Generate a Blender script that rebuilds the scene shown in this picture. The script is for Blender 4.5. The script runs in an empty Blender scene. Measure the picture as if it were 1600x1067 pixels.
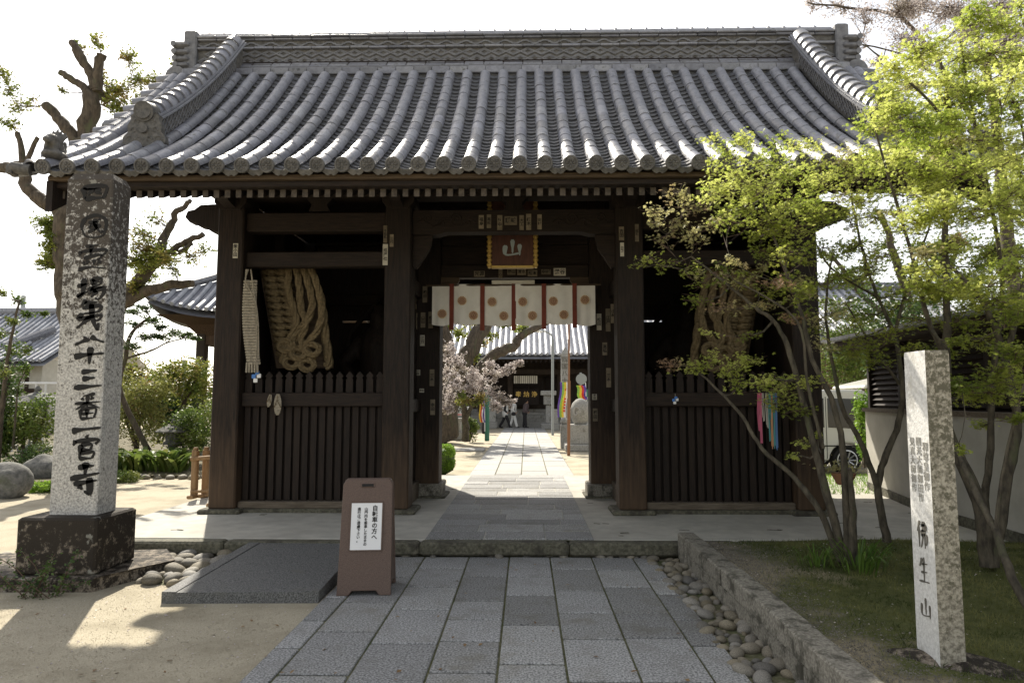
import bpy, bmesh, math, random
import numpy as np
from mathutils import Vector, Matrix, Euler
random.seed(7); rng = np.random.default_rng(7)
PI = math.pi
sc = bpy.context.scene
col = sc.collection

# ---------------------------------------------------------------- camera, sky, sun, exposure
cam = bpy.data.objects.new('camera', bpy.data.cameras.new('camera')); col.objects.link(cam)
cam.data.lens = 24; cam.data.sensor_width = 36; cam.data.clip_end = 2000; cam.data.clip_start = .05
cam.location = (0, 0, 1.6)
cam.rotation_euler = (math.radians(90 + 4.82), 0, math.radians(1.18))
sc.camera = cam
SUN_K, SUN_T = .95, .44            # metres towards the viewer per metre of fall; sideways share of that
sun_dir = Vector((-SUN_T * SUN_K, SUN_K, 1)).normalized()
elev = math.asin(sun_dir.z); azim = math.atan2(sun_dir.x, sun_dir.y)
w = bpy.data.worlds.new('World'); sc.world = w; w.use_nodes = True
nt = w.node_tree; bg = nt.nodes['Background']
sky = nt.nodes.new('ShaderNodeTexSky'); sky.sky_type = 'NISHITA'; sky.sun_disc = False
sky.sun_elevation = elev; sky.sun_rotation = azim; sky.dust_density = 1.2; sky.air_density = 1.0; sky.ozone_density = .6
hs_ = nt.nodes.new('ShaderNodeHueSaturation'); hs_.inputs['Saturation'].default_value = .38; nt.links.new(sky.outputs[0], hs_.inputs['Color'])
wm = nt.nodes.new('ShaderNodeMix'); wm.data_type = 'RGBA'; wm.blend_type = 'MULTIPLY'; wm.inputs[0].default_value = 1; wm.inputs[7].default_value = (1.05, 1.0, .93, 1); nt.links.new(hs_.outputs[0], wm.inputs[6])   # milky spring haze
nt.links.new(wm.outputs[2], bg.inputs[0]); bg.inputs[1].default_value = .15
sun = bpy.data.objects.new('sun', bpy.data.lights.new('sun', 'SUN')); col.objects.link(sun)
sun.data.energy = 4.6; sun.data.angle = math.radians(.6); sun.data.color = (1, .93, .80)
sun.rotation_euler = sun_dir.to_track_quat('Z', 'Y').to_euler()
sc.view_settings.view_transform = 'Standard'; sc.view_settings.look = 'None'
sc.view_settings.exposure = 0.85; sc.view_settings.gamma = 1; sc.view_settings.use_curve_mapping = False
sc.cycles.max_bounces = 7; sc.cycles.diffuse_bounces = 4; sc.cycles.transparent_max_bounces = 4

# ---------------------------------------------------------------- pixel -> place (1600x1067 photograph)
F = 1600 * 24 / 36
_P = math.radians(4.82); _W = math.radians(1.18)
_R = Vector((math.cos(_W), math.sin(_W), 0))
_D = Vector((-math.sin(_W) * math.cos(_P), math.cos(_W) * math.cos(_P), math.sin(_P)))
_U = Vector((math.sin(_W) * math.sin(_P), -math.cos(_W) * math.sin(_P), math.cos(_P)))
def at(px, py, X=None, Y=None, Z=None):
    d = _R * ((px - 800) / F) + _U * ((533.5 - py) / F) + _D
    t = X / d.x if X is not None else (Y / d.y if Y is not None else (Z - 1.6) / d.z)
    return Vector((0, 0, 1.6)) + d * t

# ---------------------------------------------------------------- materials
def hexc(c): return (c[0], c[1], c[2], 1) if len(c) == 3 else c
MATS = {}
def mat(name, c1, c2=None, scale=8., rough=.8, bump=.0, bscale=None, stretch=(1, 1, 1), c3=None, s3=2., f3=(.55, .7),
        rand=0., spec=.3, metal=0., detail=6., mode='noise', fac=(.35, .65), world=False, ramp=None, hue=0.):
    m = bpy.data.materials.new(name); m.use_nodes = True; n = m.node_tree; N = n.nodes; L = n.links
    b = N['Principled BSDF']; b.inputs['Roughness'].default_value = rough; b.inputs['Metallic'].default_value = metal
    b.inputs['Specular IOR Level'].default_value = spec
    MATS[name] = m
    if c2 is None and not rand:
        b.inputs['Base Color'].default_value = hexc(c1); return m
    if world:
        g = N.new('ShaderNodeNewGeometry'); src = g.outputs['Position']
    else:
        g = N.new('ShaderNodeTexCoord'); src = g.outputs['Object']
    oi = N.new('ShaderNodeObjectInfo')
    mp = N.new('ShaderNodeMapping'); mp.inputs['Scale'].default_value = stretch; L.new(src, mp.inputs['Vector'])
    if not world:
        ml = N.new('ShaderNodeMath'); ml.operation = 'MULTIPLY'; ml.inputs[1].default_value = 37.; L.new(oi.outputs['Random'], ml.inputs[0])
        cb = N.new('ShaderNodeCombineXYZ'); L.new(ml.outputs[0], cb.inputs[0]); L.new(ml.outputs[0], cb.inputs[1]); L.new(cb.outputs[0], mp.inputs['Location'])
    def noise(s, d=detail, r=.6):
        t = N.new('ShaderNodeTexNoise'); t.inputs['Scale'].default_value = s; t.inputs['Detail'].default_value = d
        t.inputs['Roughness'].default_value = r; L.new(mp.outputs[0], t.inputs['Vector']); return t.outputs[0]
    def rmp(v, a, bb):
        r = N.new('ShaderNodeMapRange'); r.inputs[1].default_value = a; r.inputs[2].default_value = bb; r.clamp = True
        L.new(v, r.inputs[0]); return r.outputs[0]
    def mix(f, a, bb):
        x = N.new('ShaderNodeMix'); x.data_type = 'RGBA'; L.new(f, x.inputs[0])
        for i, v in ((6, a), (7, bb)):
            if isinstance(v, tuple): x.inputs[i].default_value = hexc(v)
            else: L.new(v, x.inputs[i])
        return x.outputs[2]
    if mode == 'voronoi':
        t = N.new('ShaderNodeTexVoronoi'); t.inputs['Scale'].default_value = scale; L.new(mp.outputs[0], t.inputs['Vector'])
        sp = N.new('ShaderNodeSeparateColor'); L.new(t.outputs['Color'], sp.inputs[0]); f = rmp(sp.outputs[0], *fac)
    else: f = rmp(noise(scale), *fac)
    c = mix(f, c1, c2 if c2 else c1)
    if c3: c = mix(rmp(noise(s3, 5., .65), *f3), c, c3)
    if rand or hue:
        h = N.new('ShaderNodeHueSaturation'); L.new(c, h.inputs['Color'])
        v = rmp(oi.outputs['Random'], 0, 1); q = N.new('ShaderNodeMath'); q.operation = 'MULTIPLY_ADD'
        L.new(v, q.inputs[0]); q.inputs[1].default_value = 2 * rand; q.inputs[2].default_value = 1 - rand; L.new(q.outputs[0], h.inputs['Value'])
        if hue:
            q2 = N.new('ShaderNodeMath'); q2.operation = 'MULTIPLY_ADD'; fr = N.new('ShaderNodeMath'); fr.operation = 'FRACT'
            q3 = N.new('ShaderNodeMath'); q3.operation = 'MULTIPLY'; q3.inputs[1].default_value = 13.7; L.new(oi.outputs['Random'], q3.inputs[0]); L.new(q3.outputs[0], fr.inputs[0])
            L.new(fr.outputs[0], q2.inputs[0]); q2.inputs[1].default_value = 2 * hue; q2.inputs[2].default_value = 1 - hue; L.new(q2.outputs[0], h.inputs['Saturation'])
        c = h.outputs[0]
    L.new(c, b.inputs['Base Color'])
    if bump:
        bp = N.new('ShaderNodeBump'); bp.inputs['Strength'].default_value = min(bump, 1.); bp.inputs['Distance'].default_value = .02 if bump < 2 else bump / 100
        L.new(noise(bscale or scale, 7., .65), bp.inputs['Height']); L.new(bp.outputs[0], b.inputs['Normal'])
    return m
def leafmat(name, c1, c2, rough=.5, tr=.5, scale=3., c3=None):
    m = mat(name, c1, c2, scale=scale, rough=rough, c3=c3, s3=1.3, f3=(.5, .62), world=False, fac=(.4, .6), detail=3.)
    n = m.node_tree; N = n.nodes; L = n.links; b = N['Principled BSDF']; b.inputs['Specular IOR Level'].default_value = .25
    cl = b.inputs['Base Color'].links[0].from_socket
    t = N.new('ShaderNodeBsdfTranslucent'); L.new(cl, t.inputs[0])
    g = N.new('ShaderNodeMixShader'); g.inputs[0].default_value = tr
    L.new(b.outputs[0], g.inputs[1]); L.new(t.outputs[0], g.inputs[2])
    L.new(g.outputs[0], N['Material Output'].inputs[0]); return m

M = MATS
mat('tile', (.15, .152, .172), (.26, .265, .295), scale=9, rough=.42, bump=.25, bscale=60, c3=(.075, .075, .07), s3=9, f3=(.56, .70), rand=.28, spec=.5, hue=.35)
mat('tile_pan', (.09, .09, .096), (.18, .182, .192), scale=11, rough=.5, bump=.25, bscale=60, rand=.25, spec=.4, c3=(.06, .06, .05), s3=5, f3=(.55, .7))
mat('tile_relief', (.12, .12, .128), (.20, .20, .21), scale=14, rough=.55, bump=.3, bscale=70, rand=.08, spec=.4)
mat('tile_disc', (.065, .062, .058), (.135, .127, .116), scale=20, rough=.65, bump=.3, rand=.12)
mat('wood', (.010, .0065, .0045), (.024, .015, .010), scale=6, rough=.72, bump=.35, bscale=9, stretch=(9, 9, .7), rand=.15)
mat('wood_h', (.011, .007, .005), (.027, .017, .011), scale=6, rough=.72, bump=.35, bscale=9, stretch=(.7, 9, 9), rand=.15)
mat('wood_worn', (.05, .03, .018), (.10, .06, .035), scale=5, rough=.78, bump=.4, bscale=9, stretch=(9, 9, .6), c3=(.05, .03, .02), s3=3, f3=(.45, .7))
mat('wood_sill', (.09, .07, .05), (.17, .14, .105), scale=5, rough=.85, bump=.4, stretch=(.7, 9, 9), c3=(.05, .04, .03), s3=4)
mat('wood_fascia', (.05, .034, .021), (.10, .07, .043), scale=5, rough=.8, bump=.2, stretch=(.5, 9, 9))
mat('rafter_end', (.05, .04, .03), (.095, .076, .058), scale=20, rough=.8, rand=.1)
mat('wood_pale', (.25, .15, .07), (.36, .23, .12), scale=6, rough=.7, bump=.2, stretch=(9, 9, .7), rand=.08)
mat('granite', (.12, .12, .118), (.44, .437, .425), scale=75, rough=.75, bump=.25, bscale=90, fac=(.38, .62), c3=(.20, .19, .165), s3=3.5, f3=(.5, .75), rand=.28, hue=.6)
mat('granite_fine', (.06, .06, .058), (.22, .22, .215), scale=90, rough=.7, bump=.15, bscale=90, fac=(.4, .66), c3=(.13, .125, .11), s3=3)
mat('granite_pale', (.27, .265, .25), (.45, .44, .415), scale=60, rough=.8, bump=.2, bscale=80, rand=.08, c3=(.33, .31, .27), s3=2.5)
mat('stone_wall', (.12, .11, .088), (.31, .288, .24), scale=60, rough=.85, bump=.3, bscale=40, fac=(.35, .65), c3=(.07, .065, .05), s3=7, f3=(.5, .62), rand=.12)
mat('kerb', (.06, .058, .04), (.16, .15, .11), scale=30, rough=.85, bump=.5, bscale=30, c3=(.05, .045, .035), s3=5, f3=(.5, .65), rand=.1)
mat('cobble', (.13, .115, .09), (.28, .255, .205), scale=14, rough=.65, bump=.35, bscale=25, rand=.35, hue=.55)
mat('grit', (.30, .26, .18), (.50, .44, .33), scale=60, rough=.9)
mat('boulder', (.09, .09, .085), (.20, .195, .18), scale=14, rough=.85, bump=.6, bscale=14, c3=(.10, .11, .07), s3=3)
mat('concrete', (.40, .385, .34), (.50, .48, .42), scale=5, rough=.85, bump=.15, bscale=120, c3=(.33, .31, .27), s3=1.2, f3=(.45, .75))
mat('mortar', (.09, .095, .045), (.19, .18, .11), scale=30, rough=.95, bump=.5, c3=(.07, .10, .03), s3=4)
mat('sand', (.33, .285, .205), (.48, .43, .325), scale=90, rough=.95, bump=.5, bscale=110, c3=(.27, .235, .165), s3=1.6, f3=(.45, .75), world=True, fac=(.3, .6))
mat('dirt', (.09, .085, .04), (.20, .18, .11), scale=25, rough=.95, bump=.7, bscale=60, world=True)
mat('garden_soil', (.08, .07, .04), (.14, .12, .07), scale=9, rough=.95, bump=.5, world=True)
mat('straw', (.10, .072, .036), (.20, .15, .08), scale=30, rough=.85, bump=.5, bscale=60, stretch=(1, 1, 1))
mat('straw_pale', (.23, .20, .15), (.38, .335, .26), scale=30, rough=.85, bump=.5, bscale=60)
mat('cloth', (.66, .62, .54), (.74, .70, .62), scale=7, rough=.9, bump=.15, bscale=160)
mat('ribbon', (.13, .03, .018), (.19, .045, .026), scale=6, rough=.8)
mat('crest', (.17, .06, .03), (.22, .08, .04), scale=15, rough=.7)
mat('crest_base', (.66, .50, .30))
mat('gold', (.50, .33, .09), (.62, .43, .13), scale=30, rough=.4, metal=.6)
mat('ink', (.018, .017, .016)); mat('ink_worn', (.30, .29, .26)); mat('ink_faint', (.13, .12, .10)); mat('paper', (.42, .39, .31), (.52, .48, .40), scale=10, rough=.9, rand=.3)
mat('paper_dark', (.16, .13, .09), (.24, .20, .14), scale=10, rough=.9, rand=.3)
mat('plaque', (.07, .03, .02), (.11, .045, .028), scale=5, rough=.6, stretch=(9, 9, 1)); mat('plaque_ink', (.38, .44, .44))
mat('plastic', (.098, .066, .052), (.145, .10, .08), scale=170, rough=.55, bump=.12, bscale=200, fac=(.4, .6))
mat('white', (.80, .80, .80)); mat('plaster', (.50, .48, .42), (.58, .56, .50), scale=4, rough=.9, bump=.15, bscale=90)
mat('wall_plaster', (.36, .345, .30), (.44, .42, .37), scale=3, rough=.9, bump=.2, bscale=120)
mat('car', (.72, .71, .66)); M['car'].node_tree.nodes['Principled BSDF'].inputs['Coat Weight'].default_value = .6; M['car'].node_tree.nodes['Principled BSDF'].inputs['Roughness'].default_value = .35
mat('glass', (.015, .018, .02)); M['glass'].node_tree.nodes['Principled BSDF'].inputs['Roughness'].default_value = .06; M['glass'].node_tree.nodes['Principled BSDF'].inputs['Specular IOR Level'].default_value = .6
mat('rubber', (.02, .02, .02)); mat('alloy', (.55, .55, .56), rough=.3, metal=.7); mat('tail_red', (.4, .02, .02), rough=.25)
mat('bark', (.05, .04, .03), (.12, .095, .068), scale=9, rough=.9, bump=.8, bscale=18, stretch=(2, 2, .6), c3=(.09, .095, .05), s3=3)
mat('bark_maple', (.038, .032, .024), (.115, .098, .07), scale=12, rough=.85, bump=.5, bscale=30, stretch=(2, 2, .7), c3=(.08, .085, .045), s3=4)
mat('twig', (.11, .075, .055)); mat('hall_wood', (.028, .02, .015), (.05, .035, .025), scale=4, rough=.8, stretch=(1, 1, .3))
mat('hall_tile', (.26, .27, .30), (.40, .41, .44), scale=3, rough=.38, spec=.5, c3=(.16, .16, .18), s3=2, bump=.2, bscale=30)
mat('stone_mid', (.24, .235, .22), (.38, .37, .34), scale=25, rough=.85, bump=.4, c3=(.16, .155, .13), s3=4, rand=.1)
mat('skin', (.45, .27, .18)); mat('white_robe', (.76, .75, .72)); mat('dark_cloth', (.03, .028, .03)); mat('grey_cloth', (.13, .10, .10)); mat('hair', (.02, .016, .014)); mat('pink', (.62, .22, .36), (.75, .5, .6), scale=30)
for n_, c_ in (('f_red', (.62, .06, .05)), ('f_yellow', (.78, .55, .06)), ('f_green', (.30, .50, .08)), ('f_purple', (.14, .08, .35)), ('f_white', (.75, .74, .72)), ('f_blue', (.08, .2, .5)), ('sign_green', (.05, .16, .11)), ('rust', (.26, .13, .07)), ('pole_grey', (.28, .30, .30)), ('yarn_pink', (.55, .14, .22)), ('yarn_teal', (.10, .32, .32)), ('yarn_orange', (.55, .28, .14)), ('yarn_grey', (.45, .42, .36)), ('yarn_blue', (.12, .22, .42))): mat(n_, c_)
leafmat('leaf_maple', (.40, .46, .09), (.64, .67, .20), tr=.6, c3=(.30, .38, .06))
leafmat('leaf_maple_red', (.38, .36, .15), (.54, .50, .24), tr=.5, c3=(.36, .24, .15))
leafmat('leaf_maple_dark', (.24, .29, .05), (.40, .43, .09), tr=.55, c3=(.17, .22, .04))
leafmat('leaf_young', (.19, .21, .06), (.30, .30, .09), tr=.4, c3=(.27, .16, .08))
leafmat('leaf_camphor', (.14, .19, .035), (.27, .30, .06), tr=.4, c3=(.30, .22, .07))
leafmat('leaf_shrub', (.07, .12, .025), (.16, .22, .045), tr=.35, c3=(.20, .22, .06))
leafmat('leaf_litter', (.16, .09, .04), (.26, .17, .08), tr=.1)
leafmat('leaf_box', (.12, .24, .02), (.24, .38, .05), tr=.4)
leafmat('leaf_dark', (.035, .07, .02), (.09, .14, .035), tr=.25)
leafmat('leaf_big', (.06, .12, .02), (.13, .21, .04), tr=.3, rough=.35)
leafmat('blossom', (.48, .42, .40), (.66, .60, .57), tr=.35, c3=(.30, .26, .20))
leafmat('grass', (.06, .08, .02), (.20, .20, .07), tr=.3)
def weathered(name, pale1, pale2, dark, zlo, zhi, scale=55, patch=9, lichen=(.42, .42, .37)):
    """speckled granite with dark growth that takes over from height zlo to zhi (object space)"""
    m = mat(name, pale1, pale2, scale=scale, rough=.85, bump=.45, bscale=60, fac=(.38, .6))
    n = m.node_tree; N = n.nodes; L = n.links; b = N['Principled BSDF']; c = b.inputs['Base Color'].links[0].from_socket
    tc = N.new('ShaderNodeTexCoord'); sp = N.new('ShaderNodeSeparateXYZ'); L.new(tc.outputs['Object'], sp.inputs[0])
    r = N.new('ShaderNodeMapRange'); L.new(sp.outputs[2], r.inputs[0]); r.inputs[1].default_value = zlo; r.inputs[2].default_value = zhi
    r.inputs[3].default_value = .60; r.inputs[4].default_value = .30
    no = N.new('ShaderNodeTexNoise'); no.inputs['Scale'].default_value = patch * 3; no.inputs['Detail'].default_value = 9; no.inputs['Roughness'].default_value = .75; L.new(tc.outputs['Object'], no.inputs['Vector'])
    sb = N.new('ShaderNodeMath'); sb.operation = 'SUBTRACT'; L.new(no.outputs[0], sb.inputs[0]); L.new(r.outputs[0], sb.inputs[1])
    r2 = N.new('ShaderNodeMapRange'); L.new(sb.outputs[0], r2.inputs[0]); r2.inputs[1].default_value = -.02; r2.inputs[2].default_value = .06
    x = N.new('ShaderNodeMix'); x.data_type = 'RGBA'; L.new(r2.outputs[0], x.inputs[0]); L.new(c, x.inputs[6]); x.inputs[7].default_value = hexc(dark)
    vo = N.new('ShaderNodeTexVoronoi'); vo.inputs['Scale'].default_value = 8
    dn = N.new('ShaderNodeTexNoise'); dn.inputs['Scale'].default_value = 22; dn.inputs['Detail'].default_value = 5; L.new(tc.outputs['Object'], dn.inputs['Vector'])
    dm_ = N.new('ShaderNodeVectorMath'); dm_.operation = 'MULTIPLY_ADD'; dm_.inputs[1].default_value = (.16, .16, .16); L.new(dn.outputs['Color'], dm_.inputs[0]); L.new(tc.outputs['Object'], dm_.inputs[2]); L.new(dm_.outputs[0], vo.inputs['Vector'])
    r3 = N.new('ShaderNodeMapRange'); L.new(vo.outputs['Distance'], r3.inputs[0]); r3.inputs[1].default_value = .30; r3.inputs[2].default_value = .18; r3.inputs[3].default_value = 0; r3.inputs[4].default_value = 1
    cs = N.new('ShaderNodeSeparateColor'); L.new(vo.outputs['Color'], cs.inputs[0]); gt = N.new('ShaderNodeMath'); gt.operation = 'GREATER_THAN'; gt.inputs[1].default_value = .8; L.new(cs.outputs[0], gt.inputs[0])
    mu = N.new('ShaderNodeMath'); mu.operation = 'MULTIPLY'; L.new(r3.outputs[0], mu.inputs[0]); L.new(gt.outputs[0], mu.inputs[1])
    mu2 = N.new('ShaderNodeMath'); mu2.operation = 'MULTIPLY'; L.new(mu.outputs[0], mu2.inputs[0]); mu2.inputs[1].default_value = .45
    x2 = N.new('ShaderNodeMix'); x2.data_type = 'RGBA'; L.new(mu2.outputs[0], x2.inputs[0]); L.new(x.outputs[2], x2.inputs[6]); x2.inputs[7].default_value = hexc(lichen)
    L.new(x2.outputs[2], b.inputs['Base Color']); return m
weathered('pillar_stone', (.30, .29, .27), (.60, .58, .54), (.07, .06, .05), 1.2, 3.95)
weathered('plinth_stone', (.11, .09, .07), (.26, .22, .17), (.030, .024, .018), -.6, .9, patch=4)
weathered('post_stone', (.20, .18, .14), (.46, .42, .34), (.13, .12, .085), -.4, 4.0, patch=11, lichen=(.4, .37, .3))
mat('post_face_sunlit', (.56, .55, .52), (.76, .75, .72), scale=50, rough=.8, bump=.3, c3=(.42, .40, .34), s3=5, f3=(.55, .75))  # left face of the post: sunlight painted in as paler stone, with less lichen

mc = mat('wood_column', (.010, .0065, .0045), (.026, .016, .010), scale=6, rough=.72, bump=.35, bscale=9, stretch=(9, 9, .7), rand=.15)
def _worn(m):
    n = m.node_tree; N = n.nodes; L = n.links; b = N['Principled BSDF']; c = b.inputs['Base Color'].links[0].from_socket
    tc = N.new('ShaderNodeTexCoord'); sp = N.new('ShaderNodeSeparateXYZ'); L.new(tc.outputs['Object'], sp.inputs[0]); mp = N.new('ShaderNodeMapping'); mp.inputs['Scale'].default_value = (11, 11, 1.1); L.new(tc.outputs['Object'], mp.inputs[0])
    no = N.new('ShaderNodeTexNoise'); no.inputs['Scale'].default_value = 2.2; no.inputs['Detail'].default_value = 8; L.new(mp.outputs[0], no.inputs['Vector'])
    r_ = N.new('ShaderNodeMapRange'); L.new(sp.outputs[2], r_.inputs[0]); r_.inputs[1].default_value = .1; r_.inputs[2].default_value = 1.5; r_.inputs[3].default_value = .45; r_.inputs[4].default_value = -.25
    ad = N.new('ShaderNodeMath'); L.new(r_.outputs[0], ad.inputs[0]); L.new(no.outputs[0], ad.inputs[1]); mr = N.new('ShaderNodeMapRange'); L.new(ad.outputs[0], mr.inputs[0]); mr.inputs[1].default_value = .4; mr.inputs[2].default_value = 1.15
    x = N.new('ShaderNodeMix'); x.data_type = 'RGBA'; L.new(mr.outputs[0], x.inputs[0]); L.new(c, x.inputs[6]); x.inputs[7].default_value = (.09, .056, .032, 1); L.new(x.outputs[2], b.inputs['Base Color'])
_worn(mc)

# ---------------------------------------------------------------- mesh helpers
class MB:
    def __init__(s): s.v = []; s.f = []; s.mi = []; s.cur = 0; s.smooth = False
    def add(s, vs, fs):
        o = len(s.v); s.v.extend([tuple(q) for q in vs]); s.f.extend([tuple(o + i for i in f) for f in fs]); s.mi.extend([s.cur] * len(fs)); return s
    def box(s, x0, x1, y0, y1, z0, z1, T=None):
        vs = [Vector((x, y, z)) for z in (z0, z1) for y in (y0, y1) for x in (x0, x1)]
        if T: vs = [T @ q for q in vs]
        return s.add(vs, [(0, 2, 3, 1), (4, 5, 7, 6), (0, 1, 5, 4), (2, 6, 7, 3), (0, 4, 6, 2), (1, 3, 7, 5)])
    def bbox(s, x0, x1, y0, y1, z0, z1, c=.01, T=None):
        """box with chamfered edges"""
        vs = []; 
        for z, k in ((z0, c), (z0 + c, 0), (z1 - c, 0), (z1, c)):
            a0, a1, b0, b1 = x0 + k, x1 - k, y0 + k, y1 - k
            vs += [(a0 + c, b0, z), (a1 - c, b0, z), (a1, b0 + c, z), (a1, b1 - c, z), (a1 - c, b1, z), (a0 + c, b1, z), (a0, b1 - c, z), (a0, b0 + c, z)]
        vs = [Vector(q) for q in vs]
        if T: vs = [T @ q for q in vs]
        fs = [tuple(range(7, -1, -1)), tuple(range(24, 32))]
        for l in range(3):
            for i in range(8):
                j = (i + 1) % 8; fs.append((l * 8 + i, l * 8 + j, l * 8 + 8 + j, l * 8 + 8 + i))
        return s.add(vs, fs)
    def tube(s, pts, r, n=8, cap=True, flat=1.):
        pts = [Vector(q) for q in pts]; rs = r if isinstance(r, (list, tuple)) else [r] * len(pts)
        o = len(s.v); vs = []; fs = []; up = None
        for i, p in enumerate(pts):
            d = (pts[min(i + 1, len(pts) - 1)] - pts[max(i - 1, 0)])
            d = d.normalized() if d.length > 1e-9 else Vector((0, 0, 1))
            if up is None: up = d.orthogonal().normalized()
            up = (up - d * up.dot(d)); up = up.normalized() if up.length > 1e-6 else d.orthogonal().normalized()
            b = d.cross(up)
            for k in range(n):
                a = 2 * PI * k / n; vs.append(p + (up * math.cos(a) * flat + b * math.sin(a)) * rs[i])
        for i in range(len(pts) - 1):
            for k in range(n):
                j = (k + 1) % n; fs.append((i * n + k, i * n + j, (i + 1) * n + j, (i + 1) * n + k))
        if cap: fs.append(tuple(range(n - 1, -1, -1))); fs.append(tuple(range((len(pts) - 1) * n, len(pts) * n)))
        return s.add(vs, fs)
    def lathe(s, prof, n=16, c=(0, 0, 0), T=None):
        vs = []; fs = []
        for r, z in prof:
            for k in range(n):
                a = 2 * PI * k / n; q = Vector((c[0] + r * math.cos(a), c[1] + r * math.sin(a), c[2] + z)); vs.append(T @ q if T else q)
        for i in range(len(prof) - 1):
            for k in range(n):
                j = (k + 1) % n; fs.append((i * n + k, i * n + j, (i + 1) * n + j, (i + 1) * n + k))
        fs.append(tuple(range(n - 1, -1, -1))); fs.append(tuple(range((len(prof) - 1) * n, len(prof) * n)))
        return s.add(vs, fs)
    def prism(s, poly, a, b, ax='y', T=None):
        """poly in the other two axes, extruded a..b along ax"""
        def P(u, v, t): return Vector((t, u, v)) if ax == 'x' else (Vector((u, t, v)) if ax == 'y' else Vector((u, v, t)))
        n = len(poly); vs = [P(u, v, a) for u, v in poly] + [P(u, v, b) for u, v in poly]
        if T: vs = [T @ q for q in vs]
        fs = [tuple(range(n)), tuple(range(2 * n - 1, n - 1, -1))] + [(i, i + n, (i + 1) % n + n, (i + 1) % n) for i in range(n)]
        return s.add(vs, fs)
    def mesh(s, name, mats, origin=(0, 0, 0), smooth=None, fix=True):
        me = bpy.data.meshes.new(name); o = Vector(origin)
        me.from_pydata([tuple(Vector(q) - o) for q in s.v], [], s.f)
        for m in (mats if isinstance(mats, (list, tuple)) else [mats]): me.materials.append(M[m] if isinstance(m, str) else m)
        if len(set(s.mi)) > 1: me.polygons.foreach_set('material_index', s.mi)
        if fix:
            bm = bmesh.new(); bm.from_mesh(me); bmesh.ops.recalc_face_normals(bm, faces=bm.faces); bm.to_mesh(me); bm.free()
        if (s.smooth if smooth is None else smooth):
            me.polygons.foreach_set('use_smooth', [True] * len(me.polygons))
            try: me.set_sharp_from_angle(angle=math.radians(45))
            except Exception: pass
        me.update(); return me
    def build(s, name, mats, parent=None, origin=None, smooth=None, local=False, fix=True):
        """mesh in world coordinates, hung under parent (whose place in the world is WP); local=True: already in the parent's space"""
        if local: return link(s.mesh(name, mats, (0, 0, 0), smooth, fix), name, parent)
        if origin is None: origin = wp(parent) if parent else Vector(np.mean(np.array(s.v), axis=0).tolist())
        return link(s.mesh(name, mats, origin, smooth, fix), name, parent, Vector(origin) - wp(parent))
WP = {}
def wp(o): return WP[o.name] if o is not None else Vector((0, 0, 0))
def link(me, name, parent=None, loc=(0, 0, 0)):
    o = bpy.data.objects.new(name, me); col.objects.link(o); o.location = loc
    if parent is not None: o.parent = parent
    WP[o.name] = wp(parent) + Vector(loc); return o
def inst(me, name, parent, mtx):
    o = bpy.data.objects.new(name, me); col.objects.link(o); o.parent = parent; o.matrix_local = mtx; return o
def tag(o, label, cat, group=None):
    o['label'] = label; o['category'] = cat
    if group: o['group'] = group
    return o
def thing(name, label, cat, loc=(0, 0, 0), rz=0, group=None):
    o = link(None, name, None, loc); o.rotation_euler = (0, 0, rz); return tag(o, label, cat, group)
def struct(o): o['kind'] = 'structure'; return o
def stuff(o): o['kind'] = 'stuff'; return o
def blob_mesh(name, parts, voxel, mats, smooth_it=2):
    """one continuous skin over tapered capsules (p, q, rp, rq) and ellipsoids (c, (rx,ry,rz), euler)"""
    mb = MB()
    for e in parts:
        if len(e) == 4:
            p, q, a, b = Vector(e[0]), Vector(e[1]), e[2], e[3]; d = (q - p); L_ = d.length; dn = d.normalized()
            pts = [p - dn * a * .95, p - dn * a * .7, p, q, q + dn * b * .7, q + dn * b * .95]; mb.tube(pts, [a * .3, a * .7, a, b, b * .7, b * .3], 10)
        else:
            T = Matrix.Translation(e[0]) @ Euler(e[2]).to_matrix().to_4x4() @ Matrix.Diagonal((*e[1], 1))
            mb.lathe([(math.sin(PI * (i + .3) / 8.6), -math.cos(PI * (i + .3) / 8.6)) for i in range(9)], 12, T=T)
    me = mb.mesh(name, mats); tmp = bpy.data.objects.new('tmp', me); col.objects.link(tmp)
    r = tmp.modifiers.new('r', 'REMESH'); r.mode = 'VOXEL'; r.voxel_size = voxel; r.use_smooth_shade = True
    s = tmp.modifiers.new('s', 'SMOOTH'); s.iterations = smooth_it; s.factor = .5
    dg = bpy.context.evaluated_depsgraph_get(); out = bpy.data.meshes.new_from_object(tmp.evaluated_get(dg)); out.name = name
    bpy.data.objects.remove(tmp); 
    if not out.materials: out.materials.append(M[mats])
    return out
def text_mesh(body, size, mats, thick=.002, bold=0., align='CENTER', space=1.):
    c = bpy.data.curves.new('t', 'FONT'); c.body = body; c.size = size; c.extrude = thick; c.offset = bold; c.align_x = align; c.align_y = 'CENTER'; c.space_line = space; c.resolution_u = 2
    o = bpy.data.objects.new('t', c); col.objects.link(o); dg = bpy.context.evaluated_depsgraph_get()
    me = bpy.data.meshes.new_from_object(o.evaluated_get(dg)); bpy.data.objects.remove(o); me.materials.clear(); me.materials.append(M[mats]); me.name = 'lettering'; return me
FACE = Matrix(((1, 0, 0, 0), (0, 0, -1, 0), (0, 1, 0, 0), (0, 0, 0, 1)))     # text plane XY -> standing, facing -Y
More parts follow.
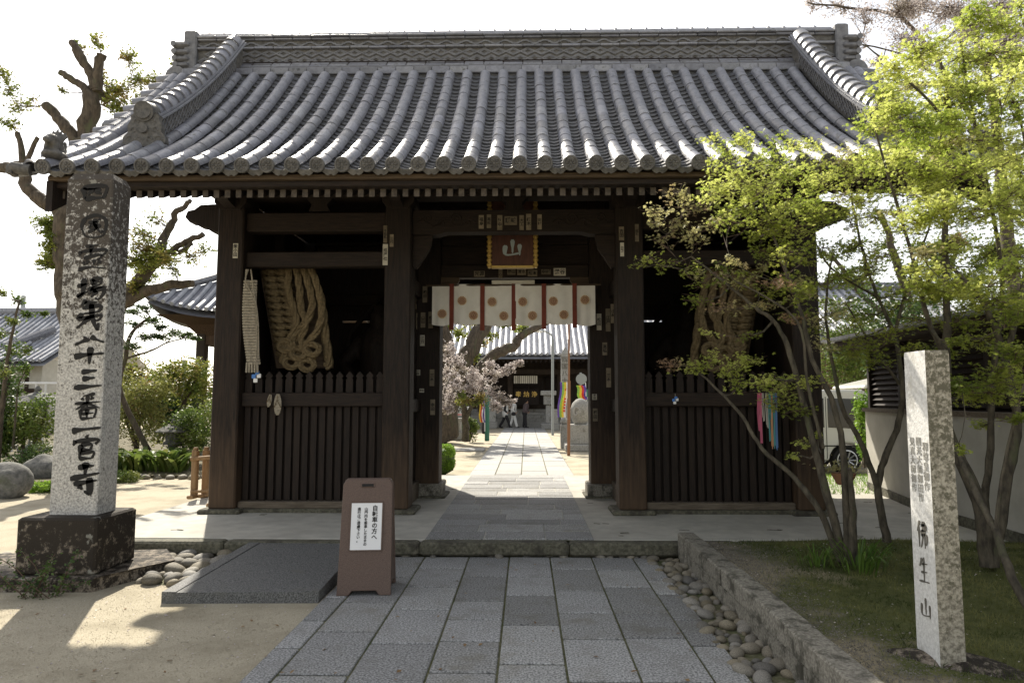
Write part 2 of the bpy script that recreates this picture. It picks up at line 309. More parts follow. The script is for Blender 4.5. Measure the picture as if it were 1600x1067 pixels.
BR = {
'四': [[(12,22),(18,82)],[(10,24),(88,16),(80,80)],[(38,25),(36,45),(25,58)],[(60,24),(60,50),(74,52)],[(18,80),(80,74)]],
'國': [[(22,14),(10,50),(20,88)],[(22,14),(60,2),(90,22),(92,60),(80,92),(40,98),(20,88)],[(32,34),(68,30)],[(38,46),(56,44),(54,58),(38,60),(38,46)],[(32,74),(58,66)],[(54,18),(58,48),(76,78),(82,66)],[(72,42),(54,68)],[(66,18),(74,24)]],
'霊': [[(24,10),(70,4)],[(10,26),(4,42)],[(10,28),(90,20),(94,30),(80,42)],[(46,8),(42,40)],[(20,50),(70,38),(80,44),(66,56)],[(36,56),(32,72)],[(56,54),(56,72)],[(18,62),(26,72)],[(78,58),(66,72)],[(4,90),(40,80),(96,84)]],
'場': [[(2,40),(36,28)],[(24,6),(22,66),(4,84)],[(2,84),(40,60)],[(52,8),(52,36)],[(50,12),(82,6),(80,32)],[(54,22),(78,20)],[(52,36),(80,32)],[(38,52),(98,40)],[(60,48),(42,74)],[(56,60),(90,50),(92,70),(76,94),(64,88)],[(70,58),(50,86)]],
'第': [[(34,2),(18,20)],[(28,12),(72,8)],[(22,28),(80,20),(76,38),(24,46)],[(24,46),(14,62),(84,50),(78,66),(66,66)],[(52,12),(58,60),(76,98),(78,74)],[(50,56),(6,92)]],
'八': [[(42,24),(34,50),(4,88)],[(54,14),(70,40),(98,66)]],
'十': [[(2,58),(40,46),(98,38)],[(54,4),(52,96)]],
'三': [[(26,20),(78,12)],[(30,48),(72,42)],[(4,84),(96,74)]],
'番': [[(74,2),(34,12)],[(30,18),(38,28)],[(68,14),(60,26)],[(8,40),(94,32)],[(50,10),(50,52)],[(48,38),(12,62)],[(52,38),(92,56)],[(28,62),(30,96)],[(28,62),(78,56),(74,92)],[(50,60),(50,92)],[(32,78),(72,74)],[(30,96),(74,92)]],
'一': [[(4,64),(30,52),(96,36)]],
'官': [[(50,0),(56,12)],[(16,22),(8,42)],[(14,26),(90,16),(80,36)],[(34,38),(30,96)],[(34,40),(68,36),(66,58)],[(34,60),(66,58)],[(32,74),(76,68),(72,94)],[(30,96),(72,94)]],
'寺': [[(26,16),(78,10)],[(52,0),(50,38)],[(2,50),(98,32)],[(14,66),(90,54)],[(66,46),(68,94),(50,86)],[(32,70),(44,82)]],
'佛': [[(30,2),(4,42)],[(20,26),(20,98)],[(42,18),(86,14),(84,34)],[(44,36),(84,34)],[(44,36),(42,54)],[(42,54),(90,50),(86,84),(76,78)],[(56,2),(54,60),(36,98)],[(72,2),(72,98)]],
'生': [[(34,6),(12,38)],[(24,28),(82,22)],[(50,2),(50,90)],[(24,58),(78,52)],[(4,92),(96,86)]],
'山': [[(50,4),(50,80)],[(14,36),(16,88),(86,80)],[(86,30),(86,92)]],
'亀': [[(44,0),(22,20)],[(40,8),(70,6),(56,22)],[(16,26),(16,60)],[(16,26),(86,22),(84,58)],[(16,42),(84,40)],[(16,60),(84,58)],[(50,20),(50,88),(60,98),(92,92),(92,76)],[(24,74),(76,72)]],
}
def brush(mb, ch, x0, z1, wd, ht, wgt, y=0., th=.006, seed=0):
    """brush strokes of one character in the XZ plane facing -Y, real thickness th"""
    rr = random.Random(ord(ch) % 1000 + seed)
    for st in BR[ch]:
        p = [Vector((x0 + q[0] / 100 * wd, z1 - q[1] / 100 * ht)) for q in st]
        pts = []
        for i in range(len(p) - 1):
            a, b, c, d = p[max(i - 1, 0)], p[i], p[i + 1], p[min(i + 2, len(p) - 1)]
            for k in range(5):
                t = k / 5.; pts.append(.5 * ((2 * b) + (c - a) * t + (2 * a - 5 * b + 4 * c - d) * t * t + (3 * b - a - 3 * c + d) * t ** 3))
        pts.append(p[-1]); n = len(pts); L, R_ = [], []
        for i, q in enumerate(pts):
            d = (pts[min(i + 1, n - 1)] - pts[max(i - 1, 0)]); d = d.normalized() if d.length > 0 else Vector((1, 0))
            t = i / (n - 1); wv = wgt * (1.15 - .55 * t + .25 * math.sin(t * PI * 2.2)) * (1 + rr.uniform(-.06, .06))
            if i == 0: wv *= .6
            if i == n - 1: wv *= .35
            wv *= .75 + .5 * abs(d.x * .35 + d.y * .94)
            nn = Vector((-d.y, d.x)); L.append(q + nn * wv / 2); R_.append(q - nn * wv / 2)
        vs = [(q.x, y - th, q.y) for q in L] + [(q.x, y - th, q.y) for q in R_] + [(q.x, y, q.y) for q in L] + [(q.x, y, q.y) for q in R_]
        fs = []
        for i in range(n - 1):
            fs += [(i, i + 1, n + i + 1, n + i), (i, 2 * n + i, 2 * n + i + 1, i + 1), (n + i, n + i + 1, 3 * n + i + 1, 3 * n + i)]
        fs += [(0, n, 3 * n, 2 * n), (n - 1, 3 * n - 1, 4 * n - 1, 2 * n - 1)]
        mb.add(vs, fs)

# ---------------------------------------------------------------- foliage
def template(kind):
    if kind == 'maple':
        V = []; Fc = []
        for i, a in enumerate((-1.35, -.72, 0, .72, 1.35)):
            L = (.55, .85, 1, .85, .55)[i]; d = np.array([math.sin(a), math.cos(a)]); n = np.array([d[1], -d[0]]) * .15
            o = len(V); b = d * .05; m_ = d * L * .45
            V += [(b[0], b[1], 0), (m_[0] + n[0], m_[1] + n[1], -.03), (d[0] * L, d[1] * L, -.14), (m_[0] - n[0], m_[1] - n[1], -.03)]
            Fc.append((o, o + 1, o + 2, o + 3))
        return np.array(V), Fc
    if kind == 'leaf': return np.array([(0, 0, 0), (.28, .42, .05), (0, 1, -.05), (-.28, .42, .05)]), [(0, 1, 2, 3)]
    if kind == 'tri': return np.array([(0, 0, 0), (.35, .6, .05), (-.2, .9, 0)]), [(0, 1, 2)]
    if kind == 'petal': return np.array([(-.5, 0, 0), (0, -.45, .1), (.5, 0, 0), (0, .45, .1)]), [(0, 1, 2, 3)]
    if kind == 'blade': return np.array([(-.06, 0, 0), (.06, 0, 0), (.02, 0.25, 1)]), [(0, 1, 2)]
    if kind == 'grit': return np.array([(-.5, -.4, 0), (.5, -.3, 0), (0, .5, 0), (.05, 0, .5)]), [(0, 1, 3), (1, 2, 3), (2, 0, 3)]
def leaves(name, P, size, kind, matn, parent, tilt=.6, svar=.35, origin=None, up=None):
    P = np.asarray(P, dtype=np.float64); n = len(P); V, Fc = template(kind); k = len(V)
    yaw = rng.uniform(0, 2 * PI, n); tx = rng.normal(0, tilt, n); ty = rng.normal(0, tilt, n); s = size * (1 + rng.uniform(-svar, svar, n))
    cz, sz = np.cos(yaw), np.sin(yaw); cx, sx = np.cos(tx), np.sin(tx); cy, sy = np.cos(ty), np.sin(ty)
    W_ = V[None] * s[:, None, None]
    x, y, z = W_[..., 0], W_[..., 1], W_[..., 2]
    y, z = y * cx[:, None] - z * sx[:, None], y * sx[:, None] + z * cx[:, None]
    x, z = x * cy[:, None] + z * sy[:, None], -x * sy[:, None] + z * cy[:, None]
    x, y = x * cz[:, None] - y * sz[:, None], x * sz[:, None] + y * cz[:, None]
    o = np.array(wp(parent) if origin is None else origin)
    A = (np.stack([x, y, z], -1) + P[:, None, :] - o).reshape(-1, 3)
    nf = len(Fc); ln = [len(f) for f in Fc]; tot = sum(ln); flat = np.array([i for f in Fc for i in f])
    loops = (flat[None] + (np.arange(n) * k)[:, None]).reshape(-1).astype(np.int32)
    starts = (np.cumsum([0] + ln[:-1])[None] + (np.arange(n) * tot)[:, None]).reshape(-1).astype(np.int32)
    me = bpy.data.meshes.new(name); me.vertices.add(n * k); me.vertices.foreach_set('co', A.astype(np.float32).ravel())
    me.loops.add(len(loops)); me.loops.foreach_set('vertex_index', loops)
    me.polygons.add(len(starts)); me.polygons.foreach_set('loop_start', starts)
    me.polygons.foreach_set('loop_total', np.tile(np.array(ln, dtype=np.int32), n))
    me.materials.append(M[matn]); me.update(calc_edges=True)
    return link(me, name, parent, Vector(o.tolist()) - wp(parent))
def vtx(rad, R=random):
    while True:
        q = Vector((R.uniform(-1, 1), R.uniform(-1, 1), R.uniform(-1, 1)))
        if q.length < 1: return q * rad
def grow(parent, stems, clusters, bark='bark_maple', twig_r=.004, flatten=.45, wob=.06, seed=1, sides=7, branch_r=.016, twigs_name='twigs'):
    """stems: [(pts, r0, r1)]; clusters: [(pos, radius, twigs, leaves_per_twig, bucket)] -> {bucket: leaf points}"""
    R = random.Random(seed); nodes = []; tb = MB(); tw = MB(); out = {}
    for pts, r0, r1 in stems:
        P = []; n = len(pts)
        for i in range(n - 1):
            a, b, c, d = (Vector(pts[max(i - 1, 0)]), Vector(pts[i]), Vector(pts[i + 1]), Vector(pts[min(i + 2, n - 1)]))
            for k in range(5):
                t = k / 5.; P.append(.5 * ((2 * b) + (c - a) * t + (2 * a - 5 * b + 4 * c - d) * t * t + (3 * b - a - 3 * c + d) * t ** 3))
        P.append(Vector(pts[-1])); m = len(P)
        for i in range(1, m): P[i] = P[i] + vtx(r0 * .22, R)
        rs = [(r0 + (r1 - r0) * (i / (m - 1)) ** .8) * (1 + R.uniform(-.07, .07)) for i in range(m)]
        tb.tube(P, rs, sides + 2); nodes += list(zip(P, rs))
    cl = sorted(clusters, key=lambda c: min((Vector(c[0]) - n_[0]).length for n_ in nodes))
    for pos, rad, nt_, nl, bucket in cl:
        pos = Vector(pos)
        best = min(nodes, key=lambda n_: (pos - n_[0]).length + (0.8 if n_[0].z > pos.z + .15 else 0) * (n_[0].z - pos.z) - min(n_[1], .03) * 2)
        a = best[0]; L = (pos - a).length; k = max(3, int(L / .16)); ra = min(best[1] * .7, branch_r + .006 * L); P = []
        side = vtx(1, R)
        for i in range(k + 1):
            t = i / k; q = a.lerp(pos, t) + Vector((0, 0, 1)) * (-.10 * L * math.sin(PI * t)) + side * (.10 * L * math.sin(PI * t))
            if 0 < i: q = q + vtx(wob * .35, R)
            P.append(q)
        rs = [max(ra * (1 - .72 * i / k), twig_r) for i in range(k + 1)]
        tb.tube(P, rs, 5, cap=False); nodes += list(zip(P[1:], rs[1:]))
        bl = out.setdefault(bucket, [])
        for j in range(nt_):
            d = vtx(rad, R); d.z *= flatten; e = pos + d; s0 = P[-1] if R.random() < .5 else P[R.randrange(max(1, k // 2), k + 1)]
            if (e - s0).length > rad * 1.8: s0 = pos + (s0 - pos).normalized() * rad * .4
            m1 = s0.lerp(e, .5) + vtx(rad * .12, R) - Vector((0, 0, rad * .06))
            tw.tube([s0, m1, e], [twig_r, twig_r * .7, twig_r * .35], 3, cap=False)
            for l in range(nl):
                t = R.uniform(.3, 1.05); q = (s0.lerp(m1, t * 2) if t < .5 else m1.lerp(e, t * 2 - 1)); z = vtx(rad * .20 + .018, R); z.z *= .6; bl.append(q + z)
    tb.build('trunk', bark, parent, smooth=True, fix=False); stuff(tw.build(twigs_name, 'twig', parent, fix=False))
    return out

# ================================================================ SETTING
PZ = .165                                                   # top of the gate platform
g = MB(); g.add([(-300, -60, 0), (300, -60, 0), (300, 600, 0), (-300, 600, 0)], [(0, 1, 2, 3)])
ground = struct(g.build('ground', 'sand', origin=(0, 0, 0)))
g = MB(); g.bbox(-4.75, 12.5, 7.16, 13.1, .0, PZ, .012)
g.bbox(4.3, 12.5, 6.0, 7.155, .0, PZ - .03, .012)
platform = struct(g.build('gate_platform', 'concrete', origin=(0, 0, 0)))
# dark cracks-like chips pressed into the concrete
cr = MB(); R = random.Random(5)
for i in range(46):
    cx, cy = R.uniform(-4.5, 5), R.uniform(7.3, 12.8)
    if -1.1 < cx < .75: continue
    for j in range(R.randint(1, 3)):
        a = R.uniform(-.5, .5); L_ = R.uniform(.02, .06); x = cx + R.uniform(-.06, .06); y = cy + R.uniform(-.05, .05)
        cr.box(x - L_, x + L_, y - .008, y + .008, PZ - .002, PZ + .003, Matrix.Translation((x, y, 0)) @ Matrix.Rotation(a, 4, 'Z') @ Matrix.Translation((-x, -y, 0)))
cr.build('inlay_chip', 'kerb', platform)
kerb = MB(); kerb.box(-4.7, 12, 7.12, 7.16, .0, .12)
kerbo = struct(kerb.build('kerb', 'mortar', origin=(0, 7, 0)))
x = -4.75; R = random.Random(3)
while x < 12:
    L_ = R.uniform(1.5, 2.3); b = MB(); b.bbox(x, min(x + L_ - .008, 12.4), 6.97 + R.uniform(-.006, .006), 7.155, .035, PZ + R.uniform(-.003, .004), .022); b.build('kerb_stone', 'kerb', kerbo); x += L_
def paving(name, lanes, y0, y1, lo, hi, z, th, matn, bed='mortar', across=False, gap=.010, seed=1, jitter=.003, chamf=.006, xgap=None):
    xg = gap if xgap is None else xgap
    """lanes: edges across the run; stones of random length along it"""
    R = random.Random(seed); b = MB()
    if across: b.box(y0, y1, lanes[0], lanes[-1], z - th, z - .012)
    else: b.box(lanes[0], lanes[-1], y0, y1, z - th, z - .012)
    base = struct(b.build(name, bed, origin=(0, (lanes[0] if across else y0), 0)))
    for i in range(len(lanes) - 1):
        t = y0 - (R.uniform(0, lo) if not across else 0); first = True
        while t < y1 - .02:
            L_ = R.uniform(lo, hi)
            if across and first: L_ *= R.uniform(.5, 1)
            first = False
            e = min(t + L_, y1); 
            if y1 - e < lo * .4: e = y1
            s = max(t, y0)
            if e - s > .06:
                m = MB(); zz = z + R.uniform(-jitter, jitter); tl = R.uniform(-.002, .002); a, c = lanes[i] + gap / 2, lanes[i + 1] - gap / 2
                T = Matrix.Rotation(R.uniform(-.003, .003), 4, 'Z')
                if across: m.bbox(s + gap / 2, e - gap / 2, a, c, z - th, zz, chamf)
                else: m.bbox(a, c, s + xg / 2, e - xg / 2, z - th, zz, chamf)
                m.build('paving_stone', matn, base, origin=((a + c) / 2, (s + e) / 2, z) if not across else ((s + e) / 2, (a + c) / 2, z))
            t = e
    return base
front = paving('front_path', [-1.62, -1.44, -1.02, -.575, -.17, .235, .65, 1.06, 1.27], .8, 7.02, .42, .78, .022, .06, 'granite', seed=14, gap=.014, jitter=.0012, xgap=.026)
rowsY = [7.16, 7.56, 7.97, 8.3, 8.67, 9.07, 9.5, 9.93, 10.3, 10.75, 11.2, 11.65, 12.1, 12.6, 13.1]
through = paving('gate_path', rowsY, -1.05, .70, .5, 1.05, PZ + .006, .04, 'granite', across=True, seed=8)
far = paving('temple_path', [-1.2, -.65, -.1, .45, 1.0], 13.2, 38.2, .9, 1.6, .03, .06, 'granite_pale', seed=2, gap=.02)
fl = MB(); 
for a in ((-14, -2.6, 17.9, 18.7), (-12, -1.3, 21.0, 22.0), (1.5, 9, 16.0, 16.7), (1.35, 8, 22.5, 23.4)): fl.bbox(*a, .0, .05, .01)
struct(fl.build('side_path', 'granite_pale'))
# ramp slab left of the path
rp = MB(); v = [(-2.87, 5.46), (-1.64, 5.50), (-1.64, 6.98), (-2.80, 6.98)]
rp.add([(x, y, 0) for x, y in v] + [(x, y, z) for (x, y), z in zip(v, (.085, .085, PZ - .01, PZ - .01))], [(3, 2, 1, 0), (4, 5, 6, 7), (0, 1, 5, 4), (1, 2, 6, 5), (2, 3, 7, 6), (3, 0, 4, 7)])
ramp = struct(rp.build('ramp', 'granite_fine'))
for a, b_ in (((-2.87, 5.46), (-2.80, 6.98)), ((-1.64, 5.50), (-1.64, 6.98))):
    m = MB(); s = .11 if a[0] < -2 else -.11; z0, z1 = .085, PZ - .01
    q = [(a[0], a[1]), (a[0] + s, a[1]), (b_[0] + s, b_[1]), (b_[0], b_[1])]
    m.add([(x, y, zz - .01) for (x, y), zz in zip(q, (z0, z0, z1, z1))] + [(x + .002, y, zz + .006) for (x, y), zz in zip(q, (z0, z0, z1, z1))], [(3, 2, 1, 0), (4, 5, 6, 7), (0, 1, 5, 4), (1, 2, 6, 5), (2, 3, 7, 6), (3, 0, 4, 7)]); m.build('edge_strip', 'granite_fine', ramp)
# planted bed on the right with its two-course stone edging
def bed_z(x, y): return .245 + .015 * math.sin(x * 2.1 + y) - .05 * max(0, (y - 5.6)) / 1.4 + .03 * math.sin(y * 1.3)
bm_ = MB(); nx, ny = 24, 30
for j in range(ny + 1):
    for i in range(nx + 1):
        x = 1.66 + (4.9 - 1.66) * i / nx; y = .6 + (6.94 - .6) * j / ny; bm_.v.append((x, y, bed_z(x, y)))
for j in range(ny):
    for i in range(nx): a = j * (nx + 1) + i; bm_.f.append((a, a + 1, a + nx + 2, a + nx + 1)); bm_.mi.append(0)
bed = struct(bm_.build('planting_bed', 'dirt', origin=(0, 0, 0), smooth=True))
m = M['dirt']; n = m.node_tree; N = n.nodes; L = n.links; b = N['Principled BSDF']; c = b.inputs['Base Color'].links[0].from_socket
gp = N.new('ShaderNodeNewGeometry'); no = N.new('ShaderNodeTexNoise'); no.inputs['Scale'].default_value = 1.6; no.inputs['Detail'].default_value = 8; L.new(gp.outputs['Position'], no.inputs['Vector'])
sp = N.new('ShaderNodeSeparateXYZ'); L.new(gp.outputs['Position'], sp.inputs[0])
d1 = N.new('ShaderNodeMath'); d1.operation = 'MULTIPLY_ADD'; L.new(sp.outputs[0], d1.inputs[0]); d1.inputs[1].default_value = 1.; L.new(sp.outputs[1], d1.inputs[2])   # x + y
d2 = N.new('ShaderNodeMath'); d2.operation = 'MULTIPLY_ADD'; L.new(no.outputs[0], d2.inputs[0]); d2.inputs[1].default_value = 2.6; L.new(sp.outputs[0], d2.inputs[2])
mr = N.new('ShaderNodeMapRange'); L.new(d2.outputs[0], mr.inputs[0]); mr.inputs[1].default_value = 3.05; mr.inputs[2].default_value = 3.4
n2 = N.new('ShaderNodeTexNoise'); n2.inputs['Scale'].default_value = 14; n2.inputs['Detail'].default_value = 8; L.new(gp.outputs['Position'], n2.inputs['Vector'])
mg = N.new('ShaderNodeMix'); mg.data_type = 'RGBA'; L.new(n2.outputs[0], mg.inputs[0]); mg.inputs[6].default_value = (.03, .045, .010, 1); mg.inputs[7].default_value = (.17, .17, .06, 1)
n3 = N.new('ShaderNodeTexNoise'); n3.inputs['Scale'].default_value = 70; n3.inputs['Detail'].default_value = 6; L.new(gp.outputs['Position'], n3.inputs['Vector'])
ms = N.new('ShaderNodeMix'); ms.data_type = 'RGBA'; L.new(n3.outputs[0], ms.inputs[0]); ms.inputs[6].default_value = (.17, .14, .08, 1); ms.inputs[7].default_value = (.38, .33, .23, 1)
mm = N.new('ShaderNodeMix'); mm.data_type = 'RGBA'; L.new(mr.outputs[0], mm.inputs[0]); L.new(ms.outputs[2], mm.inputs[6]); L.new(mg.outputs[2], mm.inputs[7]); L.new(mm.outputs[2], b.inputs['Base Color'])
ew = MB(); ew.box(1.53, 1.66, 1.0, 6.9, 0, .12); edging = thing('stone_edging', 'low two course granite retaining edge between the cobble strip and the mossy bed', 'low wall', (1.6, 4, 0))
R = random.Random(11)
for (z0, z1, x0, x1, sd) in ((.0, .148, 1.52, 1.68, 0), (.152, .295, 1.50, 1.665, 1)):
    y = .6 + sd * .4
    while y < 6.6:
        L_ = R.uniform(.85, 1.35); e = min(y + L_, 6.62) if y + L_ < 6.2 else 6.62
        m = MB(); m.bbox(x0 + R.uniform(-.006, .006), x1 + R.uniform(-.006, .006), y + .008, e - .008, z0 + .004, z1 + R.uniform(-.004, .002), .010); m.build('edging_stone', 'stone_wall', edging, origin=((x0 + x1) / 2, (y + e) / 2, z0)); y = e
m = MB(); m.bbox(1.50, 1.665, 6.63, 6.95, 0, .285, .012); m.build('edging_stone', 'stone_wall', edging, origin=(1.58, 6.8, 0))
# cobbles
cob = []
for k in range(7):
    cob.append(blob_mesh('cobble', [((0, 0, 0), (1, .72 + .05 * k % .2, .52), (0, 0, 0)), ((.25, .1 - .05 * k, .05), (.6, .55, .42), (.2 * k, .3, 0)), ((-.3, -.05, -.03), (.55, .6 - .04 * k, .40), (0, .3, k))], .16, 'cobble', 1))
def cobbles(name, region, n, s0, s1, seed, z=0., base='dirt'):
    R = random.Random(seed); g = MB(); xs = [p[0] for p in region]; ys = [p[1] for p in region]
    g.add([(x, y, z + .004) for x, y in region], [tuple(range(len(region)))]); o = struct(g.build(name, 'mortar', origin=(region[0][0], region[0][1], 0)))
    def inside(x, y):
        c = False; j = len(region) - 1
        for i in range(len(region)):
            (xi, yi), (xj, yj) = region[i], region[j]
            if (yi > y) != (yj > y) and x < (xj - xi) * (y - yi) / (yj - yi) + xi: c = not c
            j = i
        return c
    put = []; t = 0
    while len(put) < n and t < 9000:
        t += 1; x, y = R.uniform(min(xs), max(xs)), R.uniform(min(ys), max(ys)); s = R.uniform(s0, s1) * (1.25 if t < 300 else .85)
        if not inside(x, y) or any((x - a) ** 2 + (y - b) ** 2 < ((s + c) * .62) ** 2 for a, b, c in put): continue
        put.append((x, y, s))
        inst(R.choice(cob), 'cobble', o, Matrix.Translation(Vector((x, y, z + s * R.uniform(.22, .38))) - wp(o)) @ Euler((R.uniform(-.3, .3), R.uniform(-.3, .3), R.uniform(0, 6.3))).to_matrix().to_4x4() @ Matrix.Scale(s, 4))
    return o
cobbles('cobble_strip', [(1.28, 1.5), (1.53, 1.5), (1.53, 6.96), (1.20, 6.96)], 190, .03, .062, 1)
cobbles('cobble_gutter', [(-4.7, 6.42), (-3.55, 6.40), (-3.40, 6.05), (-2.95, 5.95), (-2.82, 6.96), (-4.7, 6.96)], 80, .06, .10, 2)
cobbles('cobble_gutter', [(-5.7, 6.35), (-4.72, 6.35), (-4.72, 6.95), (-5.7, 6.95)], 30, .06, .10, 3)
cobbles('cobble_gutter', [(-1.60, 6.985), (1.2, 6.985), (1.2, 7.12), (-1.60, 7.12)], 26, .03, .05, 4, z=.01)

# ================================================================ THE GATE
GX = -.155
gate = thing('temple_gate', 'dark wooden temple gate with grey tiled gable roof straddling the stone path', 'gate', (GX, 10.2, PZ))
YF, YM, YR = 8.87, 10.35, 11.75
EY, RY = 6.8, 10.25
def zr(y):
    s = (y - EY) if y <= RY else (2 * RY - y - EY); return 3.99 + .566 * s + .0995 * s * s
def zsl(y):
    s = y - EY; return .566 + .199 * s
cx4 = (-3.86, -1.66, 1.34, 3.56)
def column(x, y, wd, top, matn='wood_column', base=True):
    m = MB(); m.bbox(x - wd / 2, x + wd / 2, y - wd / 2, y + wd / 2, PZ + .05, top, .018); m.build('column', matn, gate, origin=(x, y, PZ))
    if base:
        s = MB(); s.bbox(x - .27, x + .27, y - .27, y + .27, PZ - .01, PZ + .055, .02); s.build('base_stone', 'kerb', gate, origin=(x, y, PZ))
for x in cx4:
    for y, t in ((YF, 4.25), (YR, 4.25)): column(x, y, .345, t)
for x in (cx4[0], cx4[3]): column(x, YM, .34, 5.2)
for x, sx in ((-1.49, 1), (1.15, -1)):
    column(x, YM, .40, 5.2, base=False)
    s = MB(); s.bbox(x - .25, x + .25, YM - .27, YM + .27, PZ - .01, PZ + .20, .015); s.build('base_stone', 'stone_wall', gate, origin=(x, YM, PZ))
    s = MB(); s.bbox(x - .29, x + .31, YM - .32, YM + .32, PZ - .01, PZ + .03, .01); s.build('base_stone', 'kerb', gate, origin=(x, YM, PZ))
    s = MB(); s.bbox(x - sx * .42 - .16, x - sx * .42 + .16, YM + .3, YM + .62, PZ - .01, PZ + .12, .01); 
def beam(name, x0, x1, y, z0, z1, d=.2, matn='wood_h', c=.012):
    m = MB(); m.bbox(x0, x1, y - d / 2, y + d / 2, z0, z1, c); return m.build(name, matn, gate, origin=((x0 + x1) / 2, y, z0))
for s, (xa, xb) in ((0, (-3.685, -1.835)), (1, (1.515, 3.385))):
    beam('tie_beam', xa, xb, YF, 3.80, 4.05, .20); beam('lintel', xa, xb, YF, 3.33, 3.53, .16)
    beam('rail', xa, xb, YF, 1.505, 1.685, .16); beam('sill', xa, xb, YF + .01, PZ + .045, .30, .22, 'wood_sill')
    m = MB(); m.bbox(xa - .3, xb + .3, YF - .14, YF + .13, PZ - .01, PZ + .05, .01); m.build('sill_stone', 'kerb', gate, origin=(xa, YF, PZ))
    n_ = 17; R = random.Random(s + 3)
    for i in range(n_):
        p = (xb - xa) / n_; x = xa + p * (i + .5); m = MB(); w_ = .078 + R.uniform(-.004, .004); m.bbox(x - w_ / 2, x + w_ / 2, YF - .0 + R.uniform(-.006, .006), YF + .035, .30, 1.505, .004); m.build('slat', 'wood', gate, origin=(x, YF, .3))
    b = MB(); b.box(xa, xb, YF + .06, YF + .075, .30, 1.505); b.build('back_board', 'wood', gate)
    n_ = 14
    for i in range(n_):                                       # pointed pickets on the rail
        p = (xb - xa) / n_; x = xa + p * (i + .5); m = MB(); h = 1.685
        poly = [(x - .045, h), (x + .045, h), (x + .045, h + .17), (x + .028, h + .185), (x + .05, h + .215), (x, h + .275), (x - .05, h + .215), (x - .028, h + .185), (x - .045, h + .17)]
        m.prism(poly, YF - .02, YF + .02); m.build('picket', 'wood', gate, origin=(x, YF, h))
    # back and side boards of the guardian bay, with the slit of daylight
    b = MB(); b.box(xa - .1, xb + .1, YR - .02, YR + .02, PZ, 2.92); b.box(xa - .1, xb + .1, YR - .02, YR + .02, 2.955, 4.3)
    for q in ((xa - .1, xa + .5, ), (xa + 1.0, xa + 1.08), (xa + 1.16, xa + 1.22), (xb - .35, xb + .1)) if s == 0 else ((xa + .83, xa + 1.18), (xa + 1.25, xa + 1.33), (xa + 1.44, xa + 1.5), (xb - .1, xb + .1)): b.box(q[0], q[1], YR - .03, YR + .03, 2.90, 2.98)
    b.build('back_wall', 'wood', gate)
    xo = cx4[0] if s == 0 else cx4[3]; xi = cx4[1] if s == 0 else cx4[2]
    b = MB(); b.box(xo - .03, xo + .03, YF + .17, YR - .17, PZ + .02, 4.3); b.build('side_wall', 'wood', gate)
    b = MB(); b.box(xi - .03, xi + .03, YF + .17, YM - .2, PZ + .26, 4.3); b.box(xi - .03, xi + .03, YM + .2, YR - .17, PZ + .26, 4.3); b.build('passage_wall', 'wood', gate)
    b = MB(); b.bbox(xi - .09, xi + .09, YF + .17, YM - .21, PZ, PZ + .25, .01); b.build('ground_beam', 'wood_sill', gate)
    b = MB(); b.bbox(xi - .10, xi + .10, YF + .17, YM - .21, 1.42, 1.60, .01); b.build('passage_rail', 'wood', gate)
    b = MB(); b.bbox(xi - .10, xi + .10, YF + .17, YM - .21, 3.1, 3.3, .01); b.build('passage_rail', 'wood', gate)
    for x in (xi + (.18 if s == 0 else -.18),):                # inner side posts of the doorway
        pass
# central bay
m = MB(); pr_ = []
for i in range(25):
    t = i / 24; pr_.append((-1.485 + t * 2.655, 3.745 + (.0 if t < .12 or t > .88 else .035 * min(1, (min(t, 1 - t) - .12) / .05))))
poly = pr_ + [(1.17, 4.07), (-1.485, 4.07)]; m.prism(poly, YF - .10, YF + .10); rb = m.build('carved_beam', 'wood_h', gate, origin=(GX, YF, 3.8))
m = None
def scroll(cx, cz, r, turns, s, th=.012, y=YF - .10):
    pts = []
    for i in range(int(16 * turns) + 1):
        a = i / 16 * 2 * PI; rr = r * (1 - i / (16 * turns) * .8); pts.append((cx + s * rr * math.cos(a), y, cz + rr * math.sin(a)))
    m.tube(pts, [th * (1 - .6 * i / len(pts)) for i in range(len(pts))], 5)
for s in (-1, 1):
    m = MB()
    for dx, dz, r_, tn in ((.75, .03, .075, 1.6), (.95, -.04, .055, 1.3), (1.13, .04, .06, 1.5), (.60, -.03, .04, 1.2)): scroll(GX + s * dx, 3.92 + dz, r_, tn, s)
    pts = [(GX + s * (.5 + .07 * i), YF - .10, 3.90 + .05 * math.sin(i * 1.4)) for i in range(12)]; m.tube(pts, .010, 5)
    m.build('carving', 'wood_h', rb)
beam('door_lintel', -1.29, .95, YM - .06, 3.43, 3.63, .16); beam('upper_lintel', -1.29, .95, YM, 3.95, 4.2, .16)
b = MB(); b.box(-1.29, .95, YM - .01, YM + .01, 3.63, 3.95); b.box(-1.29, .95, YM - .01, YM + .01, 4.2, 5.4); b.build('transom_panel', 'wood_h', gate)
beam('rear_lintel', -1.49, 1.17, YR, 3.55, 3.85, .2)
for xa, xb in ((-3.685, -1.835), (1.515, 3.385)): beam('rear_beam', xa, xb, YR - .05, 3.2, 3.4, .16)
for s, xo in ((-1, -1.285), (1, .945)):                       # angled struts under the lintel
    m = MB(); m.prism([(xo, 3.43), (xo, 3.0), (xo - s * .05, 3.0), (xo - s * .28, 3.38), (xo - s * .28, 3.43)], YM - .16, YM - .10); m.build('brace', 'wood_fascia', gate, origin=(xo, YM, 3.2))
for s, xo in ((-1, -1.487), (1, 1.167)):
    m = MB(); m.prism([(xo, 3.74), (xo, 3.32), (xo - s * .05, 3.3), (xo - s * .22, 3.56), (xo - s * .26, 3.74)], YF - .05, YF + .03); m.build('brace', 'wood_h', gate, origin=(xo, YF, 3.5))
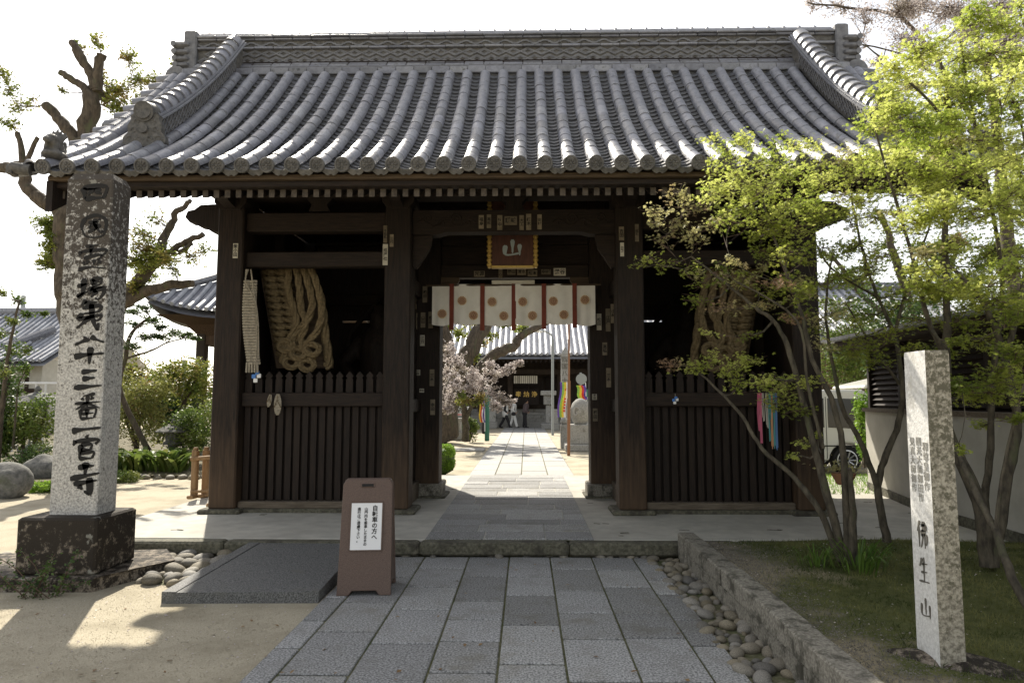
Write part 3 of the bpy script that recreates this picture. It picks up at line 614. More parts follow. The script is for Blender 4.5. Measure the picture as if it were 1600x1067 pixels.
# upper beams, bracket blocks, noses
for y in (YF, YR): beam('wall_plate', -4.15, 3.85, y, 4.25, 4.42, .30)
for y, z in ((YM - .1, 5.45),): beam('purlin', -4.85, 4.55, y, z, z + .22, .2)
for x in cx4:
    for y in (YF, YR):
        m = MB(); m.prism([(x - .13, 4.07), (x + .13, 4.07), (x + .21, 4.16), (x + .21, 4.25), (x - .21, 4.25), (x - .21, 4.16)], y - .21, y + .21); m.build('bearing_block', 'wood', gate, origin=(x, y, 4.1))
    for sgn in (-1,):
        m = MB(); m.prism([(YF - .17, 4.08), (YF - .42, 4.12), (YF - .55, 4.20), (YF - .52, 4.29), (YF - .40, 4.34), (YF - .17, 4.36)], x - .07, x + .07, 'x'); m.build('bracket_arm', 'wood', gate, origin=(x, YF, 4.2))
for x in (GX - 2.6 * .99, GX, GX + 2.6):
    m = MB(); m.prism([(x - .14, 4.07), (x + .14, 4.07), (x + .10, 4.16), (x + .18, 4.25), (x - .18, 4.25), (x - .10, 4.16)], YF - .08, YF + .08); m.build('frog_leg_strut', 'wood', gate, origin=(x, YF, 4.1))
for s, xo in ((-1, -4.03), (1, 3.73)):                        # carved beam noses
    for y in (YF, YR):
        m = MB(); P = [(0, 3.80), (.12, 3.80), (.20, 3.86), (.30, 3.88), (.34, 3.93), (.42, 3.93), (.48, 4.0), (.45, 4.08), (.36, 4.10), (.28, 4.16), (.12, 4.17), (0, 4.17)]
        m.prism([(xo + s * a, b_) for a, b_ in P], y - .09, y + .09); m.build('beam_nose', 'wood', gate, origin=(xo, y, 4))
beam('bay_ceiling', -3.8, -1.7, YM, 4.30, 4.33, 2.8); beam('bay_ceiling', 1.4, 3.5, YM, 4.30, 4.33, 2.8)
# guardian bays keep their plank ceiling; eaves
XL, XR_ = GX - 4.87, GX + 4.87
def slab(y0, y1, off0, off1, x0, x1, matn, name, parent, k=12):
    m = MB(); P = [(y0 + (y1 - y0) * i / k) for i in range(k + 1)]
    poly = [(y, zr(y) + off0) for y in P] + [(y, zr(y) + off1) for y in reversed(P)]
    n_ = len(poly); vs = [(x0, a, b_) for a, b_ in poly] + [(x1, a, b_) for a, b_ in poly]; fs = [(i, (i + 1) % n_, (i + 1) % n_ + n_, i + n_) for i in range(n_)]
    for i in range(k): fs += [(i, i + 1, n_ - 2 - i, n_ - 1 - i), (n_ + i, n_ + i + 1, 2 * n_ - 2 - i, 2 * n_ - 1 - i)]
    m.add(vs, fs); return m.build(name, matn, parent, smooth=False)
roof = MB(); roof.box(GX - .1, GX + .1, RY - .1, RY + .1, 6.3, 6.6); roof = roof.build('roof', 'wood', gate, origin=(GX, RY, 6.3))
slab(EY + .12, RY - .02, -.17, -.11, XL, XR_, 'wood_h', 'roof_boards', roof)
slab(RY + .02, 2 * RY - EY - .12, -.17, -.11, XL, XR_, 'wood_h', 'roof_boards', roof)
def skew(x0, x1, y0, y1, z0, z1, name, matn):
    m = MB(); m.bbox(x0, x1, y0, y1, z0, z1, .006); return m.build(name, matn, roof, origin=((x0 + x1) / 2, y0, z0))
skew(XL, XR_, 6.90, 7.02, 3.885, 3.935, 'eave_board', 'wood_fascia'); skew(XL, XR_, 6.96, 7.10, 3.825, 3.883, 'eave_fascia', 'wood_h')
skew(XL, XR_, 13.46, 13.6, 3.78, 3.9, 'eave_fascia', 'wood_h')
# rafters: spacing .119
rm = MB(); rm.cur = 0; A = Vector((0, 0, 0)); sl_ = .50
rm.prism([(0, -.085), (0, 0), (2.0, 1.0), (2.0, .915)], -.029, .029, 'x'); rm.cur = 1; rm.box(-.029, .029, -.003, -.0005, -.085, 0)
rme = rm.mesh('rafter', ['wood', 'rafter_end'])
nR = int((XR_ - XL) / .119)
for i in range(nR):
    x = XL + .06 + i * .119; inst(rme, 'rafter', roof, Matrix.Translation(Vector((x, 7.06, 3.822)) - wp(roof)))
rr_ = MB()
for i in range(nR):
    x = XL + .06 + i * .119; rr_.prism([(13.42, 3.745), (13.42, 3.83), (11.6, 4.75), (11.6, 4.665)], x - .029, x + .029, 'x')
stuff(rr_.build('rear_rafters', 'wood', roof))
for xs in (XL + .03, XR_ - .03):                               # bargeboards
    k = 16
    for (ya, yb) in ((EY + .1, RY - .01), (RY + .01, 2 * RY - EY - .1)):
        m = MB(); P = [ya + (yb - ya) * i / k for i in range(k + 1)]
        poly = [(y, zr(y) - .17) for y in P]; lo = [(y, zr(y) - .17 - .27 - .05 * abs(y - RY) / 3) for y in P]
        n_ = k + 1; vs = [(xs - .035, a, b_) for a, b_ in poly + lo] + [(xs + .035, a, b_) for a, b_ in poly + lo]; fs = []
        for i in range(k): fs += [(i, i + 1, n_ + i + 1, n_ + i), (2 * n_ + i, 2 * n_ + i + 1, 3 * n_ + i + 1, 3 * n_ + i), (i, i + 1, 2 * n_ + i + 1, 2 * n_ + i), (n_ + i, n_ + i + 1, 3 * n_ + i + 1, 3 * n_ + i)]
        fs += [(0, n_, 3 * n_, 2 * n_), (k, n_ + k, 3 * n_ + k, 2 * n_ + k)]
        m.add(vs, fs); m.build('bargeboard', 'wood', roof)
for xo in (cx4[0], cx4[3]):
    m = MB(); m.prism([(YF - .1, 4.42), (YR + .1, 4.42), (RY + .05, 6.4), (RY - .05, 6.4)], xo - .03, xo + .03, 'x'); m.build('gable_wall', 'wood', roof)
# ---- tiles
PT = .26; cols = [GX - .037 + (i - 18.5) * PT for i in range(38)]
ys = np.linspace(EY, RY, 400); arc = np.concatenate([[0], np.cumsum(np.hypot(np.diff(ys), np.diff([zr(y) for y in ys])))])
def at_arc(s): y = float(np.interp(s, arc, ys)); return y, zr(y), math.atan(zsl(y))
def tile_frame(x, s, off=0.):
    y, z, a = at_arc(s); return Matrix.Translation(Vector((x, y, z)) - wp(roof)) @ Matrix.Rotation(a, 4, 'X') @ Matrix.Translation((0, 0, off))
ARC = float(np.interp(9.60, ys, arc)); RL = .275; nrow = int(ARC / RL) + 1
def half(L, r0, r1, n=9, th=.018, lip=.0):
    m = MB(); vs = []
    for (y, r) in ((0, r0), (L, r1)):
        for rr in (r, r - th):
            for k in range(n): a = PI * k / (n - 1); vs.append((math.cos(a) * rr, y, math.sin(a) * rr))
    fs = []
    for k in range(n - 1): fs += [(k, k + 1, 2 * n + k + 1, 2 * n + k), (n + k, n + k + 1, 3 * n + k + 1, 3 * n + k), (k, k + 1, n + k + 1, n + k)]
    m.add(vs, fs); return m
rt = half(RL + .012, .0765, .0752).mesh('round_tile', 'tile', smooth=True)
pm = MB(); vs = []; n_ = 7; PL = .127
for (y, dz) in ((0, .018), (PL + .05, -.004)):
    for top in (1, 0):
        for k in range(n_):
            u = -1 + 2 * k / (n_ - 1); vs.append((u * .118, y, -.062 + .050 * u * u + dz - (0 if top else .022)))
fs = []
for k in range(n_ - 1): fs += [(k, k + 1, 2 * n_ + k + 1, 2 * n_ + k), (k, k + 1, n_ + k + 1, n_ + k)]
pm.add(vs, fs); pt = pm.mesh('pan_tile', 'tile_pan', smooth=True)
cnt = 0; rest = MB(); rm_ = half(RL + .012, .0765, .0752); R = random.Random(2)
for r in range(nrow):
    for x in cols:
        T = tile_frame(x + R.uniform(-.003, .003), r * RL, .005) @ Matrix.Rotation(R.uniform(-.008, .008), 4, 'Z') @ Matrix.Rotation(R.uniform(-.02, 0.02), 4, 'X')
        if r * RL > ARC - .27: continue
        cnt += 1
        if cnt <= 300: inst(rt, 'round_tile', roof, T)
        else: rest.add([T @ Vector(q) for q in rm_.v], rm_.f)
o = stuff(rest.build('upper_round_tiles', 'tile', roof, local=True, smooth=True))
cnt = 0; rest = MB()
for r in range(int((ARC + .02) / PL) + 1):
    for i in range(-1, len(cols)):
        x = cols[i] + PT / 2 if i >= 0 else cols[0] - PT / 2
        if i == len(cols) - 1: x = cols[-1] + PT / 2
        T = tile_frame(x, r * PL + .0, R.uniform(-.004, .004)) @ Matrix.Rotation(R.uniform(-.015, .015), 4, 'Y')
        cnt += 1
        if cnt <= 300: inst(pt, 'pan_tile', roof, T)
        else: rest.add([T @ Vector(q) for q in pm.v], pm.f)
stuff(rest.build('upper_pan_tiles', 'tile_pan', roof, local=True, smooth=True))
# eave end discs with a wheel crest, and the scalloped lips between them
dm = MB(); dm.lathe([(.078, 0), (.080, .012), (.080, .030), (.074, .036), (.062, .036), (.060, .026), (.001, .026)], 20)
for k in range(8):
    a = k * PI / 4; T = Matrix.Rotation(a, 4, 'Z') @ Matrix.Translation((.034, 0, .030)) @ Matrix.Diagonal((.018, .009, .008, 1)); dm.lathe([(math.sin(PI * (i + .4) / 4.8), -math.cos(PI * (i + .4) / 4.8)) for i in range(5)], 6, T=T)
dm.lathe([(.013, .02), (.012, .034), (.004, .038)], 8)
dme = dm.mesh('eave_tile', 'tile_disc', smooth=True)
lm = MB(); vs = []; n_ = 9
for y in (-.004, .018):
    for k in range(n_): u = -1 + 2 * k / (n_ - 1); vs.append((u * .112, y, -.042 + .046 * u * u))
    for k in range(n_): u = -1 + 2 * k / (n_ - 1); vs.append((u * .112, y, -.098 + .046 * u * u + .012 * math.cos(u * 9)))
fs = []
for k in range(n_ - 1): fs += [(k, k + 1, n_ + k + 1, n_ + k), (2 * n_ + k, 2 * n_ + k + 1, 3 * n_ + k + 1, 3 * n_ + k), (k, k + 1, 2 * n_ + k + 1, 2 * n_ + k), (n_ + k, n_ + k + 1, 3 * n_ + k + 1, 3 * n_ + k)]
lm.add(vs, fs); lme = lm.mesh('eave_lip', 'tile_disc', smooth=True)
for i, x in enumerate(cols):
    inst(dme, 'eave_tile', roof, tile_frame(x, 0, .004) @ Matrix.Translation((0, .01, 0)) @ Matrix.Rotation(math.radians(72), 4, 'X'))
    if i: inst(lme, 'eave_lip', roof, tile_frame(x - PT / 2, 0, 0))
# rear slope in one piece (only its shadow and edge are ever seen)
rs = MB(); R = random.Random(9)
for x in cols + [cols[0] - .13, cols[-1] + .13]:
    pts = [(x, 2 * RY - y, zr(y) + .02) for y in np.linspace(EY, 9.7, 12)]; rs.tube(pts, .075, 8)
P = np.linspace(EY, 10.1, 14)
for i in range(13): rs.add([(XL - .05, 2 * RY - P[i], zr(P[i]) - .04), (XR_ + .05, 2 * RY - P[i], zr(P[i]) - .04), (XR_ + .05, 2 * RY - P[i + 1], zr(P[i + 1]) - .04), (XL - .05, 2 * RY - P[i + 1], zr(P[i + 1]) - .04)], [(0, 1, 2, 3)])
stuff(rs.build('rear_slope_tiles', 'tile', roof, smooth=True))
# verge (gable edge) rows and corner tiles
vb = MB(); vb.box(GX - .02, GX + .02, RY, RY + .1, 6.5, 6.55)
for sgn, xs in ((-1, cols[0]), (1, cols[-1])):
    xx = xs + sgn * .13
    for k in range(13):
        T = tile_frame(xx, k * RL, -.01); m = MB(); q = half(RL + .012, .088, .080)
        m.add([T @ Vector(v_) for v_ in q.v], q.f); m.build('verge_tile', 'tile', roof, local=True, smooth=True)
    for k in range(14):                                          # short tiles looking sideways out of the verge
        y, z, a = at_arc(.1 + k * .27); m = MB(); m.tube([(xx + sgn * .03, y, z - .03), (xx + sgn * .26, y, z - .055)], .068, 10); m.build('verge_end_tile', 'tile', roof, smooth=True)
    m = MB(); m.tube([(xx, EY - .0, 3.96), (xx + sgn * .07, EY - .02, 3.965), (xx + sgn * .17, EY - .04, 3.98)], [.06, .06, .06], 10); m.bbox(xx + sgn * .17 - .03, xx + sgn * .17 + .03, EY - .09, EY + .03, 3.90, 4.00, .01); m.build('corner_tile', 'tile_disc', roof, smooth=True)
# main ridge
yf, yb = RY - .20, RY + .20; rx0, rx1 = -.19 - 4.88, -.19 + 4.88
def ridge_bar(name, z0, z1, out, matn='tile_relief', seg=None, x0=rx0, x1=rx1, c=.008):
    if not seg:
        m = MB(); m.bbox(x0, x1, yf - out, yb + out, z0, z1, c); return m.build(name, matn, roof, origin=(GX, RY, z0))
    n_ = int(round((x1 - x0) / seg)); R = random.Random(int(z0 * 1000))
    for i in range(n_):
        m = MB(); a = x0 + (x1 - x0) * i / n_; m.bbox(a + .003, a + (x1 - x0) / n_ - .003, yf - out + R.uniform(-.006, .006), yb + out, z0, z1 + R.uniform(-.003, .003), c); m.build(name, matn, roof, origin=(a, RY, z0))
m = MB(); m.box(rx0, rx1, yf + .02, yb - .02, 6.30, 7.18); rc = m.build('ridge_core', 'tile_disc', roof)
ridge_bar('ridge_course_tile', 6.355, 6.455, .45, 'tile', .262); ridge_bar('ridge_base', 6.20, 6.353, .41, 'tile_disc')
ridge_bar('ridge_course', 6.457, 6.53, .32); ridge_bar('ridge_course', 6.532, 6.60, .21)
ridge_bar('ridge_course', 6.602, 6.648, .14, 'tile', seg=.30); ridge_bar('ridge_course', 6.652, 6.695, .09, 'tile', seg=.30); ridge_bar('ridge_course', 6.70, 6.735, .045, 'tile', seg=.30)
ridge_bar('ridge_course', 6.972, 7.005, .04, 'tile', seg=.30); ridge_bar('ridge_course', 7.118, 7.145, .03, 'tile', seg=.30)
ridge_bar('ridge_course', 7.15, 7.18, .06, 'tile', seg=.30)
m = MB(); m.tube([(rx0, RY, 7.16), (rx1, RY, 7.16)], .17, 16, flat=1.); m.build('ridge_cap', 'tile', roof, smooth=True)
for i in range(41):
    m = MB(); x = rx0 + .1 + i * .236; m.tube([(x, RY - .06, 7.30), (x, RY - .03, 7.335), (x, RY + .03, 7.335), (x, RY + .06, 7.30)], .026, 8); m.build('ridge_rib', 'tile', roof, origin=(x, RY, 7.3), smooth=True)
m = MB(); nd = 44; dx = (rx1 - rx0) / nd; za, zb = 6.745, 6.965
def strip(a, b_, y, r=.013): m.tube([a, b_], r, 4)
for i in range(nd):
    x = rx0 + i * dx
    for r in range(2):
        z0 = za + (zb - za) / 2 * r; z1 = z0 + (zb - za) / 2; zm = (z0 + z1) / 2
        for k in (0, .38):
            hx = dx / 2 * (1 - k); hz = (z1 - z0) / 2 * (1 - k); c_ = (x + dx / 2 + (dx / 2 if r else 0), zm)
            Q = [(c_[0] - hx, c_[1]), (c_[0], c_[1] + hz), (c_[0] + hx, c_[1]), (c_[0], c_[1] - hz)]
            if Q[2][0] > rx1: continue
            for j in range(4): strip((Q[j][0], yf + .012, Q[j][1]), (Q[(j + 1) % 4][0], yf + .012, Q[(j + 1) % 4][1]), 0, .013 if k == 0 else .009)
stuff(m.build('ridge_lattice', 'tile_relief', rc, fix=False))
m = MB()
for i in range(62):
    x = rx0 + .08 + i * .151; s_ = 1 if i % 2 else -1
    m.tube([(x + .07 * math.cos(a), yf + .012, 7.06 + s_ * (.036 * math.sin(a) - .012)) for a in np.linspace(0, PI, 8)], .017, 4)
stuff(m.build('ridge_wave', 'tile_relief', rc, fix=False))
def onigawara(x, y, z, s, facing, name='ridge_end_tile'):
    """demon-tile shield with a curled relief; facing 'x' side or front"""
    T = Matrix.Translation((x, y, z)) @ (Matrix.Rotation(facing, 4, 'Z')) @ Matrix.Scale(s, 4)
    m = MB(); P = [(-.5, 0), (.5, 0), (.62, .10), (.60, .30), (.48, .42), (.50, .62), (.40, .80), (.42, .92), (.30, 1.0), (-.30, 1.0), (-.42, .92), (-.40, .80), (-.50, .62), (-.48, .42), (-.60, .30), (-.62, .10)]
    m.prism(P, -.10, .10, 'y', T)
    for sx in (-1, 1):
        for (cx_, cz_, r_) in ((.40, .18, .15), (.30, .46, .11), (.22, .72, .09), (.14, .20, .10)):
            pts = [T @ Vector((sx * (cx_ + r_ * (1 - i / 20) * math.cos(i / 3.)), -.10, cz_ + r_ * (1 - i / 20) * math.sin(i / 3.))) for i in range(18)]; m.tube(pts, [s * .03 * (1 - i / 30) for i in range(18)], 5)
    m.tube([T @ Vector((0, -.11, .5)), T @ Vector((0, -.2, .5))], s * .13, 10)
    return m.build(name, 'tile_disc', roof, smooth=True)
for sgn, xe in ((-1, rx0), (1, rx1)):
    m = MB(); m.bbox(min(xe, xe + sgn * .2), max(xe, xe + sgn * .2), yf - .06, yb + .06, 6.35, 7.27, .02); m.build('ridge_end_block', 'tile_relief', roof)
    for z in (7.03, 6.91, 6.80, 6.70):
        m = MB(); a, b_ = xe + sgn * .10, xe + sgn * (.34 - (7.03 - z) * .12); m.bbox(min(a, b_), max(a, b_), yf - .10, yb + .10, z - .028, z + .045, .02); m.tube([(b_, yf - .105, z + .01), (b_, yb + .105, z + .01)], .043, 10); m.build('ridge_end_scroll', 'tile_relief', roof, smooth=True)
    m = MB(); m.tube([(xe + sgn * .26, yf - .14, 6.50), (xe + sgn * .26, yb + .14, 6.50)], .16, 14); m.build('ridge_end_scroll', 'tile_relief', roof, smooth=True)
# descending ridges
for sgn in (-1, 1):
    X0 = GX + sgn * 4.235; hw = .115
    def sweep(name, offs, wd, matn, ya=7.62, yb_=9.84, k=16, parent=roof, side=0):
        m = MB(); vs = []
        for i in range(k + 1):
            y = ya + (yb_ - ya) * i / k; z = zr(y)
            for (dx_, o_) in ((-wd, offs[0]), (wd, offs[0]), (wd, offs[1]), (-wd, offs[1])): vs.append((X0 + dx_ + side, y, z + o_))
        fs = [(0, 1, 2, 3), (4 * k + 3, 4 * k + 2, 4 * k + 1, 4 * k)]
        for i in range(k):
            for j in range(4): fs.append((4 * i + j, 4 * i + (j + 1) % 4, 4 * i + 4 + (j + 1) % 4, 4 * i + 4 + j))
        m.add(vs, fs); return m.build(name, matn, parent)
    kc = sweep('descending_ridge', (.02, .32), hw, 'tile_disc'); sweep('ridge_course', (.325, .35), hw + .05, 'tile'); sweep('ridge_course', (.355, .38), hw + .025, 'tile')
    m = MB(); k = 22
    for sd in (-1, 1):
        xq = X0 + sd * (hw + .002)
        for i in range(k):
            ya = 7.7 + (9.6 - 7.7) * i / k; yb_ = ya + (9.6 - 7.7) / k
            for r in range(2):
                z0, z1 = .08 + .115 * r, .195 + .115 * r; ym = (ya + yb_) / 2
                Q = [(ya, (z0 + z1) / 2), (ym, z1), (yb_, (z0 + z1) / 2), (ym, z0)]
                for j in range(4): a, b_ = Q[j], Q[(j + 1) % 4]; m.tube([(xq, a[0], zr(a[0]) + a[1]), (xq, b_[0], zr(b_[0]) + b_[1])], .012, 4)
    stuff(m.build('ridge_lattice', 'tile_relief', kc, fix=False))
    for k in range(17):                                          # overlapping cap tiles
        s_ = float(np.interp(7.62, ys, arc)) + k * .19
        y, z, a = at_arc(s_)
        if y > 9.72: break
        m = MB(); q = half(.215, .125, .098, 9, .02); T = Matrix.Translation((X0, y, z + .375)) @ Matrix.Rotation(a, 4, 'X'); m.add([T @ Vector(v_) for v_ in q.v], q.f); m.build('cap_tile', 'tile', roof, smooth=True)
    m = MB(); m.tube([(X0, 7.50, zr(7.58) + .40), (X0, 7.66, zr(7.62) + .41)], [.115, .12], 18); m.tube([(X0, 7.495, zr(7.58) + .40), (X0, 7.505, zr(7.58) + .40)], [.085, .09], 18); m.build('cap_end_disc', 'tile_disc', roof, smooth=True)
    onigawara(X0, 7.58, zr(7.58) - .0, .40, 0)
# little lion on each eave corner
for sgn in (-1, 1):
    x, y, z = GX + sgn * 4.82, EY + .12, zr(EY + .12) + .07
    B = [((x, y, z + .03), (.12, .14, .05), (0, 0, 0)), ((x, y + .06, z + .05), (x, y - .01, z + .17), .075, .075), ((x, y - .05, z + .18), (.075, .08, .065), (.2, 0, 0)), ((x, y - .12, z + .16), (.045, .05, .035), (0, 0, 0)),
         ((x - .05, y - .07, z + .02), (x - .05, y - .05, z + .13), .028, .03), ((x + .05, y - .07, z + .02), (x + .05, y - .05, z + .13), .028, .03), ((x, y + .13, z + .06), (x, y + .15, z + .22), .03, .02)]
    for k in range(9): a = -.3 + k * .46; B.append(((x + .06 * math.cos(a), y + .0, z + .19 + .05 * math.sin(a)), (x + .11 * math.cos(a), y + .03, z + .22 + .11 * abs(math.sin(a))), .022, .008))
    o = link(blob_mesh('roof_lion', B, .012, 'tile_disc', 1), 'roof_lion', None); tag(o, 'small clay lion crouching on the %s corner of the gate eaves' % ('left' if sgn < 0 else 'right'), 'figurine', 'clay lions on the gate eaves')

# ================================================================ THINGS AT THE GATE
# name plaque, mostly behind the carved beam
pq = thing('name_plaque', 'dark red wooden name plaque with gilt frame hanging behind the carved beam', 'plaque', (-.19, 9.62, 3.46))
m = MB(); m.bbox(-.50, .12, 9.60, 9.64, 3.49, 4.50, .005); m.build('board', 'plaque', pq)
for nm, a in (('frame_side', (-.545, -.495, 3.46, 4.54)), ('frame_side', (.115, .165, 3.46, 4.54)), ('frame_bottom', (-.495, .115, 3.455, 3.495)), ('frame_top', (-.495, .115, 4.50, 4.54))):
    m = MB(); m.bbox(a[0], a[1], 9.575, 9.645, a[2], a[3], .01)
    if a[3] - a[2] > .5:
        for i in range(16): m.bbox(a[0] - .012, a[1] + .012, 9.565, 9.60, a[2] + .02 + i * .067, a[2] + .065 + i * .067, .012)
    m.build(nm, 'gold', pq)
for ch, z in (('亀', 4.22), ('山', 3.88)):
    m = MB(); brush(m, ch, -.33, z, .28, .26, .042, y=9.598); m.build('character', 'plaque_ink', pq)
m = MB(); m.bbox(-.50, .12, 9.45, 9.60, 4.54, 4.62, .02); m.bbox(-.06, .0, 9.5, 9.64, 4.60, 4.9, .01); m.build('hanger', 'wood_h', pq)
# pale board above the curtain, and the curtain
lb = MB(); lb.bbox(-.50, .13, 9.86, 9.89, 3.235, 3.33, .005); tag(lb.build('shelf_board', 'paper'), 'plain pale board fixed under the lintel above the white curtain', 'board')
nor = thing('noren_curtain', 'white cloth curtain with brown flower crests and dark red ribbons hanging in the gateway', 'curtain', (-.18, 9.8, 2.67))
NY = 9.8
def nw(x): return NY + .012 * math.sin(x * 9) + .007 * math.sin(x * 23 + 1)
xb_ = [at(px, 470, Y=NY).x for px in (675, 706, 754, 803, 850, 898, 930)]
def nz(px, py): return at(px, py, Y=NY).z
m = MB(); m.tube([(-1.45, NY, 3.245), (1.08, NY, 3.25)], .014, 8); m.build('rod', 'wood_fascia', nor, smooth=True)
for i in range(6):
    a, b_ = xb_[i] + (.0 if i == 0 else .02), xb_[i + 1] - (.0 if i == 5 else .02); m = MB(); nx_, nz_ = 10, 8; zb = 2.675 + .01 * math.sin(i * 2.)
    for j in range(nz_ + 1):
        for k in range(nx_ + 1):
            x = a + (b_ - a) * k / nx_; t = j / nz_; z = 3.26 - (3.26 - zb) * t - (.02 * math.sin(PI * k / nx_) if j == nz_ else 0); m.v.append((x, nw(x) * (1) + .015 * t * math.sin(k * 1.2 + i), z))
    o_ = len(m.v)
    m.v += [(q[0], q[1] + .004, q[2]) for q in m.v]
    for j in range(nz_):
        for k in range(nx_):
            s_ = j * (nx_ + 1) + k; m.f.append((s_, s_ + 1, s_ + nx_ + 2, s_ + nx_ + 1)); m.f.append((o_ + s_, o_ + s_ + nx_ + 1, o_ + s_ + nx_ + 2, o_ + s_ + 1)); m.mi += [0, 0]
    m.build('cloth_panel', 'cloth', nor, smooth=True)
for i, (lo, hi) in enumerate(((515, 447), (516, 447), (516, 447), (514, 447), (512, 447))):
    x = xb_[i + 1]; m = MB(); z0, z1 = nz(800, lo), 3.265
    for k in range(8): m.box(x - .034, x + .030, NY - .016 + .006 * math.sin(k * .9 + i), NY - .010 + .006 * math.sin(k * .9 + i), z0 + (z1 - z0) * k / 8 - .003, z0 + (z1 - z0) * (k + 1) / 8)
    m.build('ribbon', 'ribbon', nor)
cm = MB(); cm.lathe([(.068, 0), (.068, .003), (.001, .0035)], 32); cm.cur = 1
for k in range(16):
    a = k * PI / 8; T = Matrix.Rotation(a, 4, 'Z'); cm.add([T @ Vector(q) for q in ((.018, -.0035, .004), (.054, -.0068, .005), (.062, -.004, .005), (.064, 0, .005), (.062, .004, .005), (.054, .0068, .005), (.018, .0035, .004))], [tuple(range(7))])
cm.lathe([(.014, .004), (.012, .007), (.001, .008)], 12); cme = cm.mesh('crest', ['crest_base', 'crest'], fix=False)
for px, py in ((690.7, 490.3), (721.9, 469.9), (739.7, 492.8), (768.7, 471.6), (787.2, 493.7), (816.7, 471.6), (832, 493.2), (864.4, 470.6), (881, 491.8), (913.9, 468.4)):
    q = at(px, py, Y=NY - .022); inst(cme, 'crest', nor, Matrix.Translation(q - wp(nor)) @ Matrix.Rotation(PI / 2, 4, 'X'))
# votive name slips
SL = [(368, 392, 8, 24, '柴小田', 0), (602, 398, 8, 34, '巡拝社', 0), (602, 366, 6, 28, '千社札', 1), (612, 376, 6, 20, '三代', 1), (752, 347, 8, 22, '福寿', 1), (764, 346, 7, 22, '高松', 1), (781, 348, 8, 24, '竹中', 1), (798, 345, 20, 14, '讃岐', 1), (815, 348, 7, 24, '大工', 1),
      (826, 347, 8, 26, '植木', 1), (843, 347, 7, 24, '田村', 1), (749, 428, 17, 9, '光源', 1), (782, 427, 6, 16, '一心', 1), (799, 425, 13, 9, '勝山', 1), (815, 425, 14, 10, '清水', 1), (832, 427, 15, 10, '松本', 1), (853, 425, 15, 8, '中村', 1), (874.5, 425, 19, 12, '港谷', 0), (971, 365, 8, 22, '吉田', 1), (972, 390, 6, 22, '白鷺', 0), (995, 364, 6, 28, '巡礼', 1)]
def slip(c, nrm, wd, ht, txt, pale, parent=None):
    """slip glued flat on a post or beam; nrm 0 faces the front, +-1 faces into the passage"""
    R_ = Matrix.Translation(c) @ (Matrix.Identity(4) if nrm == 0 else Matrix.Rotation(-nrm * PI / 2, 4, 'Z'))
    m = MB(); m.box(-wd / 2, wd / 2, -.004, 0, -ht / 2, ht / 2); me = m.mesh('slip', 'paper' if pale == 0 else 'paper_dark')
    o = inst(me, 'name_slip', gate, Matrix.Translation(-wp(gate)) @ R_)
    vert = ht > wd; body = '\n'.join(txt) if vert else txt; n_ = len(txt); sz = min(wd * .85, ht / n_ * .9) if vert else min(ht * .85, wd / n_ * .9)
    t = text_mesh(body, sz, 'ink', .0008, sz * .02); inst(t, 'lettering', o, Matrix.Translation((0, -.0055, 0)) @ FACE)
t_space = 1
for px, py, w_, h_, tx, pl in SL:
    Yp = YF - .1735 if (px < 640 or px > 960) else (YF - .101 if py < 400 else YM - .141)
    s_ = Yp / F; slip(at(px, py, Y=Yp - .001), 0, w_ * s_, h_ * s_, tx, pl)
R = random.Random(8); names_ = ['木村', '山田', '井上', '松田', '江戸', '小林', '高橋', '三木', '寺田', '和田', '大西', '森']
for i, (px, py, h_, pl) in enumerate(((650, 470, 26, 1), (661, 500, 24, 1), (651, 502, 26, 1), (673, 500, 26, 1), (660, 532, 17, 0), (653, 582, 9, 0), (659, 610, 6, 0), (675, 590, 26, 1), (676, 636, 24, 1), (664, 460, 26, 1))):
    xw = -1.627; q = at(px, py, X=xw); 
    if q.y > YM - .22: q = at(px, py, Y=YM - .202); slip(q, 0, .07, h_ * q.y / F, names_[i], pl)
    else: slip(q, -1, .07, h_ * q.y / F, names_[i], pl)
for i, (px, py, h_, pl) in enumerate(((936, 503, 26, 0), (950, 500, 36, 1), (958, 490, 30, 1), (945, 545, 20, 1), (951, 590, 30, 1), (929, 620, 9, 0), (930, 648, 20, 1))):
    xw = 1.307; q = at(px, py, X=xw)
    if q.y > YM - .22: q = at(px, py, Y=YM - .202); slip(q, 0, .07, h_ * q.y / F, names_[i + 3], pl)
    else: slip(q, 1, .07, h_ * q.y / F, names_[i + 3], pl)

# giant straw sandals in the side bays
def rope(m, pts, r, twist=9., n=3, sides=6, R=random):
    pts = [Vector(q) for q in pts]; dens = []
    for i in range(len(pts) - 1):
        L_ = (pts[i + 1] - pts[i]).length; k = max(2, int(L_ / (r * .7)))
        for j in range(k): dens.append(pts[i].lerp(pts[i + 1], j / k))
    dens.append(pts[-1]); acc = 0; up = None; fr = []
    for i, p in enumerate(dens):
        d = (dens[min(i + 1, len(dens) - 1)] - dens[max(i - 1, 0)]).normalized()
        if up is None: up = d.orthogonal().normalized()
        up = (up - d * up.dot(d)).normalized(); fr.append((p, up, d.cross(up), acc)); 
        if i + 1 < len(dens): acc += (dens[i + 1] - p).length
    for s_ in range(n):
        P = [p + (u * math.cos(a / r * .55 + s_ * 2 * PI / n) + b_ * math.sin(a / r * .55 + s_ * 2 * PI / n)) * r * .5 for p, u, b_, a in fr]; m.tube(P, r * .56, sides)
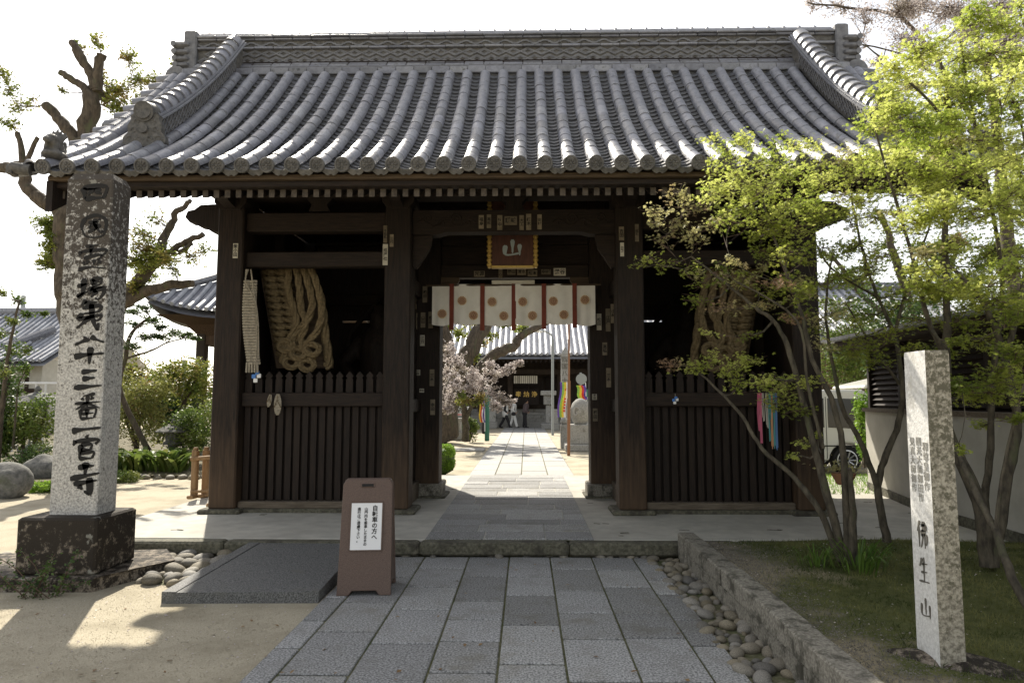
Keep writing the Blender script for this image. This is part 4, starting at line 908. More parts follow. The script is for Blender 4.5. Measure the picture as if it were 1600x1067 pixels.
def smoothp(pts, k=4):
    P = [Vector(q) for q in pts]; out = []; n = len(P)
    for i in range(n - 1):
        a, b, c, d = P[max(i - 1, 0)], P[i], P[i + 1], P[min(i + 2, n - 1)]
        for j in range(k): t = j / k; out.append(.5 * ((2 * b) + (c - a) * t + (2 * a - 5 * b + 4 * c - d) * t * t + (3 * b - a - 3 * c + d) * t ** 3))
    return out + [P[-1]]
def big_sandal(mirror, label):
    Y = 9.25; f = (lambda px, py, dy=0: at(px, py, Y=Y + dy)) if not mirror else (lambda px, py, dy=0: at(1592 - px + 6, py + 0, Y=Y + dy))
    t = thing('straw_sandal', label, 'sandal', f(450, 575), group='giant straw sandals')
    m = MB(); P = [f(405, 418, .12), f(492, 418, .12), f(520, 575, .14), f(432, 575, .14)]; m.add([tuple(q) for q in P] + [tuple(q + Vector((0, .05, 0))) for q in P], [(0, 1, 2, 3), (7, 6, 5, 4), (0, 4, 5, 1), (1, 5, 6, 2), (2, 6, 7, 3), (3, 7, 4, 0)]); m.build('backing_board', 'wood_fascia', t)
    for c_ in range(2):
        for k in range(13):
            y = 424 + k * 10.6; x = 412 + c_ * 19 + k * 1.9; m = MB(); rope(m, smoothp([f(x, y, .09), f(x + 4, y + 1, .0), f(x + 14, y + 2, -.02), f(x + 20, y + 1, .06)], 3), .047); m.build('sole_coil', 'straw', t, smooth=True)
    for pts in ([(452, 418), (450, 450), (458, 480), (463, 505), (452, 530), (436, 545)], [(463, 418), (468, 450), (470, 480), (478, 505), (470, 530), (478, 548)], [(474, 418), (482, 445), (488, 475), (480, 500), (462, 520), (446, 552), (440, 566)], [(486, 420), (497, 450), (503, 490), (494, 520), (478, 540), (490, 562)]):
        m = MB(); rope(m, smoothp([f(x, y, -.07 - .03 * (i % 2)) for i, (x, y) in enumerate(pts)]), .05); m.build('strap_rope', 'straw', t, smooth=True)
    for (cx_, cy_) in ((447, 540), (466, 552), (488, 546), (455, 566), (480, 570)):
        m = MB(); rope(m, [f(cx_ + 11 * math.cos(a), cy_ + 8 * math.sin(a), -.12 - .03 * math.sin(a)) for a in np.linspace(0, 2 * PI, 14)], .043); m.build('knot', 'straw', t, smooth=True)
    m = MB(); rope(m, smoothp([f(470, 420, .0), f(490, 440, .02), f(502, 470, .03), f(508, 520, .04), f(514, 565, .05), f(508, 572, .05)]), .06); m.build('strap_rope', 'straw', t, smooth=True)
big_sandal(False, 'giant straw sandal of coiled thick rope leaning in the left guardian bay'); big_sandal(True, 'giant straw sandal in the right guardian bay, half hidden by maple twigs')
t = thing('hanging_straw_sandal', 'slim pale straw sandal hanging beside the left front column of the gate', 'sandal', at(392, 578, Y=8.72))
for c_ in range(2):
    for k in range(30):
        y = 440 + k * 4.4; bow = 5 * math.sin(k / 29 * PI); x = (382 - bow * .9 + c_ * 10 + (k / 29) * 5); m_ = MB() if k % 30 == 0 else m_
        m_.tube([at(x, y, Y=8.72), at(x + 5, y - .6, Y=8.70), at(x + 9.5 + bow * .4, y, Y=8.72)], .019, 6)
    m_.build('sole', 'straw_pale', t, smooth=True)
for pts in ([(388, 421), (384, 440), (398, 470), (401, 520), (400, 570)], [(392, 421), (396, 450), (403, 500), (404, 560)], [(385, 421), (383, 450)]): m = MB(); rope(m, smoothp([at(x, y, Y=8.69) for x, y in pts]), .010, sides=4); m.build('cord', 'straw_pale', t, smooth=True)
m = MB()
for k in range(5): m.tube([at(386 + k * 4, 566, Y=8.70), at(385 + k * 4.4, 582, Y=8.69)], .014, 5)
m.build('tassel', 'straw_pale', t)
def small_sandal(px, py, hpx, rot, label):
    t = thing('small_straw_sandal', label, 'sandal', at(px, py + hpx / 2, Y=8.74), group='small straw sandals on the rail')
    T = Matrix.Translation(at(px, py, Y=8.75)) @ Matrix.Rotation(rot, 4, 'Y'); h = hpx * 8.75 / F / 2; m = MB()
    for k in range(13): z = -h + 2 * h * k / 12; wd = h * .38 * math.sqrt(max(.1, 1 - (k / 6. - 1) ** 2 * .8)); m.tube([T @ Vector((-wd, 0, z)), T @ Vector((wd, 0, z))], h * .10, 5)
    m.build('sole', 'straw_pale', t, smooth=True)
    m = MB(); m.tube([T @ Vector(q) for q in ((-h * .35, -.01, -h * .3), (0, -.03, h * .45), (h * .35, -.01, -h * .3))], .006, 5); m.tube([T @ Vector((0, -.03, h * .45)), T @ Vector((0, 0, h * 1.15))], .004, 4); m.build('thong', 'straw', t)
small_sandal(421, 626, 18, .15, 'tiny straw sandal on the left rail, the shorter of the tied pair'); small_sandal(434, 632, 30, 0, 'small straw sandal hanging lower on the left rail, the longer of the tied pair')
t = thing('yarn_charm', 'bundles of pink, teal, orange and grey yarn tied to the right rail', 'charm', at(1198, 700, Y=8.74)); R = random.Random(4)
for i, (px, y1, c_) in enumerate(((1184, 676, 'yarn_pink'), (1187, 694, 'yarn_pink'), (1190, 655, 'yarn_grey'), (1196, 666, 'yarn_grey'), (1204, 700, 'yarn_orange'), (1207, 698, 'yarn_teal'), (1211, 700, 'yarn_blue'), (1201, 690, 'yarn_teal'))):
    m = MB()
    for k in range(3): m.tube([at(px + k * 1.2, 614, Y=8.75 - .01 * k), at(px + k * 1.4 + R.uniform(-1, 1), (614 + y1) / 2, Y=8.73), at(px + k * 1.2 + 2, y1 + R.uniform(-4, 4), Y=8.74)], .006, 4)
    m.build('strand', c_, t)
def charm(px, py, lab, cc, s=8):
    t = thing('paper_charm', lab, 'charm', at(px, py + s, Y=8.72))
    m = MB(); m.tube([at(px, py - s * 1.6, Y=8.73), at(px, py - s * .5, Y=8.72)], .003, 4); m.build('thread', 'yarn_grey', t)
    for dx, dy, c_ in ((-.4, 0, cc), (.5, -.1, 'f_white'), (-.1, .7, 'f_white'), (.2, -.6, cc)):
        q = at(px + dx * s, py + dy * s, Y=8.715); m = MB(); m.bbox(q.x - s * .003, q.x + s * .003, q.y - .006, q.y + .006, q.z - s * .003, q.z + s * .003, .005); m.build('folded_paper', c_, t)
charm(400, 588, 'blue and white folded charm hanging below the slim sandal', 'f_blue', 9); charm(1055, 625, 'small blue and white paper charm tied to the right rail', 'f_blue', 6)
# guardian statues deep in the bays
def guardian(x, label):
    B = [((x, 10.9, 1.0), (x, 10.9, 1.9), .20, .27), ((x, 10.9, 1.9), (x, 10.87, 2.45), .28, .33), ((x, 10.85, 2.45), (x, 10.82, 2.68), .13, .11), ((x, 10.80, 2.85), (.15, .17, .20), (0, 0, 0)), ((x - .3, 10.88, 2.5), (x - .55, 10.75, 2.15), .13, .10), ((x - .55, 10.75, 2.15), (x - .35, 10.5, 1.95), .10, .08),
         ((x + .3, 10.88, 2.5), (x + .58, 10.8, 2.7), .13, .10), ((x + .58, 10.8, 2.7), (x + .5, 10.65, 3.05), .10, .09), ((x - .14, 10.88, 1.0), (x - .2, 10.85, .35), .18, .10), ((x + .14, 10.88, 1.0), (x + .22, 10.85, .35), .18, .10), ((x, 10.8, 3.04), (.09, .09, .08), (0, 0, 0)), ((x - .2, 10.78, .33), (.1, .17, .07), (0, 0, 0)), ((x + .22, 10.78, .33), (.1, .17, .07), (0, 0, 0)), ((x, 10.65, 2.84), (.03, .04, .05), (0, 0, 0))]
    t = thing('guardian_statue', label, 'statue', (x, 10.9, PZ)); o = link(blob_mesh('figure', B, .035, 'wood', 2), 'figure', t, -Vector((x, 10.9, PZ)))
    m = MB(); m.bbox(x - .5, x + .5, 10.5, 11.3, PZ, .30, .02); m.build('pedestal', 'wood', t)
    m = MB(); m.tube([(x - .33, 10.62, 1.9), (x - .62, 10.95, 1.9), (x - .55, 11.15, 2.7), (x, 11.2, 3.35), (x + .55, 11.15, 2.9)], .045, 7); m.build('scarf', 'wood', t, smooth=True)
guardian(-2.35, 'dark wooden guardian statue inside the left bay of the gate'); guardian(2.55, 'dark wooden guardian statue inside the right bay of the gate')

# ================================================================ TALL INSCRIBED PILLAR (left)
tp = thing('stone_pillar', 'tall weathered granite pillar with black brushed characters on a dark mossy block', 'pillar', (-3.98, 6.1, 0))
sh = MB(); x0, x1, y0, y1 = -4.19, -3.765, 6.01, 6.30; c_ = .035
sh.add([(x0 + a, y0 + b_, z) for z, e in ((.59, 0), (3.60, 0)) for a, b_ in ((c_ * .3, 0), (x1 - x0 - c_ * .3, 0), (x1 - x0, c_ * .3), (x1 - x0, y1 - y0 - c_ * .3), (x1 - x0 - c_ * .3, y1 - y0), (c_ * .3, y1 - y0), (0, y1 - y0 - c_ * .3), (0, c_ * .3))]
       + [(x0 + a, y0 + b_, 3.66) for a, b_ in ((.04, .03), (x1 - x0 - .04, .03), (x1 - x0 - .03, .04), (x1 - x0 - .03, y1 - y0 - .04), (x1 - x0 - .04, y1 - y0 - .03), (.04, y1 - y0 - .03), (.03, y1 - y0 - .04), (.03, .04))],
       [(7, 6, 5, 4, 3, 2, 1, 0), tuple(range(16, 24))] + [(l * 8 + i, l * 8 + (i + 1) % 8, l * 8 + 8 + (i + 1) % 8, l * 8 + 8 + i) for l in range(2) for i in range(8)])
so = sh.build('shaft', 'pillar_stone', tp, origin=(-3.98, 6.1, .3))
yy = [(287, 317), (336, 372), (381, 427), (433, 470), (468, 517), (523, 541), (541, 570), (574, 612), (614, 656), (660, 682), (680, 718), (722, 774)]
for ch, (a, b_) in zip('四國霊場第八十三番一官寺', yy):
    za, zb = at(140, a, Y=y0).z, at(140, b_, Y=y0).z; cx_ = at(143 + (450 - (a + b_) / 2) * .035, (a + b_) / 2, Y=y0).x; wd = .27 if ch not in '一十八' else .28
    m = MB(); brush(m, ch, cx_ - wd / 2, za, wd, za - zb, .027 if ch in '國霊番' else (.033 if ch in '場官第' else .044), y=y0 - .001, th=.004); m.build('character', 'ink', so)
m = MB(); m.bbox(-4.345, -3.655, 5.84, 6.45, .115, .59, .018); m.build('base_block', 'plinth_stone', tp)
m = MB(); v = [(-5.6, 5.72), (-3.62, 5.76), (-3.47, 6.12), (-3.28, 6.45), (-3.6, 6.9), (-5.6, 6.6)]
m.add([(x, y, .0) for x, y in v] + [(x, y, .095) for x, y in v] + [(x * .995, y + (.02 if y < 6 else -.02), .113) for x, y in v], [(5, 4, 3, 2, 1, 0), tuple(range(12, 18))] + [(l * 6 + i, l * 6 + (i + 1) % 6, l * 6 + 6 + (i + 1) % 6, l * 6 + 6 + i) for l in range(2) for i in range(6)]); m.build('ground_slab', 'plinth_stone', tp)

# ================================================================ RIGHT STONE POST
rpz = Vector((2.19, 3.78, .22)); ang = math.radians(0)
t = thing('stone_post', 'short square granite post with carved left face on a rough slab in the moss', 'pillar', rpz, ang)
m = MB(); h = .064; hy = .102; m.add([(sx * h * k, sy * hy * k, z) for z, k in ((-.1, 1.03), (1.625, .985), (1.64, .95)) for sx, sy in ((-1, -1), (1, -1), (1, 1), (-1, 1))], [(3, 2, 1, 0), (8, 9, 10, 11)] + [(l * 4 + i, l * 4 + (i + 1) % 4, l * 4 + 4 + (i + 1) % 4, l * 4 + 4 + i) for l in range(2) for i in range(4)])
m.mi = [1 if k_ >= 2 and (k_ - 2) % 4 == 3 else 0 for k_ in range(len(m.f))]; ps = m.build('shaft', ['post_stone', 'post_face_sunlit'], t, local=True)
LF = Matrix.Translation((-h * 1.0 - .0015, 0, 0)) @ Matrix.Rotation(-PI / 2, 4, 'Z')          # left (-X) face
def on_left(me, name, x, z): o = inst(me, name, ps, LF @ Matrix.Translation((x, 0, z)) @ FACE)
for i, (tx, x, z, sz) in enumerate((('釋尊皇御作', .064, 1.02, .052), ('圓光大師御田作', .004, 1.0, .050), ('見真大師御作', -.058, 1.02, .050))):
    on_left(text_mesh('\n'.join(tx), sz, 'ink_worn', .0012), 'inscription', x, z)
for ch, z in (('佛', .73), ('生', .54), ('山', .33)):
    m = MB(); brush(m, ch, -.05, z, .10, .145 if ch != '山' else .11, .011, y=0, th=.003); me = m.mesh('character', 'ink_faint'); inst(me, 'character', ps, LF)
b = blob_mesh('base_slab', [((.05, 0, -.01), (.30, .17, .07), (0, 0, -.5)), ((-.12, .1, -.02), (.2, .12, .06), (0, 0, -.3)), ((.22, -.14, -.02), (.16, .12, .06), (0, .1, 0))], .025, 'plinth_stone', 2); o = link(b, 'base_slab', t, (.02, -.02, -.01))

# ================================================================ NOTICE STAND
nt_ = thing('notice_stand', 'brown plastic folding notice stand with a white Japanese notice, standing on the paved path', 'sign', (-1.33, 5.83, .022), math.radians(5))
W1, W2, D1, D2, H = .222, .203, .205, .050, .905
def shell(sy):
    m = MB(); vs = []; n_ = []
    P = [(-W1, 0), (-W1 + .10, 0), (-W1 + .125, .035), (W1 - .125, .035), (W1 - .10, 0), (W1, 0), (W1 - .004, .03), (W2 + .004, H - .035), (W2 - .02, H), (-W2 + .02, H), (-W2 - .004, H - .035), (-W1 + .004, .03)]
    def yy_(z): return sy * (D1 + (D2 - D1) * z / H)
    vs = [(x, yy_(z), z) for x, z in P] + [(x * .97, yy_(z) - sy * .05 * (1 - .6 * z / H), z) for x, z in P]; k = len(P)
    m.add(vs, [tuple(range(k)), tuple(range(2 * k - 1, k - 1, -1))] + [(i, (i + 1) % k, (i + 1) % k + k, i + k) for i in range(k)]); return m
for sy, nm in ((-1, 'front_leaf'), (1, 'rear_leaf')):
    o = shell(sy).build(nm, 'plastic', nt_, local=True); bv = o.modifiers.new('b', 'BEVEL'); bv.width = .010; bv.segments = 3
for sx in (-1, 1):
    m = MB(); m.add([(sx * (W1 - .012), -D1 + .02, .035), (sx * (W1 - .012), -.04, .07), (sx * (W1 - .012), .04, .07), (sx * (W1 - .012), D1 - .02, .035), (sx * (W2 - .010), D2 - .01, H - .02), (sx * (W2 - .010), -D2 + .01, H - .02)] + [(sx * (W1 - .03), -D1 + .02, .035), (sx * (W1 - .03), -.04, .07), (sx * (W1 - .03), .04, .07), (sx * (W1 - .03), D1 - .02, .035), (sx * (W2 - .028), D2 - .01, H - .02), (sx * (W2 - .028), -D2 + .01, H - .02)],
          [(0, 1, 2, 3, 4, 5), (11, 10, 9, 8, 7, 6)] + [(i, (i + 1) % 6, (i + 1) % 6 + 6, i + 6) for i in range(6)]); m.build('side_web', 'plastic', nt_, local=True)
m = MB(); m.bbox(-W2 + .012, W2 - .012, -D2, D2, H - .035, H + .006, .014); m.build('top', 'plastic', nt_, local=True)
tilt = math.atan((D1 - D2) / H); ly = lambda z: -(D1 + (D2 - D1) * z / H)
Tp = Matrix.Translation((.0, ly(.535) - .010, .535)) @ Matrix.Rotation(-tilt, 4, 'X')
def lp(mb, nm, mt, T=None): me = mb.mesh(nm, mt); return inst(me, nm, nt_, T or Tp)
m = MB(); m.bbox(-.135, .135, -.002, .010, -.198, -.186, .003); lp(m, 'panel_frame', 'plastic'); m = MB(); m.bbox(-.135, .135, -.002, .010, .186, .198, .003); lp(m, 'panel_frame', 'plastic')
for s_ in (-1, 1): m = MB(); m.bbox(s_ * .131 - .006, s_ * .131 + .006, -.002, .010, -.186, .186, .003); lp(m, 'panel_frame', 'plastic')
m = MB(); m.box(-.125, .125, -.0, .008, -.186, .186); pn = lp(m, 'notice', 'white')
for tx, x, sz, top in (('自転車の方へ', .068, .047, .165), ('山門内を乗車したままの', -.005, .0285, .150), ('通行はご遠慮下さい。', -.062, .0285, .150)):
    me = text_mesh('\n'.join(tx), sz, 'ink', .0006, sz * .022, space=.98); inst(me, 'lettering', pn, Matrix.Translation((x, -.002, top - sz * .49 * len(tx))) @ FACE)
m = MB(); m.bbox(-.062, .062, -.004, .03, -.022, .022, .008); lp(m, 'handle_rim', 'plastic', Matrix.Translation((0, ly(.86) - .004, .862)) @ Matrix.Rotation(-tilt, 4, 'X'))
m = MB(); m.box(-.048, .048, -.006, .0, -.012, .010); lp(m, 'handle_slot', 'ink', Matrix.Translation((0, ly(.86) - .005, .862)) @ Matrix.Rotation(-tilt, 4, 'X'))

# ================================================================ BACKGROUND THROUGH THE GATE
def tiled_roof(parent, x0, x1, ye, ze, yt, zt, pitch, r, matn, name='roof', sag=.0, k=8, z_corner=0., hip=0., back=True):
    """roof slope facing the viewer: sheet plus rows of round tiles in one part of kind stuff"""
    m = MB(); vs = []
    def P(x, t, off=0.):
        y = ye + (yt - ye) * t; z = ze + (zt - ze) * (t - sag * math.sin(PI * t)); u = abs((x - (x0 + x1) / 2) / ((x1 - x0) / 2)); return (x, y, z + z_corner * u ** 4 * (1 - t) + off)
    n_ = 24
    for i in range(k + 1):
        t = i / k
        for j in range(n_ + 1): u = j / n_; a, b_ = x0 + hip * t, x1 - hip * t; vs.append(P(a + (b_ - a) * u, t))
    fs = [(i * (n_ + 1) + j, i * (n_ + 1) + j + 1, (i + 1) * (n_ + 1) + j + 1, (i + 1) * (n_ + 1) + j) for i in range(k) for j in range(n_)]
    m.add(vs, fs)
    m.add([(v[0], v[1] + .05, v[2] - .22) for v in vs], [f[::-1] for f in fs])
    if back: m.add([(v[0], 2 * yt - v[1], v[2]) for v in vs], [f[::-1] for f in fs])
    rf = m.build(name, matn, parent, smooth=False, fix=False)
    q = MB(); x = x0 + pitch / 2
    while x < x1:
        tm = 1.
        if hip: tm = min(1., min(x - x0, x1 - x) / hip) if hip > 0 else 1.
        if tm > .08: q.tube([P(x, t, r * .25) for t in np.linspace(0, tm, k + 1)], r, 8)
        x += pitch
    stuff(q.build('roof_tiles', matn, rf, smooth=True, fix=False)); return rf
hall = thing('temple_hall', 'dark wooden main hall with a grey tiled roof and stone steps beyond the gate', 'building', (0, 38, 0))
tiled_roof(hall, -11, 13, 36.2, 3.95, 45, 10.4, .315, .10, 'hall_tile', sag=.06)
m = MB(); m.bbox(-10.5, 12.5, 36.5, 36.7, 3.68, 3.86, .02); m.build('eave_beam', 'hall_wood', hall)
m = MB(); [m.box(x, x + .09, 36.35, 38, 3.60, 3.70) for x in np.arange(-10.5, 12.5, .25)]; stuff(m.build('rafters', 'wood', hall))
m = MB(); m.bbox(-9, 11, 40.2, 40.4, .95, 6, .02); m.build('wall', 'hall_wood', hall)
for x in (-6, -2.6, -.9, 1.9, 3.6, 6.4): m = MB(); m.tube([(x, 38.9, .9), (x, 38.9, 4.2)], .16, 12); m.build('column', 'hall_wood', hall, smooth=True)
m = MB(); m.bbox(-7, 8, 38.7, 38.9, 3.0, 3.3, .02); m.build('tie_beam', 'hall_wood', hall)
for k in range(6):
    m = MB(); m.bbox(-3.2, 1.9, 38.3 + k * .34, 40.2, k * .17, (k + 1) * .17, .01); m.build('step', 'stone_mid', hall, origin=(0, 38.3 + k * .34, k * .17))
m = MB(); m.bbox(-9, -3.25, 39.2, 41, 0, .95, .02); m.bbox(1.95, 11, 39.2, 41, 0, .95, .02); m.build('stone_base', 'stone_mid', hall)
for x0 in np.arange(-2.5, 1.6, .9): m = MB(); m.bbox(x0, x0 + .82, 40.1, 40.18, 1.3, 2.9, .01); [m.box(x0 + .04, x0 + .78, 40.07, 40.09, z, z + .03) for z in np.arange(1.4, 2.9, .16)]; m.build('lattice_door', 'wood', hall)
def bx_at(px0, px1, py0, py1, Y, d, nm, mt, parent, c=.01):
    a, b_ = at(px0, py1, Y=Y), at(px1, py0, Y=Y); m = MB(); m.bbox(min(a.x, b_.x), max(a.x, b_.x), Y, Y + d, a.z, b_.z, c); return m.build(nm, mt, parent)
ob = thing('offering_box', 'dark wooden offering box with three gold characters at the hall front', 'box', at(820, 632, Y=39.4))
bx_at(803, 842, 608, 633, 39.0, .8, 'body', 'wood', ob)
for i, ch in enumerate('奉納浄'):
    q = at(810 + i * 12.5, 616.5, Y=38.98); inst(text_mesh(ch, .34, 'gold', .01, .006), 'lettering', ob, Matrix.Translation(q - wp(ob)) @ FACE)
t = thing('hanging_bell_rope_screen', 'row of pale strips hanging under the hall eaves', 'screen', at(820, 600, Y=38.2))
for i in range(12): a = 803 + i * 3.1; bx_at(a, a + 2.4, 587, 599, 38.2, .04, 'strip', 'paper', t, .002)
# big dark tree left of the hall and its mossy limb
def V_(px, py, Y): return at(px, py, Y=Y)
bt = thing('large_camphor_tree', 'thick dark leaning tree with a mossy limb reaching right before the hall', 'tree', at(705, 690, Z=0))
o_ = grow(bt, [([V_(700, 690, 25), V_(700, 640, 25), V_(715, 590, 25), V_(735, 545, 25), V_(760, 500, 25.3), V_(790, 440, 26)], .40, .26), ([V_(738, 600, 25), V_(755, 570, 25), V_(785, 548, 25), V_(805, 540, 25.2), V_(815, 525, 25.3), V_(850, 505, 25.5), V_(900, 480, 26)], .24, .12), ([V_(705, 580, 25), V_(700, 545, 25), V_(690, 500, 25)], .26, .2)],
    [(V_(x, y, 25.5 + dy), r_ * 25 / F, 10, 12, 'a') for x, y, r_, dy in ((700, 510, 18, 0), (720, 520, 16, 1), (765, 525, 16, 1), (745, 560, 14, 1.5), (752, 535, 12, 1.5), (815, 512, 13, 0), (840, 500, 14, 0), (730, 500, 18, 0), (790, 505, 14, 1))], 'bark', .012, .8, seed=3, sides=8, branch_r=.04)
leaves('crown', o_['a'], .17, 'leaf', 'leaf_camphor', bt)
def tree(name, label, base, stems, cls, lm, size, kind='leaf', group=None, tilt=.6, **kw):
    t = thing(name, label, 'tree', base, group=group); o_ = grow(t, stems, cls, **kw)
    for i, (b_, p_) in enumerate(o_.items()): leaves('crown' if i == 0 else 'pale_crown', p_, size, kind, lm[b_] if isinstance(lm, dict) else lm, t, tilt)
    return t
Rn = random.Random(21)
ct = [(V_(x, y, 22 + Rn.uniform(-1, 1)), r_ * 1.5 * 22 / F, 30, 12, 'b' if Rn.random() < .8 else 'l') for x, y, r_ in ((700, 545, 12), (712, 560, 14), (700, 580, 14), (722, 580, 14), (740, 585, 12), (712, 600, 15), (735, 605, 14), (755, 595, 13), (770, 585, 12), (785, 580, 11), (800, 573, 8), (812, 568, 5), (765, 610, 12), (700, 620, 14), (725, 625, 12), (750, 625, 12), (780, 620, 12), (795, 628, 9), (775, 635, 8), (765, 570, 9), (698, 640, 10))]
tree('cherry_tree', 'cherry tree in pale pink blossom seen through the gate on the left', at(727, 690, Z=0), [([V_(727, 688, 23.5), V_(727, 650, 23), V_(720, 620, 22.5), V_(705, 590, 22)], .14, .05), ([V_(727, 655, 23), V_(745, 620, 22.5), V_(775, 590, 22)], .08, .04)], ct, {'b': 'blossom', 'l': 'leaf_camphor'}, .065, 'petal', seed=5, twig_r=.006, flatten=.9, sides=6)
hd = thing('clipped_shrub', 'bright green clipped box shrub behind the left rear post', 'shrub', at(696, 738, Z=0)); q = at(696, 715, Y=14.6)
P_ = []; Rn = random.Random(2)
for i in range(9000): d = Vector((Rn.gauss(0, 1), Rn.gauss(0, 1), Rn.gauss(0, 1))).normalized(); d = Vector(tuple(math.copysign(abs(c) ** .55, c) for c in d)); P_.append(q + Vector((d.x * .30 - .1, d.y * .3, d.z * .29)) * Rn.uniform(.82, 1.02))
leaves('foliage', P_, .028, 'leaf', 'leaf_box', hd, 1.2); m = MB(); m.lathe([(.05, -.02), (.27, .1), (.30, .42), (.2, .52)], 12, c=(q.x - .1, q.y, .0)); m.build('core', 'leaf_dark', hd)
# pillars, signs, flags, lamps beyond the gate
t = thing('bus_parking_sign', 'small white parking sign with black writing and a red arrow on a thin post', 'sign', at(722, 684, Z=0)); Ys = wp(t).y
bx_at(711, 733.5, 635, 649.5, Ys, .02, 'board', 'white', t, .004); bx_at(721, 722.6, 649, 684, Ys + .0, .03, 'post', 'pole_grey', t, .002)
for tx, py, sz in (('大型バス', 639, .125), ('駐車場', 643.8, .11)): q = at(722, py, Y=Ys - .01); inst(text_mesh(tx, sz, 'ink', .002, .003), 'lettering', t, Matrix.Translation(q - wp(t)) @ FACE)
a = at(714, 647.6, Y=Ys - .004); b_ = at(731, 647.6, Y=Ys - .004); m = MB(); m.prism([(a.x, a.z), (a.x + .1, a.z + .04), (a.x + .1, a.z + .018), (b_.x, a.z + .018), (b_.x, a.z - .018), (a.x + .1, a.z - .018), (a.x + .1, a.z - .04)], Ys - .008, Ys - .002); m.build('arrow', 'f_red', t)
def flag(px0, px1, py0, py1, Y, lab, lean=0, order=('f_purple', 'f_green', 'f_yellow', 'f_white'), tx=True):
    t = thing('banner', lab, 'banner', at(px0, py1 + 14, Y=Y), group='five coloured temple banners'); n_ = len(order)
    for i, c_ in enumerate(order):
        m = MB(); vs = []
        for k in range(7):
            py = py0 + (py1 - py0) * k / 6
            for e in (i / n_, (i + 1) / n_): px = px0 + (px1 - px0) * e + lean * (k / 6) + 1.2 * math.sin(k * 1.1); q = at(px, py, Y=Y + .06 * math.sin(k * 1.3 + e * 3)); vs.append(q)
        nn = len(vs); m.add(vs + [q + Vector((0, .012, 0)) for q in vs], [(2 * k, 2 * k + 1, 2 * k + 3, 2 * k + 2) for k in range(6)] + [(nn + 2 * k, nn + 2 * k + 2, nn + 2 * k + 3, nn + 2 * k + 1) for k in range(6)]); m.build('stripe', c_, t)
    m = MB(); m.tube([at(px1 + 1, py0 - 4, Y=Y + .03), at(px1 + 1 + lean * .3, py1 + 14, Y=Y + .03)], .014, 6); m.build('staff', 'white', t)
    if tx:
        m = MB(); 
        for k in range(8): q = at(px0 + (px1 - px0) * .72 + lean * k / 9., py0 + (py1 - py0) * (.22 + .085 * k), Y=Y - .02); s_ = (py1 - py0) * .026 * Y / F; m.bbox(q.x - s_, q.x + s_, Y - .03, Y - .015, q.z - s_, q.z + s_, .004)
        m.build('red_writing', 'f_red', t)
flag(875, 888, 597, 652, 20.5, 'tall purple, green, yellow and white banner beside the rusty pole', -4); flag(748, 756, 624, 660, 24, 'small yellow red and white banner left of the path', 2, ('f_yellow', 'f_red', 'f_white', 'f_purple'), False); flag(900, 914, 602, 624, 23, 'leaning rainbow banner above the round stone', 4, ('f_green', 'f_yellow', 'f_red', 'f_purple'), False)
t = thing('inscribed_stone_column', 'slim inscribed stone column with a pyramid top right of the path', 'pillar', at(884, 690, Y=24)); a = at(884, 690, Y=24)
m = MB(); m.add([(a.x + sx * .15, 24 + sy * .15, z) for z in (0, at(884, 553, Y=24).z) for sx, sy in ((-1, -1), (1, -1), (1, 1), (-1, 1))] + [(a.x, 24, at(884, 541, Y=24).z)], [(3, 2, 1, 0), (4, 5, 8), (5, 6, 8), (6, 7, 8), (7, 4, 8)] + [(i, (i + 1) % 4, (i + 1) % 4 + 4, i + 4) for i in range(4)]); m.build('shaft', 'stone_mid', t)
for k, ch in enumerate('四国八十'): q = at(882.5, 562 + k * 11, Y=23.84); inst(text_mesh(ch, .21, 'ink_faint', .004), 'lettering', t, Matrix.Translation(q - wp(t)) @ FACE)
t = thing('rusty_pole', 'thin rusty iron pole right of the path', 'pole', at(888.5, 712, Z=0)); Yp = wp(t).y
m = MB(); m.tube([at(888.5, 714, Y=Yp), at(889, 595, Y=Yp)], .045, 10); m.build('lower_tube', 'rust', t, smooth=True); m = MB(); m.tube([at(889, 595, Y=Yp), at(889, 440, Y=Yp)], .028, 10); m.build('upper_tube', 'rust', t, smooth=True)
t = thing('stone_bollard', 'short pale stone post with a rounded top beside the rusty pole', 'bollard', at(882, 700, Z=0)); Yp = wp(t).y; c0 = at(882, 700, Z=0)
m = MB(); m.bbox(c0.x - .13, c0.x + .13, Yp - .13, Yp + .13, 0, .78, .02); m.build('shaft', 'stone_mid', t); m = MB(); m.lathe([(.08, .78), (.14, .84), (.13, .93), (.05, .99)], 12, c=(c0.x, Yp, 0)); m.build('cap', 'stone_mid', t, smooth=True)
t = thing('lamp_post', 'thin grey lamp post with a curved arm before the hall roof', 'street lamp', at(863, 680, Z=0)); Yp = wp(t).y
m = MB(); m.tube([at(863.5, 681, Y=Yp), at(863.5, 530, Y=Yp)], .06, 8); m.build('post', 'pole_grey', t, smooth=True); m = MB(); m.tube(smoothp([at(863.5, 530, Y=Yp), at(861, 523, Y=Yp), at(852, 518, Y=Yp), at(840, 515.5, Y=Yp)]), .04, 6); m.build('arm', 'pole_grey', t, smooth=True)
q = at(838, 516, Y=Yp); m = MB(); m.lathe([(.02, .08), (.16, .03), (.17, -.03), (.1, -.09), (.02, -.11)], 12, T=Matrix.Translation(q) @ Matrix.Rotation(.2, 4, 'Y') @ Matrix.Diagonal((1.9, 1, .7, 1))); m.build('lamp_head', 'white', t, smooth=True)
t = thing('round_stone_monument', 'egg shaped grey stone with a carved swirl on a square pedestal', 'monument', at(906, 683, Y=21.5)); c0 = at(907, 663, Y=21.5)
